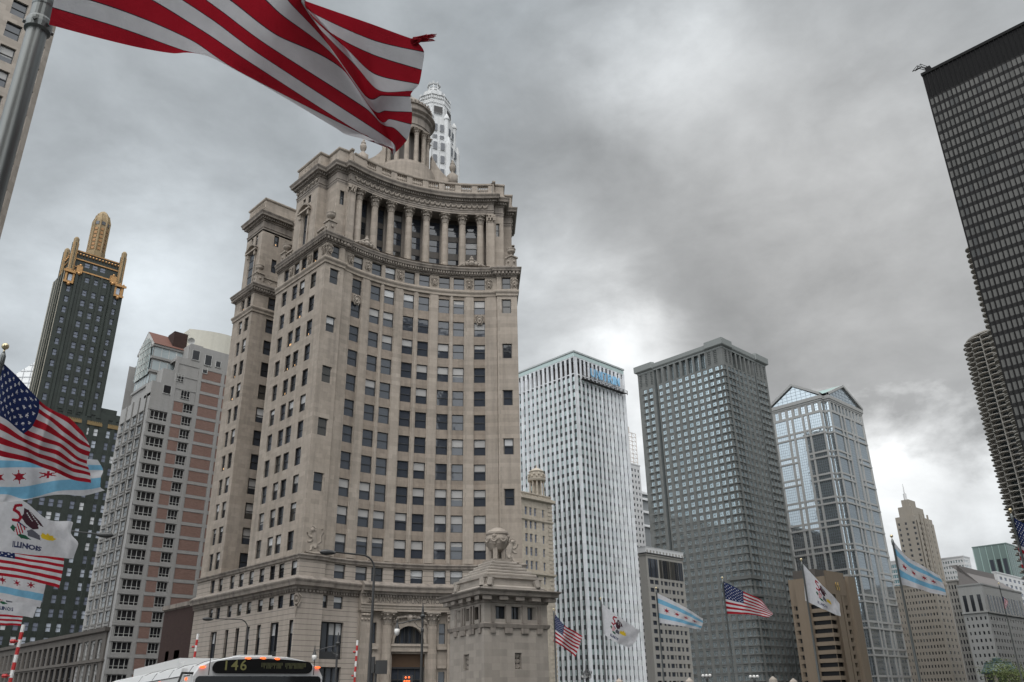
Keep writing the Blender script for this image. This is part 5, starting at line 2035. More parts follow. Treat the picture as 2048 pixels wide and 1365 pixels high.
mb.mesh([(54.7, yr0, zr0), (61.4, yr0, zr0), (61.4, ym, zr1), (54.7, ym, zr1), (54.7, yr1, zr0), (61.4, yr1, zr0)], [(0, 1, 2, 3), (3, 2, 5, 4), (1, 5, 2)], 0)
mb.mesh([(54.75, yr0, zr0), (54.75, yr1, zr0), (54.75, ym, zr1)], [(0, 1, 2)], 1)
mb.build('gable_roof', [M['tile'], M['whiteframe']], AP)
mb = MB()
n = 10
pts = [(3.2 - 3.2 * cos(pi * k / n), 66.5 + 5.2 * sin(pi * k / n)) for k in range(n + 1)]
for (ua, za), (ub, zb_) in zip(pts[:-1], pts[1:]):
    mb.face([SR(ua + .7, 63, .36), SR(ub + .7, 63, .36), SR(ub + .7, zb_, .36), SR(ua + .7, za, .36)], 0)
for k in range(1, 8):
    u = .7 + 6.4 * k / 8
    mb.pbox(SR, u - .05, u + .05, 63, 66.5 + 5.2 * math.sqrt(max(0, 1 - ((u - 3.9) / 3.2) ** 2)), .36, .45, 1)
for z in (64.5, 66, 67.5, 69, 70.3):
    mb.pbox(SR, 1.0, 6.8, z, z + .08, .36, .44, 1)
mb.build('arched_window', [M['mirror'], M['whiteframe']], AP)
mb = MB()
mb.box((58.6, 160.4, 69.4), (61.6, 163.6, 73.4))
mb.build('chimney', M['brick'], AP)
mb = MB()
n = 24
pl = [(66.6 + 5.4 * cos(pi + pi * k / n) * 1.0, 162.0 + 3.6 * sin(pi + pi * k / n)) for k in range(n + 1)] + [(76, 162), (76, 170), (61.2, 170)]
pl = [(61.4 + 14.6 * k / n, 160.2 - 2.4 * sin(pi * (k / n) * .9 + .1)) for k in range(n + 1)] + [(76, 170), (61.4, 170)]
mb.prism(pl, 69.4, 74.6)
mb.build('penthouse_wall', M['cream'], AP)
mb = MB()
mb.prism([(60.8, 157.2), (76, 157.2), (76, 170), (60.8, 170)], 66.0, 70.0)
mb.build('terrace_wall', M['conc'], AP)
SD = thing('satellite_dish', 'white round satellite dish on the roof terrace beside the tiled roof', 'dish', (61.6, 158.6, 70.0))
mb = MB()
dn = (CAMP - Vector((61.6, 158.6, 71))).normalized()
ax_ = dn.cross(Vector((0, 0, 1))).normalized()
ay_ = ax_.cross(dn)
ring = []
V = []
F = []
for j in range(4):
    rr = .72 * (j + 1) / 4
    for k in range(16):
        a = 2 * pi * k / 16
        V.append(Vector((61.4, 158.2, 71.2)) + ax_ * rr * cos(a) + ay_ * rr * sin(a) - dn * .3 * (1 - (rr / .72) ** 2))
for j in range(3):
    for k in range(16):
        F.append((j * 16 + k, j * 16 + (k + 1) % 16, (j + 1) * 16 + (k + 1) % 16, (j + 1) * 16 + k))
F.append(tuple(range(16)))
mb.mesh(V, F)
mb.build('reflector', M['whiteframe'], SD)
mb = MB()
mb.tube([(61.6, 158.7, 70.0), (61.55, 158.6, 71.0)], .08, 6)
mb.build('mast', M['conc'], SD)

# ------------------------------------------------------------------ pale limestone tower beside the big flag
T3 = thing('office_tower', 'pale limestone tower close behind the tall flagpole, cut by the edge of the view', 'building', (0, 110, 0))
D3 = 100.0
pe_ = at_d(112, 55, D3)
va = R(6.0) + YAW
back_d = Vector((sin(va), cos(va)))
E_ = Vector((pe_.x, pe_.y))
lo = 1.0
for _ in range(200):
    k_ = E_ - back_d * lo
    q_ = proj((k_.x, k_.y, pe_.z - 3))
    if q_ and q_[0] < 66:
        break
    lo += .1
K = E_ - back_d * lo
P3 = Path([(K.x - 22, K.y), (K.x, K.y), (E_.x, E_.y), (E_.x - 18, E_.y + 16)])
FH3 = 3.5
zw = z_at(25, 44, at_d(25, 44, 96)[:2]) if False else None
mb = MB()
rows3 = []
ztop3 = 96.0
zref = CAMH + hypot(K.x - 4, K.y) * ray(25, 60).z
rows3 = sorted((zref - 1.15 + FH3 * k, zref + 1.15 + FH3 * k) for k in range(-19, 8))
rows3 = [r for r in rows3 if r[0] > 1 and r[1] < ztop3]
sp = grid_wall(mb, P3, 0, P3.u[1], 0, ztop3, [(P3.u[1] - 1.7 - 5.2 * k - .85, P3.u[1] - 1.7 - 5.2 * k + .85) for k in range(4)][::-1], rows3, .35)
L3 = P3.u[2] - P3.u[1]
sp += grid_wall(mb, P3, P3.u[1], P3.u[2], 0, ztop3, [(P3.u[1] + L3 * .42, P3.u[1] + L3 * .78)], rows3, .35)
P3.wall(mb, P3.u[2], P3.L, 0, ztop3)
mb.cap([tuple(p) for p in P3.p] + [(K.x - 22, E_.y + 16)], ztop3)
mb.build('wall', M['lime333'], T3)
mb = MB()
P3.sweep(mb, [(0, 95.0), (.5, 95.4), (.6, 96.4), (-.4, 96.4)])
mb.build('cornice', M['lime333'], T3)
for s in sp:
    a_ = area_px(s)
    f, g, h, l = sash_window(s)
    o = f.build('window', M['sash'], T3)
    g.build('pane', M['officeglass'], o)
    h.build('blind', M['blind'], o)
    l.build('lamp', M['warmlamp'], o)

# ------------------------------------------------------------------ white terracotta spire behind the curved building
M['whiteterra'] = stone('white_terracotta', (0.50, 0.495, 0.48), var=.08, streak=.25, fine=.1)
MT = thing('slender_tower', 'slender white terracotta tower whose openwork crown rises behind the round lantern', 'building', (115, 138, 0))
cm = at_d(866, 250, 178)
MX, MY = cm.x, cm.y
zM = lambda y, r=5.0: CAMH + (hypot(MX, MY) - r) * ray(866, y).z
fa = math.atan2(-MX, -MY)
base_a = math.atan2(CAMP.y - MY, CAMP.x - MX) + .28


def octring(r, z):
    return [Vector((MX + r * cos(base_a + pi / 8 + k * pi / 4), MY + r * sin(base_a + pi / 8 + k * pi / 4), z)) for k in range(8)]


def octpath(r):
    q = [(p.x, p.y) for p in octring(r / cos(pi / 8), 0)]
    return Path(q[::-1] if False else list(reversed(q)), closed=True)


z1_, z2_, z3_, z4_, z5_ = zM(163, 1.4), zM(187, 1.8), zM(212, 4.0), zM(233), zM(283)
mb = MB()
sp = []
O1 = octpath(5.05)
w8 = O1.L / 8
cs = []
for k in range(8):
    cs += [(k * w8 + w8 * .20, k * w8 + w8 * .42), (k * w8 + w8 * .58, k * w8 + w8 * .80)]
h_ = z4_ - z5_
sp += grid_wall(mb, O1, 0, O1.L, z5_, z4_, cs, [(z5_ + h_ * .14, z5_ + h_ * .24), (z5_ + h_ * .42, z5_ + h_ * .68)], .35)
mb.cap([tuple(p) for p in O1.p[:-1]], z4_)
for k in range(8):
    o = O1(k * w8, 0, .0)
    mb.lathe((o.x, o.y), [(.62, z5_), (.62, z4_ - .6), (.8, z4_ - .4), (.8, z4_), (.5, z4_ + .8), (.1, z4_ + 1.6)], 8)
    u = k * w8 + w8 * .5
    n = 8
    for j in range(n):
        a, b = pi * j / n, pi * (j + 1) / n
        q = [O1(u - w8 * .36 * cos(x), z5_ + h_ * .70 + 1.4 * sin(x), .3) for x in (a, b)]
        mb.tube(q, .16, 5)
mb.build('octagon_wall', M['whiteterra'], MT)
mb = MB()
O1.sweep(mb, [(0, z4_ - .9), (.35, z4_ - .7), (.35, z4_), (0, z4_)])
O1.sweep(mb, [(0, z5_), (.3, z5_), (.3, z5_ + .5), (0, z5_ + .5)])
mb.build('belt_course', M['whiteterra'], MT)
mb = MB()
O2 = octpath(4.1)
w8 = O2.L / 8
hc = z3_ - z4_
cs = []
for k in range(8):
    cs.append((k * w8 + w8 * .2, k * w8 + w8 * .8))
sp2_ = grid_wall(mb, O2, 0, O2.L, z4_, z3_ + 2.2, cs, [(z4_ + hc * .42, z4_ + hc * .9)], .5)
for s in sp2_:
    mb.face([s[0](s[1], s[3], -.5), s[0](s[2], s[3], -.5), s[0](s[2], s[4], -.5), s[0](s[1], s[4], -.5)], 1)
for k in range(8):
    c = k * w8
    for j, f in enumerate((.0, .16, .34, .5, .66, .84)):
        p = O2(c + f * w8, 0, .1)
        top = (z2_ + z3_) / 2 + (1.2 if f in (.0,) else (.9 if f == .5 else .2)) + .3
        mb.obox((p.x, p.y, (z4_ + hc * .9 + top) / 2), (.14, 0, 0), (0, .14, 0), (0, 0, (top - z4_ - hc * .9) / 2))
    for z in (z3_ + .7, z3_ + 2.2, z3_ + 3.4):
        mb.pbox(O2, c, c + w8, z, z + .3, -.1, .12)
mb.build('crown', [M['whiteterra'], M['louvre']], MT)
mb = MB()
O3 = octpath(2.9)
O3.wall(mb, 0, O3.L, z3_, z2_ + .2)
mb.cap([tuple(p) for p in O3.p[:-1]], z2_ + .2)
O4 = octpath(1.45)
for k in range(8):
    q = O4(k * O4.L / 8, 0)
    e = O2(k * w8, 0)
    mb.tube([(e.x * .55 + q.x * .45, e.y * .55 + q.y * .45, z3_ + 3.6), (q.x * .8 + e.x * .2, q.y * .8 + e.y * .2, z2_ + .3), (q.x, q.y, z2_ + 1.8), (q.x, q.y, z1_)], [.26, .24, .2, .16], 6)
for z in (z2_ + 1.6, z2_ + 3.4, z1_ - 1.0):
    O4.sweep(mb, [(-.2, z), (.2, z), (.2, z + .35), (-.2, z + .35), (-.2, z)])
mb.lathe((MX, MY), [(1.15, z2_), (1.15, z1_ - 1.4), (.5, z1_ - .8), (.1, z1_ - .2)], 8)
mb.build('lantern', M['whiteterra'], MT)
SQ = octpath(5.9)
S4 = Path([(MX + dx, MY + dy) for dx, dy in ((-5.6, 5.6), (-5.6, -5.6), (5.6, -5.6), (5.6, 5.6))], closed=True)
mb = MB()
rr = sorted((z5_ - 3.0 - 3.9 * k, z5_ - .9 - 3.9 * k) for k in range(30))
rr = [r for r in rr if r[0] > 2]
w8 = SQ.L / 8
sp += grid_wall(mb, SQ, 0, SQ.L, 0, z5_, [c for k in range(8) for c in ((k * w8 + w8 * .22, k * w8 + w8 * .42), (k * w8 + w8 * .6, k * w8 + w8 * .8))], rr, .3)
mb.cap([tuple(p) for p in SQ.p[:-1]], z5_)
for k in range(8):
    o = SQ(k * w8, 0)
    mb.lathe((o.x, o.y), [(.7, 0), (.7, z5_ - .8), (.5, z5_ + .3), (.15, z5_ + 1.6)], 8)
    for f in (.32, .5, .7):
        o = SQ(k * w8 + f * w8, 0)
        if f == .5:
            mb.lathe((o.x, o.y), [(.22, 0), (.22, z5_ - .2), (.1, z5_ + .8)], 6)
mb.build('wall', M['whiteterra'], MT)
add_windows(MT, sp, [M['officeglass'], M['sash']], 'sash', lambda x, y: 830 < x < 912 and y < 360, cap=60)

# ------------------------------------------------------------------ cream terracotta building with a columned cupola
M['creamterra'] = stone('cream_terracotta', (0.40, 0.345, 0.275), var=.08, streak=.2, block=(.9, .55), joint=.15)
JW = thing('office_building', 'cream terracotta building with a small columned cupola on top', 'building', (160, 168, 0))
c = at_d(1103, 1008, 235)
x1, y0, hJ = c.x, c.y, c.z
x0, y1 = x1 - 26, y0 + 24
P = foot(x0, y0, x1, y1)
eL = y1 - y0
mb = MB()
xs = [at_y(px, 1100, y0).x for px in (1054, 1063.5, 1073, 1089)]
cols = [(eL + x - x0 - .5, eL + x - x0 + .5) for x in xs] + [(eL + 2 + 2.2 * k, eL + 3.1 + 2.2 * k) for k in range(6)]
cols = sorted(cols)
cols = [c_ for i, c_ in enumerate(cols) if i == 0 or c_[0] - cols[i - 1][1] > .2]
rr = sorted((hJ - 4.4 - 3.6 * k, hJ - 2.2 - 3.6 * k) for k in range(int(hJ / 3.6) - 1))
sp = grid_wall(mb, P, eL, P.u[2], 0, hJ, cols, rr, .3)
P.wall(mb, 0, eL, 0, hJ)
P.wall(mb, P.u[2], P.L, 0, hJ)
roofcap(mb, P, hJ)
for k in range(60):
    z = .5 + k * 1.1
    if z < hJ:
        mb.pbox(P, P.u[2] - 1.7, P.u[2] - .02, z, z + .6, 0, .12)
mb.build('wall', M['creamterra'], JW)
mb = MB()
for z, d, h in ((hJ, .8, .7), (hJ - 5.6, .3, .4), (hJ - 20, .5, .5), (hJ - 24.5, .5, .5)):
    P.sweep(mb, [(0, z - .4), (d, z), (d, z + h), (0, z + h)])
PBJ = foot(x0 + .1, y0 + .1, x1 - .1, y1)
PBJ.wall(mb, eL, PBJ.u[2], hJ + 1.5, hJ + 1.8)
for k in range(44):
    u = eL + 26 * (k + .5) / 44
    mb.pbox(P, u - .15, u + .15, hJ + .7, hJ + 1.6, -.4, -.1, back=True)
mb.pbox(P, eL, P.u[2], hJ + 1.6, hJ + 1.9, -.5, 0, back=True)
mb.build('cornice', M['creamterra'], JW)
add_windows(JW, sp, [M['paleblueglass'], M['sash']], 'sash', lambda x, y: 1048 < x < 1112, cap=60)
cc = at_y(1074, 990, y0 + 3.2)
kz = lambda y: z_at(1074, y, cc)
wz = (Vector((cc.x, cc.y, 55)) - CAMP).dot(FW)
rj = 15.5 * wz / FPX
zc0, zc1, zc2 = kz(1003), kz(964), kz(945)
mb = MB()
mb.prism([(cc.x - rj * 1.7, cc.y - 2.6), (cc.x + rj * 1.7, cc.y - 2.6), (cc.x + rj * 1.7, cc.y + 5), (cc.x - rj * 1.7, cc.y + 5)], hJ, zc0 + .4)
mb.lathe((cc.x, cc.y), [(rj * 1.15, zc0), (rj * 1.15, zc0 + .8)], 20)
mb.build('cupola_base', M['creamterra'], JW)
for k in range(10):
    a = 2 * pi * (k + .3) / 10
    mb = MB()
    mb.lathe((cc.x + rj * .9 * cos(a), cc.y + rj * .9 * sin(a)), [(.3, zc0 + .7), (.24, zc0 + 1.0), (.22, zc1 - .5), (.36, zc1)], 8)
    mb.build('column', M['creamterra'], JW)
mb = MB()
mb.lathe((cc.x, cc.y), [(rj * .45, zc0 + .8), (rj * .45, zc1)], 16, 0, False, False)
mb.lathe((cc.x, cc.y), [(rj * .7, zc1), (rj * 1.12, zc1), (rj * 1.18, zc1 + .4), (rj * 1.18, zc1 + .7), (rj * .98, zc1 + .9), (rj * .95, zc2 - .3), (rj * 1.05, zc2), (rj * .9, zc2 + .3), (rj * .5, zc2 + .9), (.2, zc2 + 1.3), (.12, zc2 + 2.2)], 24)
for k in range(10):
    a = 2 * pi * (k + .3) / 10
    mb.ball((cc.x + rj * 1.1 * cos(a), cc.y + rj * 1.1 * sin(a), zc1 + 1.2), .34, 6)
    mb.ball((cc.x + rj * 1.0 * cos(a + .3), cc.y + rj * 1.0 * sin(a + .3), (zc1 + zc2) / 2 + .5), .42, 6)
mb.build('cupola', M['creamterra'], JW)

# ------------------------------------------------------------------ far tower with an open lattice crown
M['greywhite'] = plain('pale_grey_panel', (0.46, 0.46, 0.46), .6)
c = at_d(1247, 925, 640)
xr = at_y(1279, 927, c.y).x
LT, PLt, eLt, nLt = simple_tower('office_tower', 'far pale tower with an open steel lattice on top, in a gap between towers', (c.x - 12, c.y, xr, c.y + 24), c.z, M['greywhite'], M['officeglass'],
                              None, lambda u0, L: spread(u0 + L - (xr - c.x) * .98, u0 + L - .3, 5, .5), fh=4.6, frac=.5, depth=.3, ztop=3, vis=lambda x, y: x > 1255)
w2 = at_y(1300, 985, c.y + 4).x
mb = MB()
mb.prism([(xr - 2, c.y + 4), (w2 + 12, c.y + 4), (w2 + 12, c.y + 22), (xr - 2, c.y + 22)], 0, z_at(1290, 985, (xr, c.y + 4)))
mb.build('wing', plain('grey_glass_wing', (0.20, 0.21, 0.215), .4), LT)
mb = MB()
for py in (985, 997, 1023, 1051):
    z = z_at(1285, py, (xr, c.y + 3))
    mb.box((xr - 2, c.y + 2.5, z - .4), (w2 + 12, c.y + 6, z + 1.3))
mb.build('terrace_band', M['whitepanel'], LT)
mb = MB()
lx0, lx1 = at_y(1259, 920, c.y + 2).x, at_y(1275, 920, c.y + 2).x
lz0, lz1 = c.z, z_at(1268, 868, (lx1, c.y))
for x in (lx0, (lx0 + lx1) / 2, lx1):
    for y in (c.y + 2, c.y + 9):
        mb.tube([(x, y, lz0), (x, y, lz1)], .28, 5)
for k in range(9):
    z = lz0 + (lz1 - lz0) * k / 8
    for y in (c.y + 2, c.y + 9):
        mb.tube([(lx0, y, z), (lx1, y, z)], .22, 5)
    if k < 8:
        mb.tube([(lx0, c.y + 2, z), ((lx0 + lx1) / 2, c.y + 2, z + (lz1 - lz0) / 8), (lx1, c.y + 2, z)], .14, 4)
mb.box((lx0 + 1.5, c.y + 4, lz1), (lx0 + 5, c.y + 7, lz1 + 5.5))
mb.build('lattice', plain('rusty_white_steel', (0.45, 0.40, 0.36), .6, var=.3), LT)

# ------------------------------------------------------------------ beige hotel slab
c = at_d(1290, 1093, 350)
xr = at_y(1364, 1109, c.y).x
yl = at_x(1276, 1097, c.x).y
M['beige'] = stone('grey_beige_concrete', (0.25, 0.235, 0.21), var=.06, streak=.1)
hH = c.z
def hotel_cols(u0, L):
    out = []
    for a, b in ((.06, .155), (.185, .28), (.345, .40), (.435, .53), (.555, .60), (.635, .73), (.76, .83), (.865, .955)):
        out.append((u0 + a * L, u0 + b * L))
    return out
HT, PH, eLh, nLh = simple_tower('hotel_slab', 'grey beige hotel slab with a pale dotted parapet between two tall towers', (c.x, c.y, xr, yl), hH - 3.4, M['beige'], M['officeglass'], None, hotel_cols, fh=3.15, frac=.52, depth=.35, ztop=9.6, vis=lambda x, y: 1280 < x < 1370)
mb = MB()
PH.sweep(mb, [(-.4, hH - 3.4), (.2, hH - 3.3), (.35, hH - 2.9), (.35, hH - .5), (.5, hH), (-.6, hH + .2)])
for k in range(12):
    u = eLh + nLh * (k + .5) / 12
    mb.pbox(PH, u - .35, u + .35, hH - 2.3, hH - 1.3, .35, .5, 1)
mb.build('parapet', [M['greywhite'], M['beige']], HT)
mb = MB()
for a, b in hotel_cols(eLh, nLh):
    mb.face([PH(a - .35, hH - 12.0, .04), PH(b + .35, hH - 12.0, .04), PH(b + .35, hH - 4.6, .04), PH(a - .35, hH - 4.6, .04)], 0)
    mb.pbox(PH, (a + b) / 2 - .12, (a + b) / 2 + .12, hH - 12, hH - 4.6, .04, .25, 1)
mb.build('tall_window', [M['officeglass'], M['sash']], HT)

# ------------------------------------------------------------------ tan banded tower with a twin-wave emblem
M['tan'] = stone('tan_concrete', (0.155, 0.120, 0.086), var=.06, streak=.12)
x0, y0, x1, y1, hT = box_from(1649, 1152, 470, (1577, 1172), (1706, 1162))
TN = thing('office_tower', 'tan concrete tower with dark wrap-around window bands and a small gilded twin-wave emblem', 'building', ((x0 + x1) / 2, (y0 + y1) / 2, 0))
P = foot(x0, y0, x1, y1)
eL, nL = y1 - y0, x1 - x0
mb = MB()
rr = sorted((hT - 13.5 - 4.0 * k - 2.1, hT - 13.5 - 4.0 * k) for k in range(14))
rr = [r for r in rr if r[0] > .5]
e1, e2 = eL * .40, eL - .6
sp = grid_wall(mb, P, 0, eL, 0, hT, [(eL * .05, eL * .22), (eL * .52, eL - .02)], rr, .9)
sp += grid_wall(mb, P, eL, eL + nL, 0, hT, [(eL + .02, eL + nL * .17), (eL + nL * .5, eL + nL * .66)], rr, .9)
P.wall(mb, eL + nL, P.L, 0, hT)
roofcap(mb, P, hT)
for a, b in ((eL * .24, eL * .5), (eL + nL * .2, eL + nL * .36), (eL + nL * .38, eL + nL * .46), (eL + nL * .70, eL + nL * .92)):
    mb.pbox(P, a, b, 0, hT - 1 if a < eL else hT + 1.5, 0, 1.6)
mb.pbox(P, eL - .2, eL + nL * .55, hT - 9, hT + 2.5, 0, 1.7)
for r in rr:
    mb.pbox(P, eL + nL * .92, eL + nL + 1.2, r[0] - 2.0, r[0] - .4, -3, .6, back=True)
mb.build('wall', M['tan'], TN)
mb = MB()
mb.prism([(x0 + 6, y0 + 8), (x1 - 4, y0 + 8), (x1 - 4, y1), (x0 + 6, y1)], hT, hT + 5)
mb.build('penthouse', plain('dark_brown_penthouse', (0.05, 0.042, 0.036), .6), TN)
mb = MB()
for s in (0, 1):
    ub = eL + nL * .26 + s * 2.0
    pts = [P(ub + .5 * sin(j / 8 * 2 * pi), hT - 6.8 + 4.0 * j / 8, 2.0) for j in range(9)]
    mb.tube(pts, [.1, .2, .3, .26, .2, .26, .3, .2, .1], 6)
mb.build('emblem', plain('gilded_emblem', (0.75, 0.55, 0.22), .35, .6), TN)
add_windows(TN, sp, [glass('dark_recessed_glass', [(1, (0.012, 0.012, 0.013))], .25, spec=.15), M['sash']], 0)

# ------------------------------------------------------------------ tan stepped tower with a mast, its wings and neighbours in the far west
M['buff'] = stone('buff_limestone', (0.235, 0.208, 0.172), var=.08, streak=.12)
M['greystone'] = stone('grey_limestone', (0.27, 0.265, 0.25), var=.06, streak=.1)
M['holeglass'] = glass('plain_dark_window', [(3, (0.02, 0.022, 0.026)), (1, (0.08, 0.09, 0.1))], .1)
x0, y0, x1, y1, h1 = box_from(1829, 1030, 760, (1790, 1036), (1866, 1052))
ST = thing('stepped_tower', 'buff stone tower with stepped shoulders and a thin mast on its top', 'building', ((x0 + x1) / 2, (y0 + y1) / 2, 0))
P = foot(x0, y0, x1, y1)
eL, nL = y1 - y0, x1 - x0
mb = MB()
rr = sorted((h1 - 5 - 4.3 * k - 2.0, h1 - 5 - 4.3 * k) for k in range(int(h1 / 4.3) - 2))
sp = grid_wall(mb, P, 0, eL, 0, h1, [(eL * f - .9, eL * f + .9) for f in (.12, .48, .88)], rr, .4)
sp += grid_wall(mb, P, eL, eL + nL, 0, h1, spread(eL + 1, eL + nL - 1, 7, .42), rr, .4)
P.wall(mb, eL + nL, P.L, 0, h1)
roofcap(mb, P, h1)
for f in (.06, .28, .5, .72, .94):
    mb.pbox(P, eL + nL * f - .7, eL + nL * f + .7, 0, h1 + (3 if f in (.28, .5, .72) else -4), 0, .9)
mb.build('wall', M['buff'], ST)
mb = MB()
zA = z_at(1805, 1012, (x0, y0))
zB = z_at(1810, 997, (x0, y0))
cx_, cy_ = x0 + nL * .35, y0 + eL * .5
mb.prism([(x0 + 2, y0 + 2), (x0 + nL * .74, y0 + 2), (x0 + nL * .74, y1 - 3), (x0 + 2, y1 - 3)], h1, zA)
mb.prism([(x0 + 4, y0 + 4), (x0 + nL * .5, y0 + 4), (x0 + nL * .5, y1 - 6), (x0 + 4, y1 - 6)], zA, zB)
mb.build('setback', M['buff'], ST)
mb = MB()
zC = z_at(1808, 962, (x0, y0))
mb.tube([(cx_ - 3, cy_, zB), (cx_ - 3, cy_, zB + 6)], 1.4, 8)
mb.tube([(cx_ - 3, cy_, zB + 6), (cx_ - 3, cy_, zC)], [.6, .25], 6)
mb.build('mast', M['greywhite'], ST)
add_windows(ST, sp, [M['holeglass'], M['sash']], 0)

x0, y0, x1, y1, h1 = box_from(1868, 1168, 640, (1782, 1158), (1893, 1172))
simple_tower('office_building', 'broad buff stone block with rows of small windows under the mast tower', (x0, y0, x1, y1), h1, M['buff'], M['holeglass'], (13, .42), (3, .4), fh=4.0, frac=.45, vis=lambda x, y: x > 1790)
x0, y0, x1, y1, h1 = box_from(1912, 1163, 600, (1893, 1166), (1922, 1168))
simple_tower('office_building', 'narrow buff stone wing with pale vertical piers', (x0, y0, x1, y1), h1, M['beige'], M['holeglass'], (3, .5), (4, .45), fh=4.0, frac=.6, span=.3)
x0, y0, x1, y1, h1 = box_from(1962, 1170, 560, (1916, 1181), (2042, 1187))
GB, PG, eG, nG = simple_tower('office_building', 'grey stone block with a columned top storey and a sloping mansard roof', (x0, y0, x1, y1), h1, M['greystone'], M['holeglass'], (5, .4), (14, .42), fh=3.9, frac=.45, ztop=17)
mb = MB()
for u0, L, n in ((0, eG, 3), (eG, nG, 12)):
    for a, b in spread(u0 + L * .06, u0 + L * .94, n, .5):
        mb.face([PG(a, h1 - 14, .06), PG(b, h1 - 14, .06), PG(b, h1 - 5, .06), PG(a, h1 - 5, .06)], 0)
    mb.pbox(PG, u0 + .2, u0 + L - .2, h1 - 15, h1 - 14.3, 0, .7, 1)
mb.build('tall_window', [M['holeglass'], M['greystone']], GB)
mb = MB()
r0 = [(x0 + 1, y0 + 1), (x1 - 1, y0 + 1), (x1 - 1, y1 - 1), (x0 + 1, y1 - 1)]
zr = z_at(1928, 1128, (x0, y1))
ins = 16
r1 = [(x0 + 3, y0 + ins), (x1 - 3, y0 + ins), (x1 - 3, y1 - 1), (x0 + 3, y1 - 1)]
mb.mesh([(*p, h1 + .8) for p in r0] + [(*p, zr) for p in r1], [(0, 1, 5, 4), (1, 2, 6, 5), (2, 3, 7, 6), (3, 0, 4, 7), (4, 5, 6, 7)])
mb.build('mansard', plain('grey_slate_roof', (0.13, 0.12, 0.115), .8), GB)

x0, y0, x1, y1, h1 = box_from(1926, 1114, 800, (1876, 1122), (1940, 1120))
simple_tower('office_building', 'pale office block with a glazed roof terrace behind the mansard roof', (x0, y0, x1, y1), h1, M['greywhite'], M['skyglass'], (9, .6), (4, .5), fh=4.2, frac=.5)
x0, y0, x1, y1, h1 = box_from(2012, 1088, 860, (1948, 1112), (2046, 1094))
GT, PGt, eGt, nGt = simple_tower('glass_tower', 'green glass tower top with three tall dark openings behind the mansard roof', (x0, y0, x1, y1), h1, plain('green_glass_wall', (0.14, 0.185, 0.172), .25, .3), M['mirror'], None, None)
mb = MB()
for f in (.42, .62, .80):
    mb.face([PGt(eGt * f, h1 - 36, .06), PGt(eGt * (f + .11), h1 - 36, .06), PGt(eGt * (f + .11), h1 - 12, .06), PGt(eGt * f, h1 - 12, .06)])
mb.build('dark_opening', M['officeglass'], GT)
mb = MB()
for k in range(9):
    mb.pbox(PGt, 0, eGt + nGt, h1 - 4 - k * 5, h1 - 3.4 - k * 5, 0, .12)
for k in range(14):
    mb.pbox(PGt, (eGt + nGt) * k / 14, (eGt + nGt) * k / 14 + .5, h1 - 60, h1, 0, .14)
mb.build('glass_joint', plain('pale_green_joint', (0.2, 0.27, 0.25), .4), GT)
x0, y0, x1, y1, h1 = box_from(1992, 1146, 700, (1985, 1148), (2075, 1160))
simple_tower('office_building', 'pale stone block with blue windows under the green glass tower', (x0, y0, x1, y1), h1, M['greywhite'], M['paleblueglass'], None, (9, .5), fh=4.5, frac=.5)
x0, y0, x1, y1, h1 = box_from(1792, 1124, 800, (1770, 1130), (1812, 1126))
simple_tower('office_building', 'small teal glass block seen through the gap behind the gabled tower', (x0, y0, x1, y1), h1, M['greywhite'], glass('teal_glass', [(1, (0.25, 0.42, 0.46))], .08, metal=.7), (5, .8), (5, .8), fh=4.2, frac=.7)
x0, y0, x1, y1, h1 = box_from(1585, 1112, 640, (1574, 1114), (1592, 1114))
simple_tower('office_building', 'narrow pale balconied block in the gap left of the gabled tower', (x0, y0, x1, y1), h1, M['beige'], M['holeglass'], (2, .5), (2, .6), fh=3.6, frac=.5)

# ------------------------------------------------------------------ bridge tender house
E1v = Vector((sin(R(13)), cos(R(13)), 0))       # along the bridge, away
E2v = Vector((cos(R(13)), -sin(R(13)), 0))      # across, to the west
c0 = at_d(968, 1245, 74)
c0.z = 0


def len_to(o, d, z, px):
    lo = 0.0
    for _ in range(400):
        q = proj(o + d * lo + Vector((0, 0, z)))
        if q and abs(q[0] - px) < 1.2:
            break
        lo += .05
    return lo


zt_h = lambda y: z_at(968, y, c0)
wl_, wr_ = len_to(c0, E1v, 8, 899), len_to(c0, E2v, 8, 1096)
TH_ = thing('bridge_house', 'limestone bridge tender house with a stepped roof and a carved urn on top', 'bridge house', tuple(c0 + E1v * wl_ / 2 + E2v * wr_ / 2))
PBH = Path([(c0 + E1v * wl_).xy, c0.xy, (c0 + E2v * wr_).xy, (c0 + E2v * wr_ + E1v * wl_).xy], closed=True)
zsill, zc_b, zc_t, zpar, zstep = zt_h(1247), zt_h(1193), zt_h(1178), zt_h(1148), zt_h(1112)
mb = MB()
wz0, wz1 = zt_h(1237), zt_h(1211)
cE = spread(wl_ * .16, wl_ * .92, 3, .46)
cN = [(wl_ + wr_ * f, wl_ + wr_ * (f + .15)) for f in (.175, .425, .675)]
gz0, gz1 = zt_h(1338), zt_h(1305)
sp = grid_wall(mb, PBH, 0, wl_, zsill, zc_b, cE, [(wz0, wz1)], .45)
sp += grid_wall(mb, PBH, wl_, wl_ + wr_, zsill, zc_b, cN, [(wz0, wz1)], .45)
gE = (wl_ * .42, wl_ * .58)
gN = (wl_ + wr_ * .47, wl_ + wr_ * .575)
gs = grid_wall(mb, PBH, 0, wl_, -6.4, zsill, [gE], [(.2, 2.3), (gz0, gz1)], .4)
gs += grid_wall(mb, PBH, wl_, wl_ + wr_, -6.4, zsill, [gN], [(gz0, gz1)], .4)
PBH.wall(mb, wl_ + wr_, PBH.L, -6.4, zc_b)
mb.build('wall', M['bridge'], TH_)
mb = MB()
PBH.sweep(mb, [(0, zsill - .35), (.12, zsill - .3), (.2, zsill), (0, zsill + .08)])
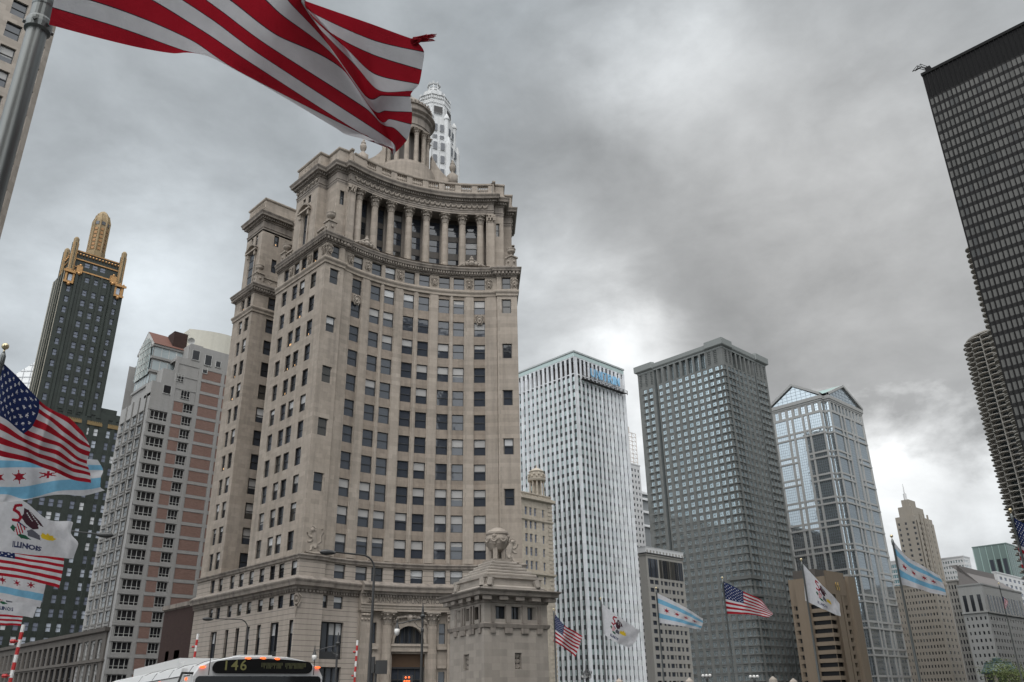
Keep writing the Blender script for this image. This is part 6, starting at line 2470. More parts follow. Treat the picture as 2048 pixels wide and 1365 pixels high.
for a, b in cE + cN:
    for u in (a - .2, b + .2):
        mb.pbox(PBH, u - .25, u + .25, zsill - .75, zsill - .32, 0, .14)
        mb.pbox(PBH, u - .12, u + .12, zsill + .08, wz1 + .1, 0, .12)
PBH.sweep(mb, [(0, zc_b - .5), (.1, zc_b - .45), (.12, zc_b - .05), (.3, zc_b), (.75, zc_b + .1), (.8, zc_b + .35), (.98, zc_b + .5), (1.0, zc_t - .05), (.2, zc_t + .1), (0, zc_t + .1)])
for k in range(5):
    u = wl_ * (k + .5) / 5
    mb.pbox(PBH, u - .32, u + .32, zc_b - .28, zc_b + .04, .1, .62)
    u = wl_ + wr_ * (k + .35) / 4.6
    mb.pbox(PBH, u - .36, u + .36, zc_b - .28, zc_b + .04, .1, .62)
mb.build('cornice', M['limedark'], TH_)
mb = MB()
PBH.sweep(mb, [(-.15, zc_t), (-.1, zc_t + .05), (-.1, zc_t + .3), (-.35, zc_t + .45), (-.35, zpar - .3), (-.2, zpar - .2), (-.2, zpar), (-.9, zpar)])
n = 5
for k in range(n):
    d = -.6 - k * (min(wl_, wr_) / 2 - 1.6) / n
    z = zpar + (zstep - zpar) * k / n
    h = (zstep - zpar) / n
    PBH.sweep(mb, [(d - .1, z - .02), (d, z + .1), (d, z + h * .8), (d - .06, z + h), (d - 1.2, z + h)])
    if k == n - 1:
        mb.cap([PBH(PBH.u[i] + .0, 0, d - .1).xy for i in range(4)], z + h)
mb.build('stepped_roof', M['bridge'], TH_)
for u, in ((wl_ - .5,), (wl_ + .5,), (.6,), (wl_ + wr_ - .6,)):
    mb = MB()
    mb.tube([PBH(u, zpar - .3, -.35), PBH(u, zpar - .9, -.2), PBH(u, zc_t + .55, -.3)], [.34, .28, .14], 8)
    mb.tube([PBH(u - .35, zpar - .3, -.3), PBH(u - .35, zc_t + .7, -.3)], [.1, .06], 6)
    mb.tube([PBH(u + .35, zpar - .3, -.3), PBH(u + .35, zc_t + .7, -.3)], [.1, .06], 6)
    mb.build('scroll_bracket', M['bridge'], TH_)
for s in sp:
    mb = MB()
    pane_simple(mb, s)
    Pq, a, b, za, zb_, d = s[:6]
    for q_ in ((a, a + .07), (b - .07, b), ((a + b) / 2 - .03, (a + b) / 2 + .03)):
        mb.pbox(Pq, q_[0], q_[1], za, zb_, d, d + .08, 1)
    mb.build('window', [M['officeglass'], M['sash']], TH_)
for s in gs:
    Pq, a, b, za, zb_, d = s[:6]
    mb = MB()
    mb.face([Pq(a, za, d), Pq(b, za, d), Pq(b, zb_, d), Pq(a, zb_, d)], 1)
    if za > 2.4:
        for k in range(3):
            zc = za + (zb_ - za) * (k + .5) / 3
            uc, hw_, hh = (a + b) / 2, (b - a) / 2, (zb_ - za) / 6
            for q_ in range(4):
                ang = pi * q_ / 4
                du, dz = hw_ * cos(ang), hh * sin(ang)
                mb.tube([Pq(uc - du, zc - dz, d + .15), Pq(uc + du, zc + dz, d + .15)], .05, 5)
            mb.tube([Pq(uc + hw_ * .6 * cos(2 * pi * j / 12), zc + hh * .6 * sin(2 * pi * j / 12), d + .15) for j in range(13)], .05, 5)
    mb.build('grille', [M['bridge'], M['louvre']], TH_)
ctr = c0 + E1v * wl_ / 2 + E2v * wr_ / 2
wz = (Vector((ctr.x, ctr.y, 12)) - CAMP).dot(FW)
ru = 23 * wz / FPX
zu = zstep
ht = z_at(990, 1056, ctr) - zu
mb = MB()
mb.obox((ctr.x, ctr.y, zu + .12), E1v * ru * .95, E2v * ru * .95, Vector((0, 0, .14)))
for k in range(4):
    a = R(45 - 13) + k * pi / 2
    o = Vector((cos(a), sin(a), 0))
    t = Vector((-sin(a), cos(a), 0))
    mb.obox(ctr.xy.to_3d() + o * ru * .62 + Vector((0, 0, zu + ht * .33)), o * ru * .14, t * ru * .2, Vector((0, 0, ht * .28)))
    mb.ball(ctr.xy.to_3d() + o * ru * .95 + Vector((0, 0, zu + ht * .72)), ru * .2, 8)
    mb.ball(ctr.xy.to_3d() + o * ru * .9 + Vector((0, 0, zu + ht * .52)), ru * .15, 8)
mb.lathe((ctr.x, ctr.y), [(ru * .2, zu + .2), (ru * .25, zu + ht * .28), (ru * .7, zu + ht * .36), (ru * .98, zu + ht * .52), (ru * 1.05, zu + ht * .66), (ru * .95, zu + ht * .76), (ru * 1.02, zu + ht * .80), (ru * 1.0, zu + ht * .85), (ru * .7, zu + ht * .93), (ru * .35, zu + ht * .985), (ru * .05, zu + ht)], 24)
for k in range(8):
    a = R(-13) + k * pi / 4
    pts = [ctr.xy.to_3d() + Vector((cos(a + j * .1) * ru * 1.0, sin(a + j * .1) * ru * 1.0, zu + ht * (.68 - .12 * (1 - (j / 3.5) ** 2)))) for j in range(-3, 4)]
    mb.tube(pts, ru * .10, 6)
mb.build('urn', M['limecarve'], TH_)

# ------------------------------------------------------------------ flags
M['fred'] = cloth('flag_red_cloth', (0.33, 0.013, 0.024))
M['fwhite'] = cloth('flag_white_cloth', (0.53, 0.525, 0.54))
M['fblue'] = cloth('flag_navy_cloth', (0.016, 0.026, 0.085))
M['fseam'] = cloth('flag_seam_thread', (0.05, 0.02, 0.03))
M['fsky'] = cloth('flag_sky_blue_cloth', (0.17, 0.38, 0.53))
M['fstar'] = cloth('flag_crimson_cloth', (0.26, 0.012, 0.025))
M['fbrown'] = cloth('emblem_brown', (0.055, 0.022, 0.03))
M['fyel'] = cloth('emblem_yellow', (0.60, 0.42, 0.03))
M['fgreen'] = cloth('emblem_green', (0.02, 0.09, 0.05))
M['fgrey'] = cloth('emblem_grey', (0.10, 0.10, 0.12))
M['ink'] = cloth('emblem_ink', (0.05, 0.055, 0.11))


def inpoly(x, y, poly):
    r = False
    j = len(poly) - 1
    for i in range(len(poly)):
        if (poly[i][1] > y) != (poly[j][1] > y) and x < (poly[j][0] - poly[i][0]) * (y - poly[i][1]) / (poly[j][1] - poly[i][1]) + poly[i][0]:
            r = not r
        j = i
    return r


def star(cx, cy, ro, ri, n, a0=pi / 2):
    return [(cx + (ro if k % 2 == 0 else ri) * cos(a0 + pi * k / n), cy + (ro if k % 2 == 0 else ri) * sin(a0 + pi * k / n)) for k in range(2 * n)]


USSTARS = []
for r in range(9):
    for c in range(6 if r % 2 == 0 else 5):
        USSTARS.append((.063 * (1 + 2 * c + (r % 2)) / 1.0 * 1.0, 1 - .054 * (r + 1)))
LET = [t for t in text_tris("ILLINOIS", .088, bold=.006)]


def paint_us_seam(s, t):
    """striped cloth seen close: the sewn seams show as dark threads"""
    f = (1 - t) * 13
    if f > .2 and (f % 1) < .07 and not (s < .4 and t > 6 / 13):
        return 3
    return paint_us(s, t)


def paint_us(s, t):
    """s along the fly 0..1, t up 0..1 -> material slot; slots: red, white, navy"""
    if s < .4 and t > 6 / 13:
        x = s * 1.9
        for cx, cy in USSTARS:
            if abs(cx - x) < .032 and abs(cy - t) < .032 and inpoly(x, t, star(cx, cy, .027, .011, 5)):
                return 1
        return 2
    return 0 if int((1 - t) * 13 - 1e-6) % 2 == 0 else 1


def paint_chicago(s, t):
    if 1 / 6 < t < 1 / 3 or 2 / 3 < t < 5 / 6:
        return 0
    x = s * 1.6
    for c in (.30, .62, .96, 1.28):
        if abs(x - c) < .12 and abs(t - .5) < .12 and inpoly(x, t, star(c, .5, .118, .038, 6)):
            return 2
    return 1


EM = [(5, [(.50, .50), (.45, .42), (.54, .33), (.60, .42)]), (5, [(.60, .29), (.74, .22), (.93, .24), (.80, .31)]), (6, [(.83, .42), (.92, .51), (1.06, .43), (1.09, .30), (.86, .30)]),
      (4, [(1.08, .44), (1.11, .55), (1.18, .53), (1.22, .62), (1.27, .56), (1.34, .58), (1.35, .50), (1.41, .46), (1.34, .38), (1.10, .37)]),
      (3, [(.74, .92), (.86, .93), (1.06, .84), (1.13, .74), (1.02, .71), (1.03, .60), (.93, .51), (.80, .57), (.69, .70), (.74, .80)])]
RIB = [(.66, .95), (.52, .92), (.50, .83), (.62, .77), (.68, .69), (.63, .60), (.50, .61)]


def paint_illinois(s, t):
    x = s * 1.67
    if .4 < x < 1.3 and .10 < t < .22:
        for tr in LET:
            if inpoly(x - .83, t - .115, tr):
                return 7
    if not (.4 < x < 1.45 and .2 < t < .98):
        return 1
    x, t = .84 + (x - .84) / .80, .60 + (t - .60) / .86
    if inpoly(x, t, [(.55, .35), (.62, .59), (.83, .50), (.75, .32), (.62, .28)]):
        u = (x - .55) * .8 + (t - .3) * .35
        if (t - .3) * .9 - (x - .6) * -.35 > .235:
            return 8
        return 0 if int(u / .028) % 2 == 0 else 1
    for a, b in zip(RIB[:-1], RIB[1:]):
        d = Vector((b[0] - a[0], b[1] - a[1]))
        q = Vector((x - a[0], t - a[1]))
        k = max(0, min(1, q.dot(d) / d.length_squared))
        if (q - d * k).length < .034:
            return 2
    for m, poly in EM:
        if inpoly(x, t, poly):
            if m == 3 and t > .72 and x > .8 and (int(x * 40) + int(t * 34)) % 5 == 0:
                return 1
            return m
    return 1


PAINT = {'us_seam': (paint_us_seam, ['fred', 'fwhite', 'fblue', 'fseam']), 'us': (paint_us, ['fred', 'fwhite', 'fblue']), 'chicago': (paint_chicago, ['fsky', 'fwhite', 'fstar']),
         'illinois': (paint_illinois, ['fred', 'fwhite', 'fstar', 'fbrown', 'fyel', 'fgreen', 'fgrey', 'ink', 'fblue'])}


def crom(pts, x, ten=.42):
    """cardinal spline through (knot, Vector) pairs"""
    n = len(pts)
    i = 0
    while i < n - 2 and x > pts[i + 1][0]:
        i += 1
    x0, x1 = pts[i][0], pts[i + 1][0]
    h = max(x1 - x0, 1e-6)
    f = (x - x0) / h
    p0, p1 = pts[i][1], pts[i + 1][1]
    m0 = (p1 - pts[i - 1][1]) * (ten * 2 * h / (x1 - pts[i - 1][0])) if i > 0 else (p1 - p0) * .9
    m1 = (pts[i + 2][1] - p0) * (ten * 2 * h / (pts[i + 2][0] - x0)) if i < n - 2 else (p1 - p0) * .9
    f2, f3 = f * f, f * f * f
    return p0 * (2 * f3 - 3 * f2 + 1) + m0 * (f3 - 2 * f2 + f) + p1 * (-2 * f3 + 3 * f2) + m1 * (f3 - f2)


def flag(kind, label, cols, ns, nt, group, wav=0.0, seed=0):
    """cols: (s, distance, [(t, px, py, extra distance)...]) control lines from hoist to fly"""
    sub = random.Random(seed)
    paint, mats = PAINT[kind]
    lines = []
    for s, d, rows in cols:
        pts = sorted([(r[0], at_s(r[1], r[2], d + (r[3] if len(r) > 3 else 0))) for r in rows], key=lambda q: q[0])
        lines.append((s, [crom(pts, j / nt) if len(pts) > 2 else pts[0][1].lerp(pts[1][1], j / nt) for j in range(nt + 1)]))
    grid = []
    ph = [sub.random() * 6 for _ in range(4)]
    for i in range(ns + 1):
        s = i / ns
        col = []
        for j in range(nt + 1):
            p = crom([(l[0], l[1][j]) for l in lines], s)
            if wav:
                t = j / nt
                o = (sin(s * 13 + t * 4 + ph[0]) * .5 + sin(s * 22 - t * 7 + ph[1]) * .28 + sin(s * 37 + t * 11 + ph[2]) * .14) * wav * (.25 + s)
                p = p + (p - CAMP).normalized() * o + Vector((0, 0, o * .22))
            col.append(p)
        grid.append(col)
    org = grid[0][0]
    mb = MB()
    vs = [p for c in grid for p in c]
    n = nt + 1
    fs, ms = [], []
    for i in range(ns):
        for j in range(nt):
            fs.append((i * n + j, (i + 1) * n + j, (i + 1) * n + j + 1, i * n + j + 1))
            ms.append(paint((i + .5) / ns, (j + .5) / nt))
    mb.v = [tuple(p - org) for p in vs]
    mb.f = fs
    mb.m = ms
    o = mb.build('flag', [M[k] for k in mats], smooth=True)
    o.location = org
    tag(o, label, 'flag', group)
    return grid


GL_, GR_ = 'flags flying along the near railing', 'flags flying along the far railing'
# the big flag overhead: stripe boundaries from the top edge (0) to the bottom edge (13)
def bcol(s, d, pts):
    return (s, d, [(1 - k / 13, *p) for k, p in enumerate(pts)])


C0 = [(98 + .2 * (50 - (50 - 35.5 * (13 - k))), 50 - 35.5 * (13 - k)) for k in range(14)]
C1 = [(300 - k * 4.6, -390 + (477) * (k / 13) ** 1.03) for k in range(10)] + [(262, -22), (250, 22), (240, 55), (240, 87)]
C2 = [(640, -110), (625, -100), (608, -90), (590, -78), (565, -62), (540, -45), (505, -22), (465, 3), (437, 18), (420, 36), (403, 60), (383, 80), (362, 99), (345, 107)]
C3 = [(640, -30), (628, -27), (618, -22), (606, -17), (595, -9), (580, 4), (563, 28), (552, 68), (535, 90), (520, 109), (505, 128), (478, 143), (455, 130, .15), (440, 112, .35)]
C4 = [(592, -8), (602, 4), (612, 17), (626, 38), (641, 60), (658, 92), (674, 118), (684, 137), (731, 216), (727, 243), (716, 262), (722, 266), (668, 254, .3), (650, 222, .6)]
C5 = [(604, 0, .2), (628, 28, .3), (661, 66, .35), (686, 92, .4), (704, 124, .4), (729, 190, .4), (741, 215, .35), (754, 236, .3), (762, 247, .25), (775, 276, .2), (782, 296, .25), (742, 270, .4), (690, 268, .45), (668, 240, .7)]
C6 = [(748, 50), (745, 79), (745, 108), (748, 146), (757, 180, .12), (765, 191, .12), (772, 222), (780, 239), (788, 257), (789, 290), (785, 303, .1), (772, 290, .3), (725, 278, .4), (718, 258, .65)]
C7 = [(832, 80), (848, 103), (844, 139), (838, 168), (826, 182), (821, 193), (824, 224), (823, 248), (814, 280), (792, 304), (786, 309, .05), (778, 298, .3), (750, 286, .4), (748, 266, .65)]
big = flag('us_seam', 'huge striped flag with a frayed end blowing overhead from the nearest pole', [bcol(0, 6.2, C0), bcol(.2, 6.05, C1), bcol(.4, 6.3, C2), bcol(.55, 6.4, C3), bcol(.70, 6.1, C4), bcol(.745, 6.15, C5), bcol(.87, 6.3, C6), bcol(1, 6.2, C7)], 156, 195, GL_, .02, 3)
fr = MB()
tipo = at_s(832, 84, 6.2)
for k in range(30):
    a, b = at_s(826 + rnd.uniform(-6, 8), 80 + rnd.uniform(-4, 12), 6.2), at_s(858 + rnd.uniform(-10, 16), 74 + rnd.uniform(-7, 8), 6.2 + rnd.uniform(-.1, .1))
    fr.tube([a, (a + b) / 2 + Vector((0, 0, rnd.uniform(-.01, .02))), b], [.009, .005, .002], 5)
fo = [o for o in COL.objects if o.name == 'flag'][0]
fr.build('frayed_edge', M['fred'], fo)
flag('us', 'starred flag with its navy corner in view, uppermost of the stack at the left', [
    (0, 16.0, [(1, 4, 724), (.5, -17, 815), (0, -40, 903)]), (.22, 15.8, [(1, 38, 757), (.5, 18, 838), (0, 8, 914)]), (.4, 16.1, [(1, 79, 801), (.77, 77, 826), (.6, 64, 854), (.46, 48, 869), (.25, 50, 893), (0, 58, 925)]),
    (.56, 15.7, [(1, 108, 822), (.75, 99, 843), (.5, 84, 878), (.25, 78, 905), (0, 86, 936)]), (.7, 16.2, [(1, 140, 838), (.75, 126, 866), (.5, 119, 890), (.25, 110, 915), (0, 120, 948)]),
    (.86, 15.9, [(1, 164, 862), (.75, 158, 889), (.5, 150, 915), (.25, 146, 935), (0, 152, 962)]), (1, 16.1, [(1, 173, 878), (.75, 181, 897), (.5, 174, 925), (.25, 180, 945), (0, 182, 967)])], 170, 104, GL_, .05, 4)
flag('chicago', 'pale blue and white flag with red stars right under the large starred flag', [
    (0, 27, [(1, -30, 905), (.5, -36, 955), (0, -45, 1010)]), (.3, 26.6, [(1, 20, 908), (.67, 16, 935), (.33, 20, 975), (0, 8, 1004)]), (.48, 27.3, [(1, 70, 915), (.67, 62, 935), (.33, 60, 972), (.17, 52, 998), (0, 30, 1003, .5)]),
    (.66, 26.7, [(1, 120, 915), (.67, 116, 938), (.33, 112, 962), (.17, 112, 983), (0, 110, 990)]), (.86, 27.2, [(1, 172, 918), (.67, 178, 940), (.33, 170, 958), (.17, 168, 980), (0, 166, 992)]),
    (1, 26.9, [(1, 195, 921), (.67, 206, 941), (.33, 202, 955), (.17, 201, 974), (0, 210, 981)])], 120, 72, GL_, .06, 5)
flag('illinois', 'large white eagle flag lettered ILLINOIS between two other flags at the left edge', [
    (0, 31, [(1, -32, 1003), (.5, -37, 1050), (0, -42, 1098)]), (.42, 30.6, [(1, 44, 1002), (.5, 39, 1052), (0, 34, 1107)]), (.7, 31.2, [(1, 97, 1040), (.5, 98, 1075), (0, 92, 1113)]),
    (.9, 30.8, [(1, 140, 1043), (.75, 136, 1060), (.5, 138, 1078), (0, 136, 1117)]), (1, 31, [(1, 146, 1046), (.75, 142, 1068), (.5, 156, 1086), (.25, 152, 1102), (0, 146, 1118)])], 170, 104, GL_, .05, 6)
flag('us', 'striped flag whose lower stripes show under the large white eagle flag', [
    (0, 35, [(1, -40, 1060), (.5, -45, 1103), (0, -50, 1145)]), (.55, 34.7, [(1, 50, 1082), (.5, 55, 1120), (0, 55, 1160)]), (1, 35.1, [(1, 130, 1086), (.5, 127, 1132), (0, 118, 1177)])], 110, 78, GL_, .05, 7)
flag('chicago', 'small pale blue flag with two red stars low at the left edge', [
    (0, 38, [(1, -50, 1110), (0, -55, 1188)]), (.6, 37.7, [(1, 30, 1126), (.5, 34, 1166), (0, 36, 1206)]), (1, 38, [(1, 95, 1136), (.5, 90, 1176), (0, 80, 1216)])], 110, 60, GL_, .05, 8)
flag('illinois', 'small white lettered flag low at the left edge above a striped one', [
    (0, 42, [(1, -55, 1150), (0, -60, 1220)]), (.6, 41.7, [(1, 24, 1160), (0, 22, 1230)]), (1, 42, [(1, 78, 1168), (.5, 76, 1205), (0, 66, 1236)])], 110, 66, GL_, .05, 9)
flag('us', 'lowest and farthest striped flag of the stack at the left edge', [(0, 48, [(1, -60, 1185), (0, -62, 1243)]), (.5, 47.7, [(1, -4, 1194), (0, -6, 1250)]), (1, 48, [(1, 52, 1200), (0, 42, 1252)])], 80, 52, GL_, .05, 10)
flag('us', 'small starred flag beside the bridge house, leftmost on the far railing', [(0, 56, [(1, 1110, 1229), (0, 1107, 1283)]), (.45, 55.6, [(1, 1131, 1253), (.5, 1128, 1272), (0, 1124, 1293)]), (.75, 56.2, [(1, 1150, 1263), (0, 1140, 1305)]), (1, 56, [(1, 1165, 1273), (.5, 1159, 1290), (0, 1151, 1314)])], 120, 78, GR_, .06, 11)
flag('illinois', 'white eagle flag in front of the white marble tower', [(0, 53, [(1, 1203, 1207), (0, 1204, 1266)]), (.5, 52.6, [(1, 1240, 1236), (.5, 1232, 1258), (0, 1226, 1282)]), (1, 53, [(1, 1279, 1261), (.5, 1272, 1282), (0, 1258, 1296)])], 120, 72, GR_, .06, 12)
flag('chicago', 'sky blue and white flag with four red stars in front of the hotel slab', [(0, 52, [(1, 1313, 1186), (0, 1317, 1246)]), (.5, 51.5, [(1, 1363, 1211), (.5, 1364, 1233), (0, 1360, 1252)]), (1, 52, [(1, 1406, 1238), (.5, 1405, 1250), (0, 1401, 1260)])], 120, 72, GR_, .06, 13)
flag('us', 'starred flag flying flat in front of the grey-green granite tower', [(0, 47, [(1, 1446, 1163), (0, 1453, 1228)]), (.42, 46.6, [(1, 1488, 1184), (0, 1490, 1229)]), (.75, 47.1, [(1, 1520, 1199), (.5, 1519, 1216), (0, 1519, 1232)]), (1, 47, [(1, 1540, 1222), (.5, 1546, 1228), (0, 1538, 1236)])], 130, 91, GR_, .06, 14)
flag('illinois', 'white eagle flag drooping in front of the tan banded tower', [(0, 41, [(1, 1604, 1126), (0, 1611, 1202)]), (.5, 40.6, [(1, 1641, 1167), (.5, 1645, 1192), (0, 1645, 1218)]), (.85, 41.2, [(1, 1668, 1194), (.5, 1668, 1212), (0, 1672, 1230)]), (1, 41, [(1, 1679, 1208), (.5, 1680, 1221), (0, 1682, 1233)])], 130, 78, GR_, .05, 15)
flag('chicago', 'sky blue and white flag with red stars under the stepped mast tower', [(0, 36, [(1, 1786, 1082), (.5, 1792, 1122), (0, 1800, 1168)]), (.35, 35.6, [(1, 1813, 1113), (.5, 1824, 1145), (0, 1833, 1177)]), (.7, 36.2, [(1, 1850, 1135), (.5, 1858, 1160), (0, 1862, 1186)]), (1, 36, [(1, 1879, 1152), (.5, 1888, 1172), (0, 1893, 1192)])], 130, 84, GR_, .06, 16)
flag('us', 'starred flag cut by the right edge in front of the round tower', [(0, 31, [(1, 2024, 1034), (.5, 2034, 1085), (0, 2044, 1136)]), (.5, 30.6, [(1, 2066, 1058), (0, 2078, 1150)]), (1, 31, [(1, 2105, 1080), (0, 2112, 1166)])], 120, 78, GR_, .06, 17)

M['alu'] = plain('brushed_aluminium_pole', (0.135, 0.142, 0.138), .40, .8, var=.10)
M['goldball'] = plain('gilded_ball', (0.6, 0.5, 0.32), .3, .9)


def pole(label, px, py, s, r_, group, ball=True, topz=None, dark=False):
    p = at_s(px, py, s)
    r = r_ * .48
    zt = topz or p.z
    t = thing('flagpole', label, 'flagpole', (p.x, p.y, 0), group)
    mb = MB()
    mb.lathe((p.x, p.y), [(r * 2.2, 0), (r * 2.2, .25), (r * 1.5, .4), (r * 1.15, .6), (r, 1.0), (r, 3.0), (r * .72, zt - .25), (r * 1.0, zt - .22), (r * 1.0, zt - .08), (r * .4, zt)], 16)
    mb.build('shaft', M['alu'], t, smooth=True)
    if ball:
        mb = MB()
        mb.lathe((p.x, p.y), [(r * .3, zt - .02), (r * .3, zt + r)], 8)
        mb.ball((p.x, p.y, zt + r * 2.1), r * 1.25, 14)
        mb.build('finial', M['goldball'], t, smooth=True)
    return t, p


GP, GPR = 'flagpoles along the near railing', 'flagpoles along the far railing'
p = at_s(75, 60, 6.3)
t = thing('flagpole', 'tall brushed steel flagpole with a bolted collar, nearest at the upper left', 'flagpole', (p.x, p.y, 0), GP)
rp = 18.5 * (p - CAMP).dot(FW) / FPX
mb = MB()
zc = at_s(78, 26, 6.3).z
mb.lathe((p.x, p.y), [(rp * 1.8, 0), (rp * 1.8, .3), (rp * 1.25, .5), (rp * 1.18, 2.0), (rp, zc - .02), (rp * .82, zc + .02), (rp * .8, zc + 2.2), (rp * .6, zc + 4.2)], 24)
mb.build('shaft', M['alu'], t, smooth=True)
mb = MB()
mb.lathe((p.x, p.y), [(rp * 1.0, zc - .10), (rp * 1.3, zc - .09), (rp * 1.34, zc - .05), (rp * 1.3, zc - .02), (rp * 1.12, zc), (rp * 1.1, zc + .09), (rp * 1.16, zc + .1), (rp * 1.16, zc + .13), (rp * .9, zc + .14)], 24)
for k in range(6):
    a = 2 * pi * k / 6
    mb.tube([(p.x + rp * 1.2 * cos(a), p.y + rp * 1.2 * sin(a), zc - .06), (p.x + rp * 1.52 * cos(a), p.y + rp * 1.52 * sin(a), zc - .06)], .012, 6)
mb.build('collar', M['alu'], t, smooth=False)
pole('flagpole with a gilded ball at the left edge above the starred flag', 8, 704, 16.0, .095, GP)
for px, py, s, lab in ((-28, 890, 27, 'flagpole of the starred pale blue flag, outside the left edge'), (-31, 990, 31, 'flagpole of the large eagle flag, outside the left edge'), (-39, 1050, 35, 'flagpole of the half hidden striped flag, outside the left edge')):
    pole(lab, px, py, s, .09, GP)
for px, py, s, lab in ((1107.5, 1222, 56, 'flagpole beside the bridge house'), (1201.5, 1201, 53, 'flagpole in front of the white marble tower'), (1312.5, 1180, 52, 'flagpole in front of the hotel slab'),
                       (1445, 1160, 47, 'pale flagpole in front of the grey-green granite tower'), (1603, 1124, 41, 'pale flagpole in front of the tan banded tower'), (1784, 1078, 36, 'dark flagpole under the stepped mast tower'),
                       (2022, 1027, 31, 'flagpole in front of the round tower at the right edge')):
    pole(lab, px, py, s, .10, GPR)
# a far pole with a tiny striped flag
pole('thin dark flagpole with a tiny striped flag, far right', 1998, 1170, 95, .12, None)
p_ = at_s(2000, 1195, 95)
flag('us', 'tiny striped flag half way up the thin far pole', [(0, 95, [(1, 2003, 1191), (0, 2008, 1213)]), (1, 94.5, [(1, 2016, 1204), (0, 2011, 1219)])], 40, 26, None, .1, 18)

# ------------------------------------------------------------------ bus
b_az = R(12.0)
BA, BW = Vector((sin(b_az), cos(b_az), 0)), Vector((cos(b_az), -sin(b_az), 0))
bc = at_d(521, 1352, 18.8)
B0 = Vector((bc.x, bc.y, 0))


def bp(l, w, z):
    """bus frame: l metres behind the nose, w to the west, z up"""
    return B0 + BA * l + BW * w + Vector((0, 0, z))


BUS = thing('city_bus', 'white city bus with a dark route sign and orange marker lights along its roof edge', 'bus', tuple(B0))
M['buswhite'] = plain('white_bus_paint', (0.58, 0.58, 0.575), .32, var=.04)
M['busglass'] = glass('dark_bus_glass', [(1, (0.008, 0.009, 0.01))], .05, spec=.5)
M['rubber'] = plain('black_rubber', (0.015, 0.015, 0.015), .8)
M['orange'] = emit('orange_marker_light', (1.0, 0.16, 0.035), 1.3)
M['amber'] = emit('dim_amber_segments', (0.10, 0.095, 0.03), .35)
zT = z_at(521, 1312, bp(0, 0, 0))
zSg0, zSg1 = z_at(521, 1349, B0), z_at(521, 1316, B0)
hw = 1.32
LBS = 12.2
sec = [(-hw, .35), (-hw, zSg0 - .02), (-hw + .02, zT - .34), (-hw + .10, zT - .20), (-hw + .32, zT - .10), (-.55, zT - .012), (0, zT), (.55, zT - .012), (hw - .32, zT - .10), (hw - .10, zT - .20), (hw - .02, zT - .34), (hw, zSg0 - .02), (hw, .35)]
mb = MB()
n = len(sec)
rings = [(0.02, .985), (.12, 1.0), (LBS - .1, 1.0), (LBS, .98)]
vs = []
for l, k in rings:
    for w, z in sec:
        vs.append(bp(l, w * k, z if l > .05 else zT + (z - zT) * 1.0 - (.02 if z > 2 else 0)))
fs = []
for i in range(len(rings) - 1):
    for j in range(n - 1):
        fs.append((i * n + j, i * n + j + 1, (i + 1) * n + j + 1, (i + 1) * n + j))
    fs.append((i * n + n - 1, i * n, (i + 1) * n, (i + 1) * n + n - 1))
fs.append(tuple(range(n)))
fs.append(tuple((len(rings) - 1) * n + j for j in reversed(range(n))))
mb.mesh(vs, fs)
mb.build('body', M['buswhite'], BUS)


def rrect(w0, w1, z0, z1, r, crown=0.0, n=5):
    pts = []
    for cx_, cz_, a0_ in ((w1 - r, z1 - r, 0), (w0 + r, z1 - r, 90), (w0 + r, z0 + r, 180), (w1 - r, z0 + r, 270)):
        for k in range(n + 1):
            a = R(a0_ + 90 * k / n)
            pts.append((cx_ + r * cos(a), cz_ + r * sin(a)))
    if crown:
        out = []
        for w, z in pts:
            f = 1 - ((w - (w0 + w1) / 2) / ((w1 - w0) / 2)) ** 2
            out.append((w, z + (crown * f if z > (z0 + z1) / 2 else 0)))
        top = [(w1 - r - (w1 - w0 - 2 * r) * k / 9, z1 + crown * (1 - (1 - r / ((w1 - w0) / 2) - 2 * k / 9 * (1 - r / ((w1 - w0) / 2))) ** 2)) for k in range(1, 9)]
        i = n + 1
        out = out[:i] + top + out[i:]
        pts = out
    return pts


mb = MB()
px0, px1 = -hw + .36, hw - .26
loop = rrect(px0, px1, zSg0 + .015, zSg1 - .08, .11, .06)
mb.face([bp(-.03, w, z) for w, z in loop], 0)
for a, b in zip(loop, loop[1:] + loop[:1]):
    mb.face([bp(-.03, *a), bp(-.03, *b), bp(.05, *b), bp(.05, *a)], 0)
mb.build('route_sign', plain('matt_black_sign', (0.006, 0.006, 0.006), .6, spec=.12), BUS)
mb = MB()
zb_ = zSg0 + .075
for ch, dx in zip("146", (-.17, 0, .17)):
    mb = MB()
    for tr in text_tris(ch, .19, bold=.003):
        mb.face([bp(-.036, px0 + .42 + dx + x * 1.05, zb_ + y) for x, y in tr])
    mb.build('lettering', M['amber'], BUS)
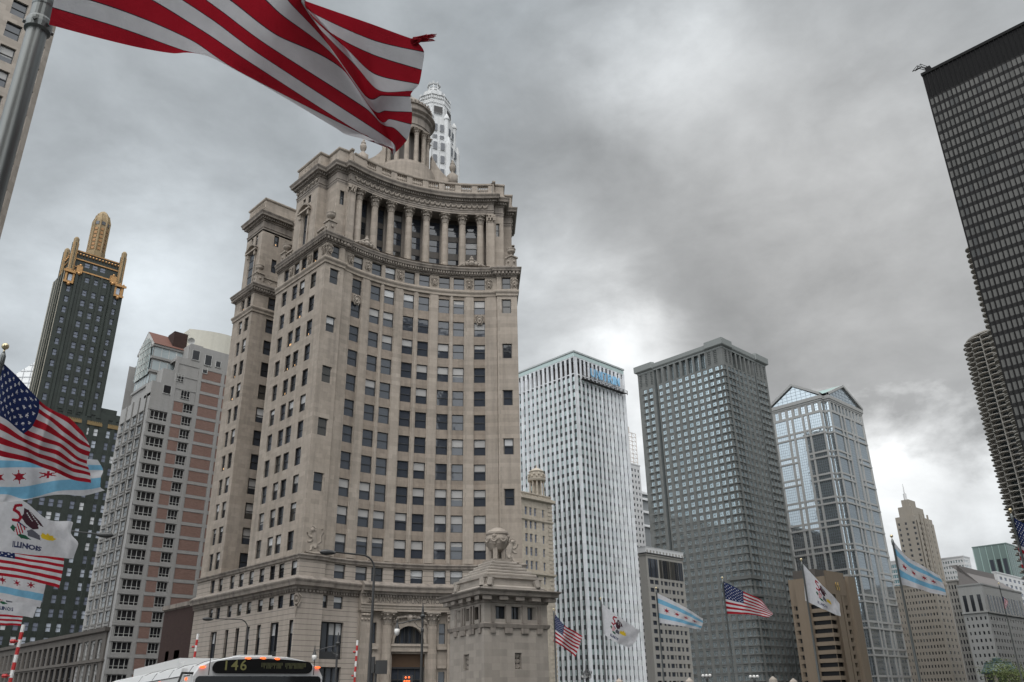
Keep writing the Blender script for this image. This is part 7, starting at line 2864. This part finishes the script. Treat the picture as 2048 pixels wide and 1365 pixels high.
# the second line of the sign is too blurred to read: only a row of faint lit segments is kept
rs = random.Random(5)
M['amberdim'] = emit('faint_amber_segments', (0.06, 0.06, 0.022), .18)
mb = MB()
for k in range(34):
    x = px0 + .95 + k * .026 + (.05 if k > 16 else 0)
    z0_ = zb_ + .03 + rs.choice((0, 0, .03, .06))
    mb.face([bp(-.036, x, z0_), bp(-.036, x + .012, z0_), bp(-.036, x + .012, zb_ + .14), bp(-.036, x, zb_ + .14)])
mb.build('blurred_lettering', M['amberdim'], BUS, stuff=True)
for w, z in ((-.28, zT - .055), (.02, zT - .05), (.31, zT - .06), (-hw + .17, zSg0 + .13), (hw - .14, zSg0 + .135)):
    mb = MB()
    c = bp(-.03, w, z)
    mb.lathe((0, 0), [(.03, 0)], 3) if False else None
    pts = [(.062 * cos(2 * pi * k / 14), .024 * sin(2 * pi * k / 14)) for k in range(14)]
    mb.mesh([bp(.0, w + a, z + b) for a, b in pts] + [bp(-.05, w + a * .75, z + b * .75) for a, b in pts], [(k, (k + 1) % 14, 14 + (k + 1) % 14, 14 + k) for k in range(14)] + [tuple(range(14, 28))])
    mb.build('marker_light', M['orange'], BUS)
mb = MB()
loop = rrect(-hw + .06, hw - .06, 1.15, zSg0 - .035, .08)
mb.face([bp(-.012, w, z) for w, z in loop])
mb.build('windscreen', M['busglass'], BUS)
mb = MB()
mb.obox(bp(-.03, 0, .62), BA * .06, BW * hw, Vector((0, 0, .2)))
mb.build('bumper', M['rubber'], BUS)
for s in (-1, 1):
    mb = MB()
    mb.obox(bp(-.02, s * .95, .98), BA * .03, BW * .2, Vector((0, 0, .1)))
    mb.build('headlight', M['whiteframe'], BUS)
mb = MB()
mb.obox(bp(7.6, 0, zT + .06), BA * 3.2, BW * .72, Vector((0, 0, .11)))
mb.obox(bp(4.15, 0, zT + .01), BA * .35, BW * .72, Vector((0, 0, .05)))
mb.obox(bp(.95, .05, zT + .02), BA * .3, BW * .34, Vector((0, 0, .03)))
mb.build('roof_unit', M['buswhite'], BUS)
mb = MB()
for l in (.55, 2.4, 4.3, 6.2):
    for (wa, za), (wb, zb2) in zip(sec[2:10], sec[3:11]):
        mb.obox((bp(l, wa, za + .004) + bp(l, wb, zb2 + .004)) / 2, BA * .012, (bp(l, wb, zb2) - bp(l, wa, za)) / 2, Vector((0, 0, .006)))
for z in (zT - .36,):
    mb.obox(bp(LBS / 2, -hw - .004, z), BA * (LBS / 2 - .2), BW * .006, Vector((0, 0, .008)))
for w in (-hw + .3, hw - .22):
    mb.obox(bp(-.006, w, (zSg0 + zSg1) / 2 - .02), BA * .008, BW * .006, Vector((0, 0, .15)))
mb.build('panel_seam', M['rubber'], BUS)
mb = MB()
mb.tube([bp(.2, -hw + .14, zT - .20), bp(LBS - .2, -hw + .14, zT - .20)], .03, 6)
for k in range(5):
    mb.obox(bp(.75 + .05 * k, -hw + .01, zT - .33), BA * .012, BW * .03, Vector((0, 0, .12)))
mb.build('roof_gutter', M['buswhite'], BUS)
mb = MB()
mb.tube([bp(.12, -hw + .03, zSg0 + .02), bp(.0, -hw - .2, zSg0 + .02), bp(-.12, -hw - .28, zSg0 - .2)], .025, 6)
mb.obox(bp(-.13, -hw - .3, zSg0 - .36), BA * .05, BW * .11, Vector((0, 0, .18)))
mb.build('side_mirror', M['rubber'], BUS)
for s in (-1, 1):
    for k in range(6):
        mb = MB()
        l0 = 1.5 + k * 1.72
        q = [bp(l0, s * (hw + .006), 1.25), bp(l0 + 1.6, s * (hw + .006), 1.25), bp(l0 + 1.6, s * (hw + .006), 2.2), bp(l0, s * (hw + .006), 2.2)]
        mb.face(q)
        mb.build('side_window', M['busglass'], BUS)
    for l in (2.6, 8.8):
        mb = MB()
        c = bp(l, s * (hw - .12), .5)
        ring = [(.5 * cos(2 * pi * k / 20), .5 * sin(2 * pi * k / 20)) for k in range(20)]
        mb.mesh([c + BA * a + Vector((0, 0, b)) - BW * .14 for a, b in ring] + [c + BA * a + Vector((0, 0, b)) + BW * .14 for a, b in ring], [(k, (k + 1) % 20, 20 + (k + 1) % 20, 20 + k) for k in range(20)] + [tuple(range(20)), tuple(range(20, 40))])
        mb.build('wheel', M['rubber'], BUS)
for l in (.5, 3.2, 6.0):
    mb = MB()
    mb.obox(bp(l, -hw - .01, zT - .42), BA * .05, BW * .012, Vector((0, 0, .025)))
    mb.build('marker_light', M['orange'], BUS)

# ------------------------------------------------------------------ street lamps, gates, signals, bridge lamps
M['iron'] = plain('dark_painted_iron', (0.028, 0.028, 0.028), .5)
M['lampglass'] = glass('milk_glass', [(1, (0.55, 0.54, 0.52))], .2, wav=0)
M['stripered'] = plain('gate_red', (0.40, 0.02, 0.02), .4)
M['stripewhite'] = plain('gate_white', (0.62, 0.61, 0.6), .4)


def cobra(label, px, py, D, hx, hy, r=.11, group='cobra head street lamps'):
    p = at_d(px, py, D)
    h = at_d(hx, hy, D * .985)
    t = thing('street_lamp', label, 'street lamp', (p.x, p.y, 0), group)
    top = Vector((p.x, p.y, p.z))
    d = Vector((h.x - p.x, h.y - p.y, 0))
    mb = MB()
    pts = [(p.x, p.y, 0), (p.x, p.y, 1.2), (p.x, p.y, p.z * .6), (p.x, p.y, p.z - .9)]
    rs = [r * 1.8, r * 1.3, r, r * .8]
    for k in range(1, 7):
        a = pi / 2 * k / 6
        q = Vector((p.x, p.y, p.z - .9)) + d.normalized() * (.9 * (1 - cos(a))) + Vector((0, 0, .9 * sin(a)))
        pts.append(q)
        rs.append(r * .62)
    pts.append(h + Vector((0, 0, .05)))
    rs.append(r * .5)
    mb.tube(pts, rs, 10)
    mb.build('post', M['iron'], t, smooth=True)
    mb = MB()
    u = d.normalized()
    mb.tube([h - u * .1, h + u * .15, h + u * .55, h + u * .85, h + u * .95], [.07, .15, .19, .13, .03], 10)
    mb.build('lamp_head', M['iron'], t, smooth=True)
    return t


cobra('dark cobra head street lamp arching in front of the curved building', 750, 1112, 58, 668, 1106, .095)
cobra('cobra head street lamp arching over the low facade left of the curved building', 497, 1240, 92, 424, 1239, .08)
cobra('faint cobra head street lamp reaching out behind the flags at the left', 22, 1052, 62, 196, 1070, .085)


def ornate(label, px, py, D, side):
    p = at_d(px, py, D)
    t = thing('street_lamp', label, 'street lamp', (p.x, p.y, 0), 'ornate bracket street lamps')
    u = RT.copy()
    u.z = 0
    u = u.normalized() * side
    zt = p.z
    mb = MB()
    mb.lathe((p.x, p.y), [(.3, 0), (.3, .5), (.2, .7), (.14, 1.6), (.11, zt - 2.6), (.16, zt - 2.5), (.16, zt - 2.3), (.1, zt - 2.2), (.1, zt - 1.35), (.22, zt - 1.25), (.26, zt - 1.1), (.12, zt - .95), (.1, zt - .5), (.03, zt)], 12)
    c = Vector((p.x, p.y, zt - 1.35))
    mb.tube([c, c + u * .9 - Vector((0, 0, .12)), c + u * 1.9 - Vector((0, 0, .38)), c + u * 2.5 - Vector((0, 0, .42))], .05, 6)
    mb.tube([c - Vector((0, 0, .9)), c + u * .4 - Vector((0, 0, .75)), c + u * .75 - Vector((0, 0, .35)), c + u * .5 - Vector((0, 0, .12))], .035, 6)
    e = c + u * 2.4 - Vector((0, 0, .4))
    mb.lathe((e.x, e.y), [(.05, e.z - .6), (.24, e.z - .5), (.14, e.z - .2), (.07, e.z), (.03, e.z + .45)], 10)
    mb.build('post', M['iron'], t)
    mb = MB()
    mb.lathe((e.x, e.y), [(.05, e.z - 1.12), (.2, e.z - 1.0), (.27, e.z - .75), (.24, e.z - .5)], 12)
    mb.build('globe', M['lampglass'], t, smooth=True)


ornate('ornate iron street lamp with one bracket arm before the arched entrance', 846, 1208, 84, -1)
ornate('ornate iron street lamp half hidden behind the bus corner', 677, 1265, 96, -1)


def gate(label, px, py0, D, lean, r=.075):
    p = at_d(px, py0, D)
    b = Vector((p.x - lean, p.y, .9))
    t = thing('crossing_gate', label, 'barrier', (b.x, b.y, 0), 'raised red and white crossing gates')
    mb = MB()
    n = 15
    for k in range(n):
        a, c = b.lerp(p, k / n), b.lerp(p, (k + 1) / n)
        mb.tube([a, c], r, 6, k % 2)
    mb.build('arm', [M['stripewhite'], M['stripered']], t)
    mb = MB()
    mb.box((b.x - .35, b.y - .35, 0), (b.x + .35, b.y + .35, 1.25))
    mb.build('housing', M['iron'], t)
    for k in range(2):
        mb = MB()
        q = b.lerp(p, .55 + .3 * k)
        mb.lathe((q.x - .2, q.y), [(.07, q.z - .06), (.1, q.z), (.07, q.z + .06)], 8)
        mb.tube([q, (q.x - .2, q.y, q.z)], .03, 5)
        mb.build('gate_lamp', M['stripered'], t)


gate('raised striped crossing gate just behind the bus roof', 396, 1268, 62, .15)
gate('raised striped crossing gate beside the entrance columns', 715, 1281, 64, .12)
gate('raised striped crossing gate leaning under the lowest flags at the left', 47, 1250, 34, .1, .06)

TS = at_d(752, 1335, 60)
t = thing('traffic_signal', 'dark traffic signal box on a post beside the tall cobra lamp', 'signal', (TS.x, TS.y, 0))
mb = MB()
mb.lathe((TS.x, TS.y), [(.12, 0), (.08, .3), (.08, TS.z + .2)], 10)
mb.build('post', M['iron'], t)
mb = MB()
u = RT.copy()
u.z = 0
u.normalize()
w_ = Vector((-u.y, u.x, 0))
mb.obox(TS + u * .35, u * .38, w_ * .15, Vector((0, 0, .42)))
mb.obox(TS - u * .25 + Vector((0, 0, .15)), u * .16, w_ * .14, Vector((0, 0, .5)))
mb.build('signal_box', M['iron'], t)
q = at_d(815, 1359, 100)
t = thing('traffic_light', 'small lit amber-red signal in front of the dark entrance', 'signal', (q.x, q.y, 0))
mb = MB()
mb.lathe((q.x, q.y), [(.1, 0), (.07, .3), (.07, q.z - .4)], 8)
mb.build('post', M['iron'], t)
mb = MB()
mb.obox(q, u * .55, w_ * .12, Vector((0, 0, .42)))
mb.build('signal_box', M['iron'], t)
for du, dz in ((-.18, .18), (.18, .18), (-.3, -.2), (-.05, -.2), (.2, -.2)):
    mb = MB()
    mb.ball(q + u * du - w_ * .16 + Vector((0, 0, dz)), .11, 8)
    mb.build('lamp', M['orange'], t)


def globe_lamp(label, px, py, D, n, crown=False):
    p = at_d(px, py, D)
    wz = (p - CAMP).dot(FW)
    r = 3.3 * wz / FPX
    t = thing('bridge_lamp', label, 'bridge lamp', (p.x, p.y, 0), 'white globe lamps on the bridge')
    mb = MB()
    mb.lathe((p.x, p.y), [(r * 1.5, 0), (r * 1.2, .3), (r * .6, .5), (r * .5, p.z - r * 3), (r * .9, p.z - r * 2), (r * .4, p.z - r * 1.2)], 10)
    mb.obox(p - Vector((0, 0, r * 1.15)), u * r * 2.2 * (n - 1) / 2, w_ * r * .2, Vector((0, 0, r * .15)))
    if crown:
        mb.lathe((p.x, p.y), [(r * 3.2, p.z + r * 1.0), (r * 3.0, p.z + r * 1.4), (r * 1.2, p.z + r * 1.8), (r * .6, p.z + r * 4), (r * .2, p.z + r * 9)], 12)
        for k in range(-3, 4):
            mb.lathe((p.x + u.x * k * r, p.y + u.y * k * r), [(r * .3, p.z + r * 1.4), (r * .4, p.z + r * 2.4), (r * .1, p.z + r * 3.2)], 6)
    mb.build('post', M['iron'], t)
    for k in range(n):
        mb = MB()
        mb.ball(p + u * r * 2.1 * (k - (n - 1) / 2), r * 1.02, 12)
        mb.build('globe', M['lampglass'], t, smooth=True)


globe_lamp('crowned bridge lamp with white globes before the marble tower', 1173, 1353, 52, 3, True)
globe_lamp('bridge lamp with three white globes, left of the granite tower base', 1413, 1352, 50, 3)
globe_lamp('bridge lamp with white globes, in front of the granite tower corner', 1508, 1354, 56, 3)
for px, py, lab in ((1238, 1357, 'stone bridge post before the marble tower'), (1378, 1356, 'stone bridge post before the hotel slab'), (1545, 1353, 'pointed stone bridge post before the granite tower'), (1586, 1357, 'stone bridge post beside the tan tower')):
    p = at_d(px, py, 48)
    t = thing('bridge_post', lab, 'bridge post', (p.x, p.y, 0), 'pale stone posts of the bridge railing')
    mb = MB()
    mb.lathe((p.x, p.y), [(.26, 0), (.26, p.z - .5), (.2, p.z - .15), (.03, p.z)], 12)
    mb.build('shaft', M['stripewhite'] if False else M['lime333'], t)
    mb = MB()
    mb.lathe((p.x, p.y), [(.36, 0), (.36, .5), (.28, .6)], 12)
    mb.build('base', M['lime333'], t)

# ------------------------------------------------------------------ small brick block, low shops, green pavilion, tree
yb_ = 138.0
pA = at_x(402, 1218, 54.6)
bk = thing('brick_building', 'small dark red brick building between the pink tower and the curved building', 'building', (62, 146, 0))
hB = z_at(375, 1216, (54.6, 134))
P = foot(54.5, 124.3, 66, 135)
mb = MB()
sp = grid_wall(mb, P, 0, P.u[1], 0, hB, [(2.5, 3.7), (5.6, 7.4)], [(hB - 6.5, hB - 4.2), (hB - 10.5, hB - 8.2)], .3)
P.wall(mb, P.u[1], P.L, 0, hB)
roofcap(mb, P, hB)
mb.build('wall', M['brick'], bk)
mb = MB()
P.sweep(mb, [(0, hB - .6), (.3, hB - .4), (.3, hB + .2), (-.3, hB + .2)])
mb.build('parapet', M['limedark'], bk)
add_windows(bk, sp, [M['holeglass'], M['sash']], 'sash')
LS = thing('shop_building', 'low grey stone shop building with tall windows at the foot of the pink tower', 'building', (60, 190, 0))
P = foot(54.3, 158, 72, 232)
hL = z_at(262, 1250, (54.3, 176))
mb = MB()
cs = spread(1, P.u[1] - 1, 22, .62)
sp = grid_wall(mb, P, 0, P.u[1], 0, hL - 40 if False else 15.0, cs, [(1, 4.6), (5.6, 9.4), (10.2, 13.4)], .4)
P.wall(mb, P.u[1], P.L, 0, 15.0)
roofcap(mb, P, 15.0)
M['brownstone'] = stone('dark_brownstone', (0.095, 0.083, 0.072), streak=.3)
mb.build('wall', M['brownstone'], LS)
mb = MB()
P.sweep(mb, [(0, 14.4), (.5, 14.6), (.6, 15.2), (-.3, 15.3)])
P.sweep(mb, [(0, 9.6), (.25, 9.7), (.25, 10.0), (0, 10.0)])
mb.build('cornice', M['brownstone'], LS)
add_windows(LS, sp, [M['holeglass'], M['sash']], 'sash', cap=30)
c = at_d(2000, 1349, 120)
GP_ = thing('pavilion', 'small green roofed river pavilion beside the tree at the lower right', 'pavilion', (c.x, c.y, 0))
hz_ = c.z
mb = MB()
mb.lathe((c.x, c.y), [(1.75, 0), (1.75, hz_ + .1)], 8)
mb.build('wall', M['limedark'], GP_)
mb = MB()
mb.lathe((c.x, c.y), [(2.1, hz_ + .1), (2.1, hz_ + .3), (1.75, hz_ + .7), (1.5, hz_ + 1.15), (1.5, hz_ + 1.3), (.5, hz_ + 1.4), (.5, hz_ + 1.75), (.05, hz_ + 1.85)], 8)
mb.build('roof', plain('green_copper', (0.035, 0.06, 0.058), .5), GP_)
for k in range(8):
    a = 2 * pi * (k + .5) / 8
    mb = MB()
    o = Vector((cos(a), sin(a), 0))
    mb.obox((c.x + 1.64 * cos(a), c.y + 1.64 * sin(a), hz_ - .9), o * .04, Vector((-sin(a), cos(a), 0)) * .45, Vector((0, 0, .8)))
    mb.build('window', M['holeglass'], GP_)
c = at_d(2042, 1368, 105)
TR = thing('tree', 'yellow-green spring tree at the lower right corner beside the pavilion', 'tree', (c.x, c.y, 0))
mb = MB()
mb.tube([(c.x, c.y, 0), (c.x + .1, c.y, c.z * .5), (c.x - .1, c.y + .1, c.z * .9)], [.28, .2, .12], 8)
rt = random.Random(11)
tips = []
for k in range(14):
    a = rt.random() * 6.28
    e = Vector((c.x + cos(a) * rt.uniform(1, 2.6), c.y + sin(a) * rt.uniform(1, 2.6), c.z + rt.uniform(-.8, 1.7)))
    mb.tube([(c.x, c.y, c.z * rt.uniform(.45, .85)), ((c.x + e.x) / 2, (c.y + e.y) / 2, e.z - .3), e], [.1, .06, .02], 5)
    tips.append(e)
mb.build('trunk', plain('bark', (0.06, 0.05, 0.04), .9), TR)
mb = MB()
for k in range(3200):
    e = rt.choice(tips)
    p = e + Vector((rt.gauss(0, .55), rt.gauss(0, .55), rt.gauss(0, .45)))
    a_ = Vector((rt.gauss(0, 1), rt.gauss(0, 1), rt.gauss(0, 1))).normalized()
    b_ = a_.cross(Vector((rt.gauss(0, 1), rt.gauss(0, 1), rt.gauss(0, 1)))).normalized()
    s_ = rt.uniform(.05, .1)
    mb.face([p - a_ * s_, p + b_ * s_ * .6, p + a_ * s_, p - b_ * s_ * .6])
mb.build('crown', plain('spring_leaf', (0.085, 0.11, 0.025), .7, var=.3, scale=3), TR)

# ------------------------------------------------------------------ unseen blocks, north and behind the first row, added to dim reflections and skylight
for label, f4, h, fh in (('broad stone office block south of the curved building, seen only as a reflection', (98, 205, 165, 262), 92, 3.8), ('tall grey block behind the marble tower, seen only as a reflection', (255, 335, 372, 420), 118, 3.9),
                         ('grey slab behind the granite tower, seen only as a reflection', (470, 302, 530, 340), 118, 3.9), ('long stone warehouse block across the river beyond the right edge of the view', (500, 28, 640, 108), 92, 4.4),
                         ('white stone office block north of the bridge, behind the viewer', (20, -95, 75, -45), 120, 3.8), ('grey stone tower north-east of the bridge, behind the viewer', (-75, -80, -25, -30), 125, 3.8)):
    x0, y0, x1, y1 = f4
    t = thing('unseen_block', label, 'building', ((x0 + x1) / 2, (y0 + y1) / 2, 0))
    P = foot(*f4)
    mb = MB()
    sp = []
    for k in range(4):
        a, b = P.u[k], P.u[k + 1]
        n = int((b - a) / 3.2)
        rr = sorted((h - 4 - fh * j - fh * .55, h - 4 - fh * j) for j in range(int(h / fh) - 2))
        sp += grid_wall(mb, P, a, b, 0, h, spread(a + 1, b - 1, n, .5), rr, .3)
    roofcap(mb, P, h)
    mb.build('wall', M['brownstone'], t)
    mb = MB()
    P.sweep(mb, [(0, h - 1.2), (.8, h - .6), (.8, h + .6), (-.4, h + .6)])
    mb.build('cornice', M['greystone'], t)
    mb = MB()
    for q_ in sp:
        pane_simple(mb, q_)
    mb.build('window', M['holeglass'], t, stuff=True)
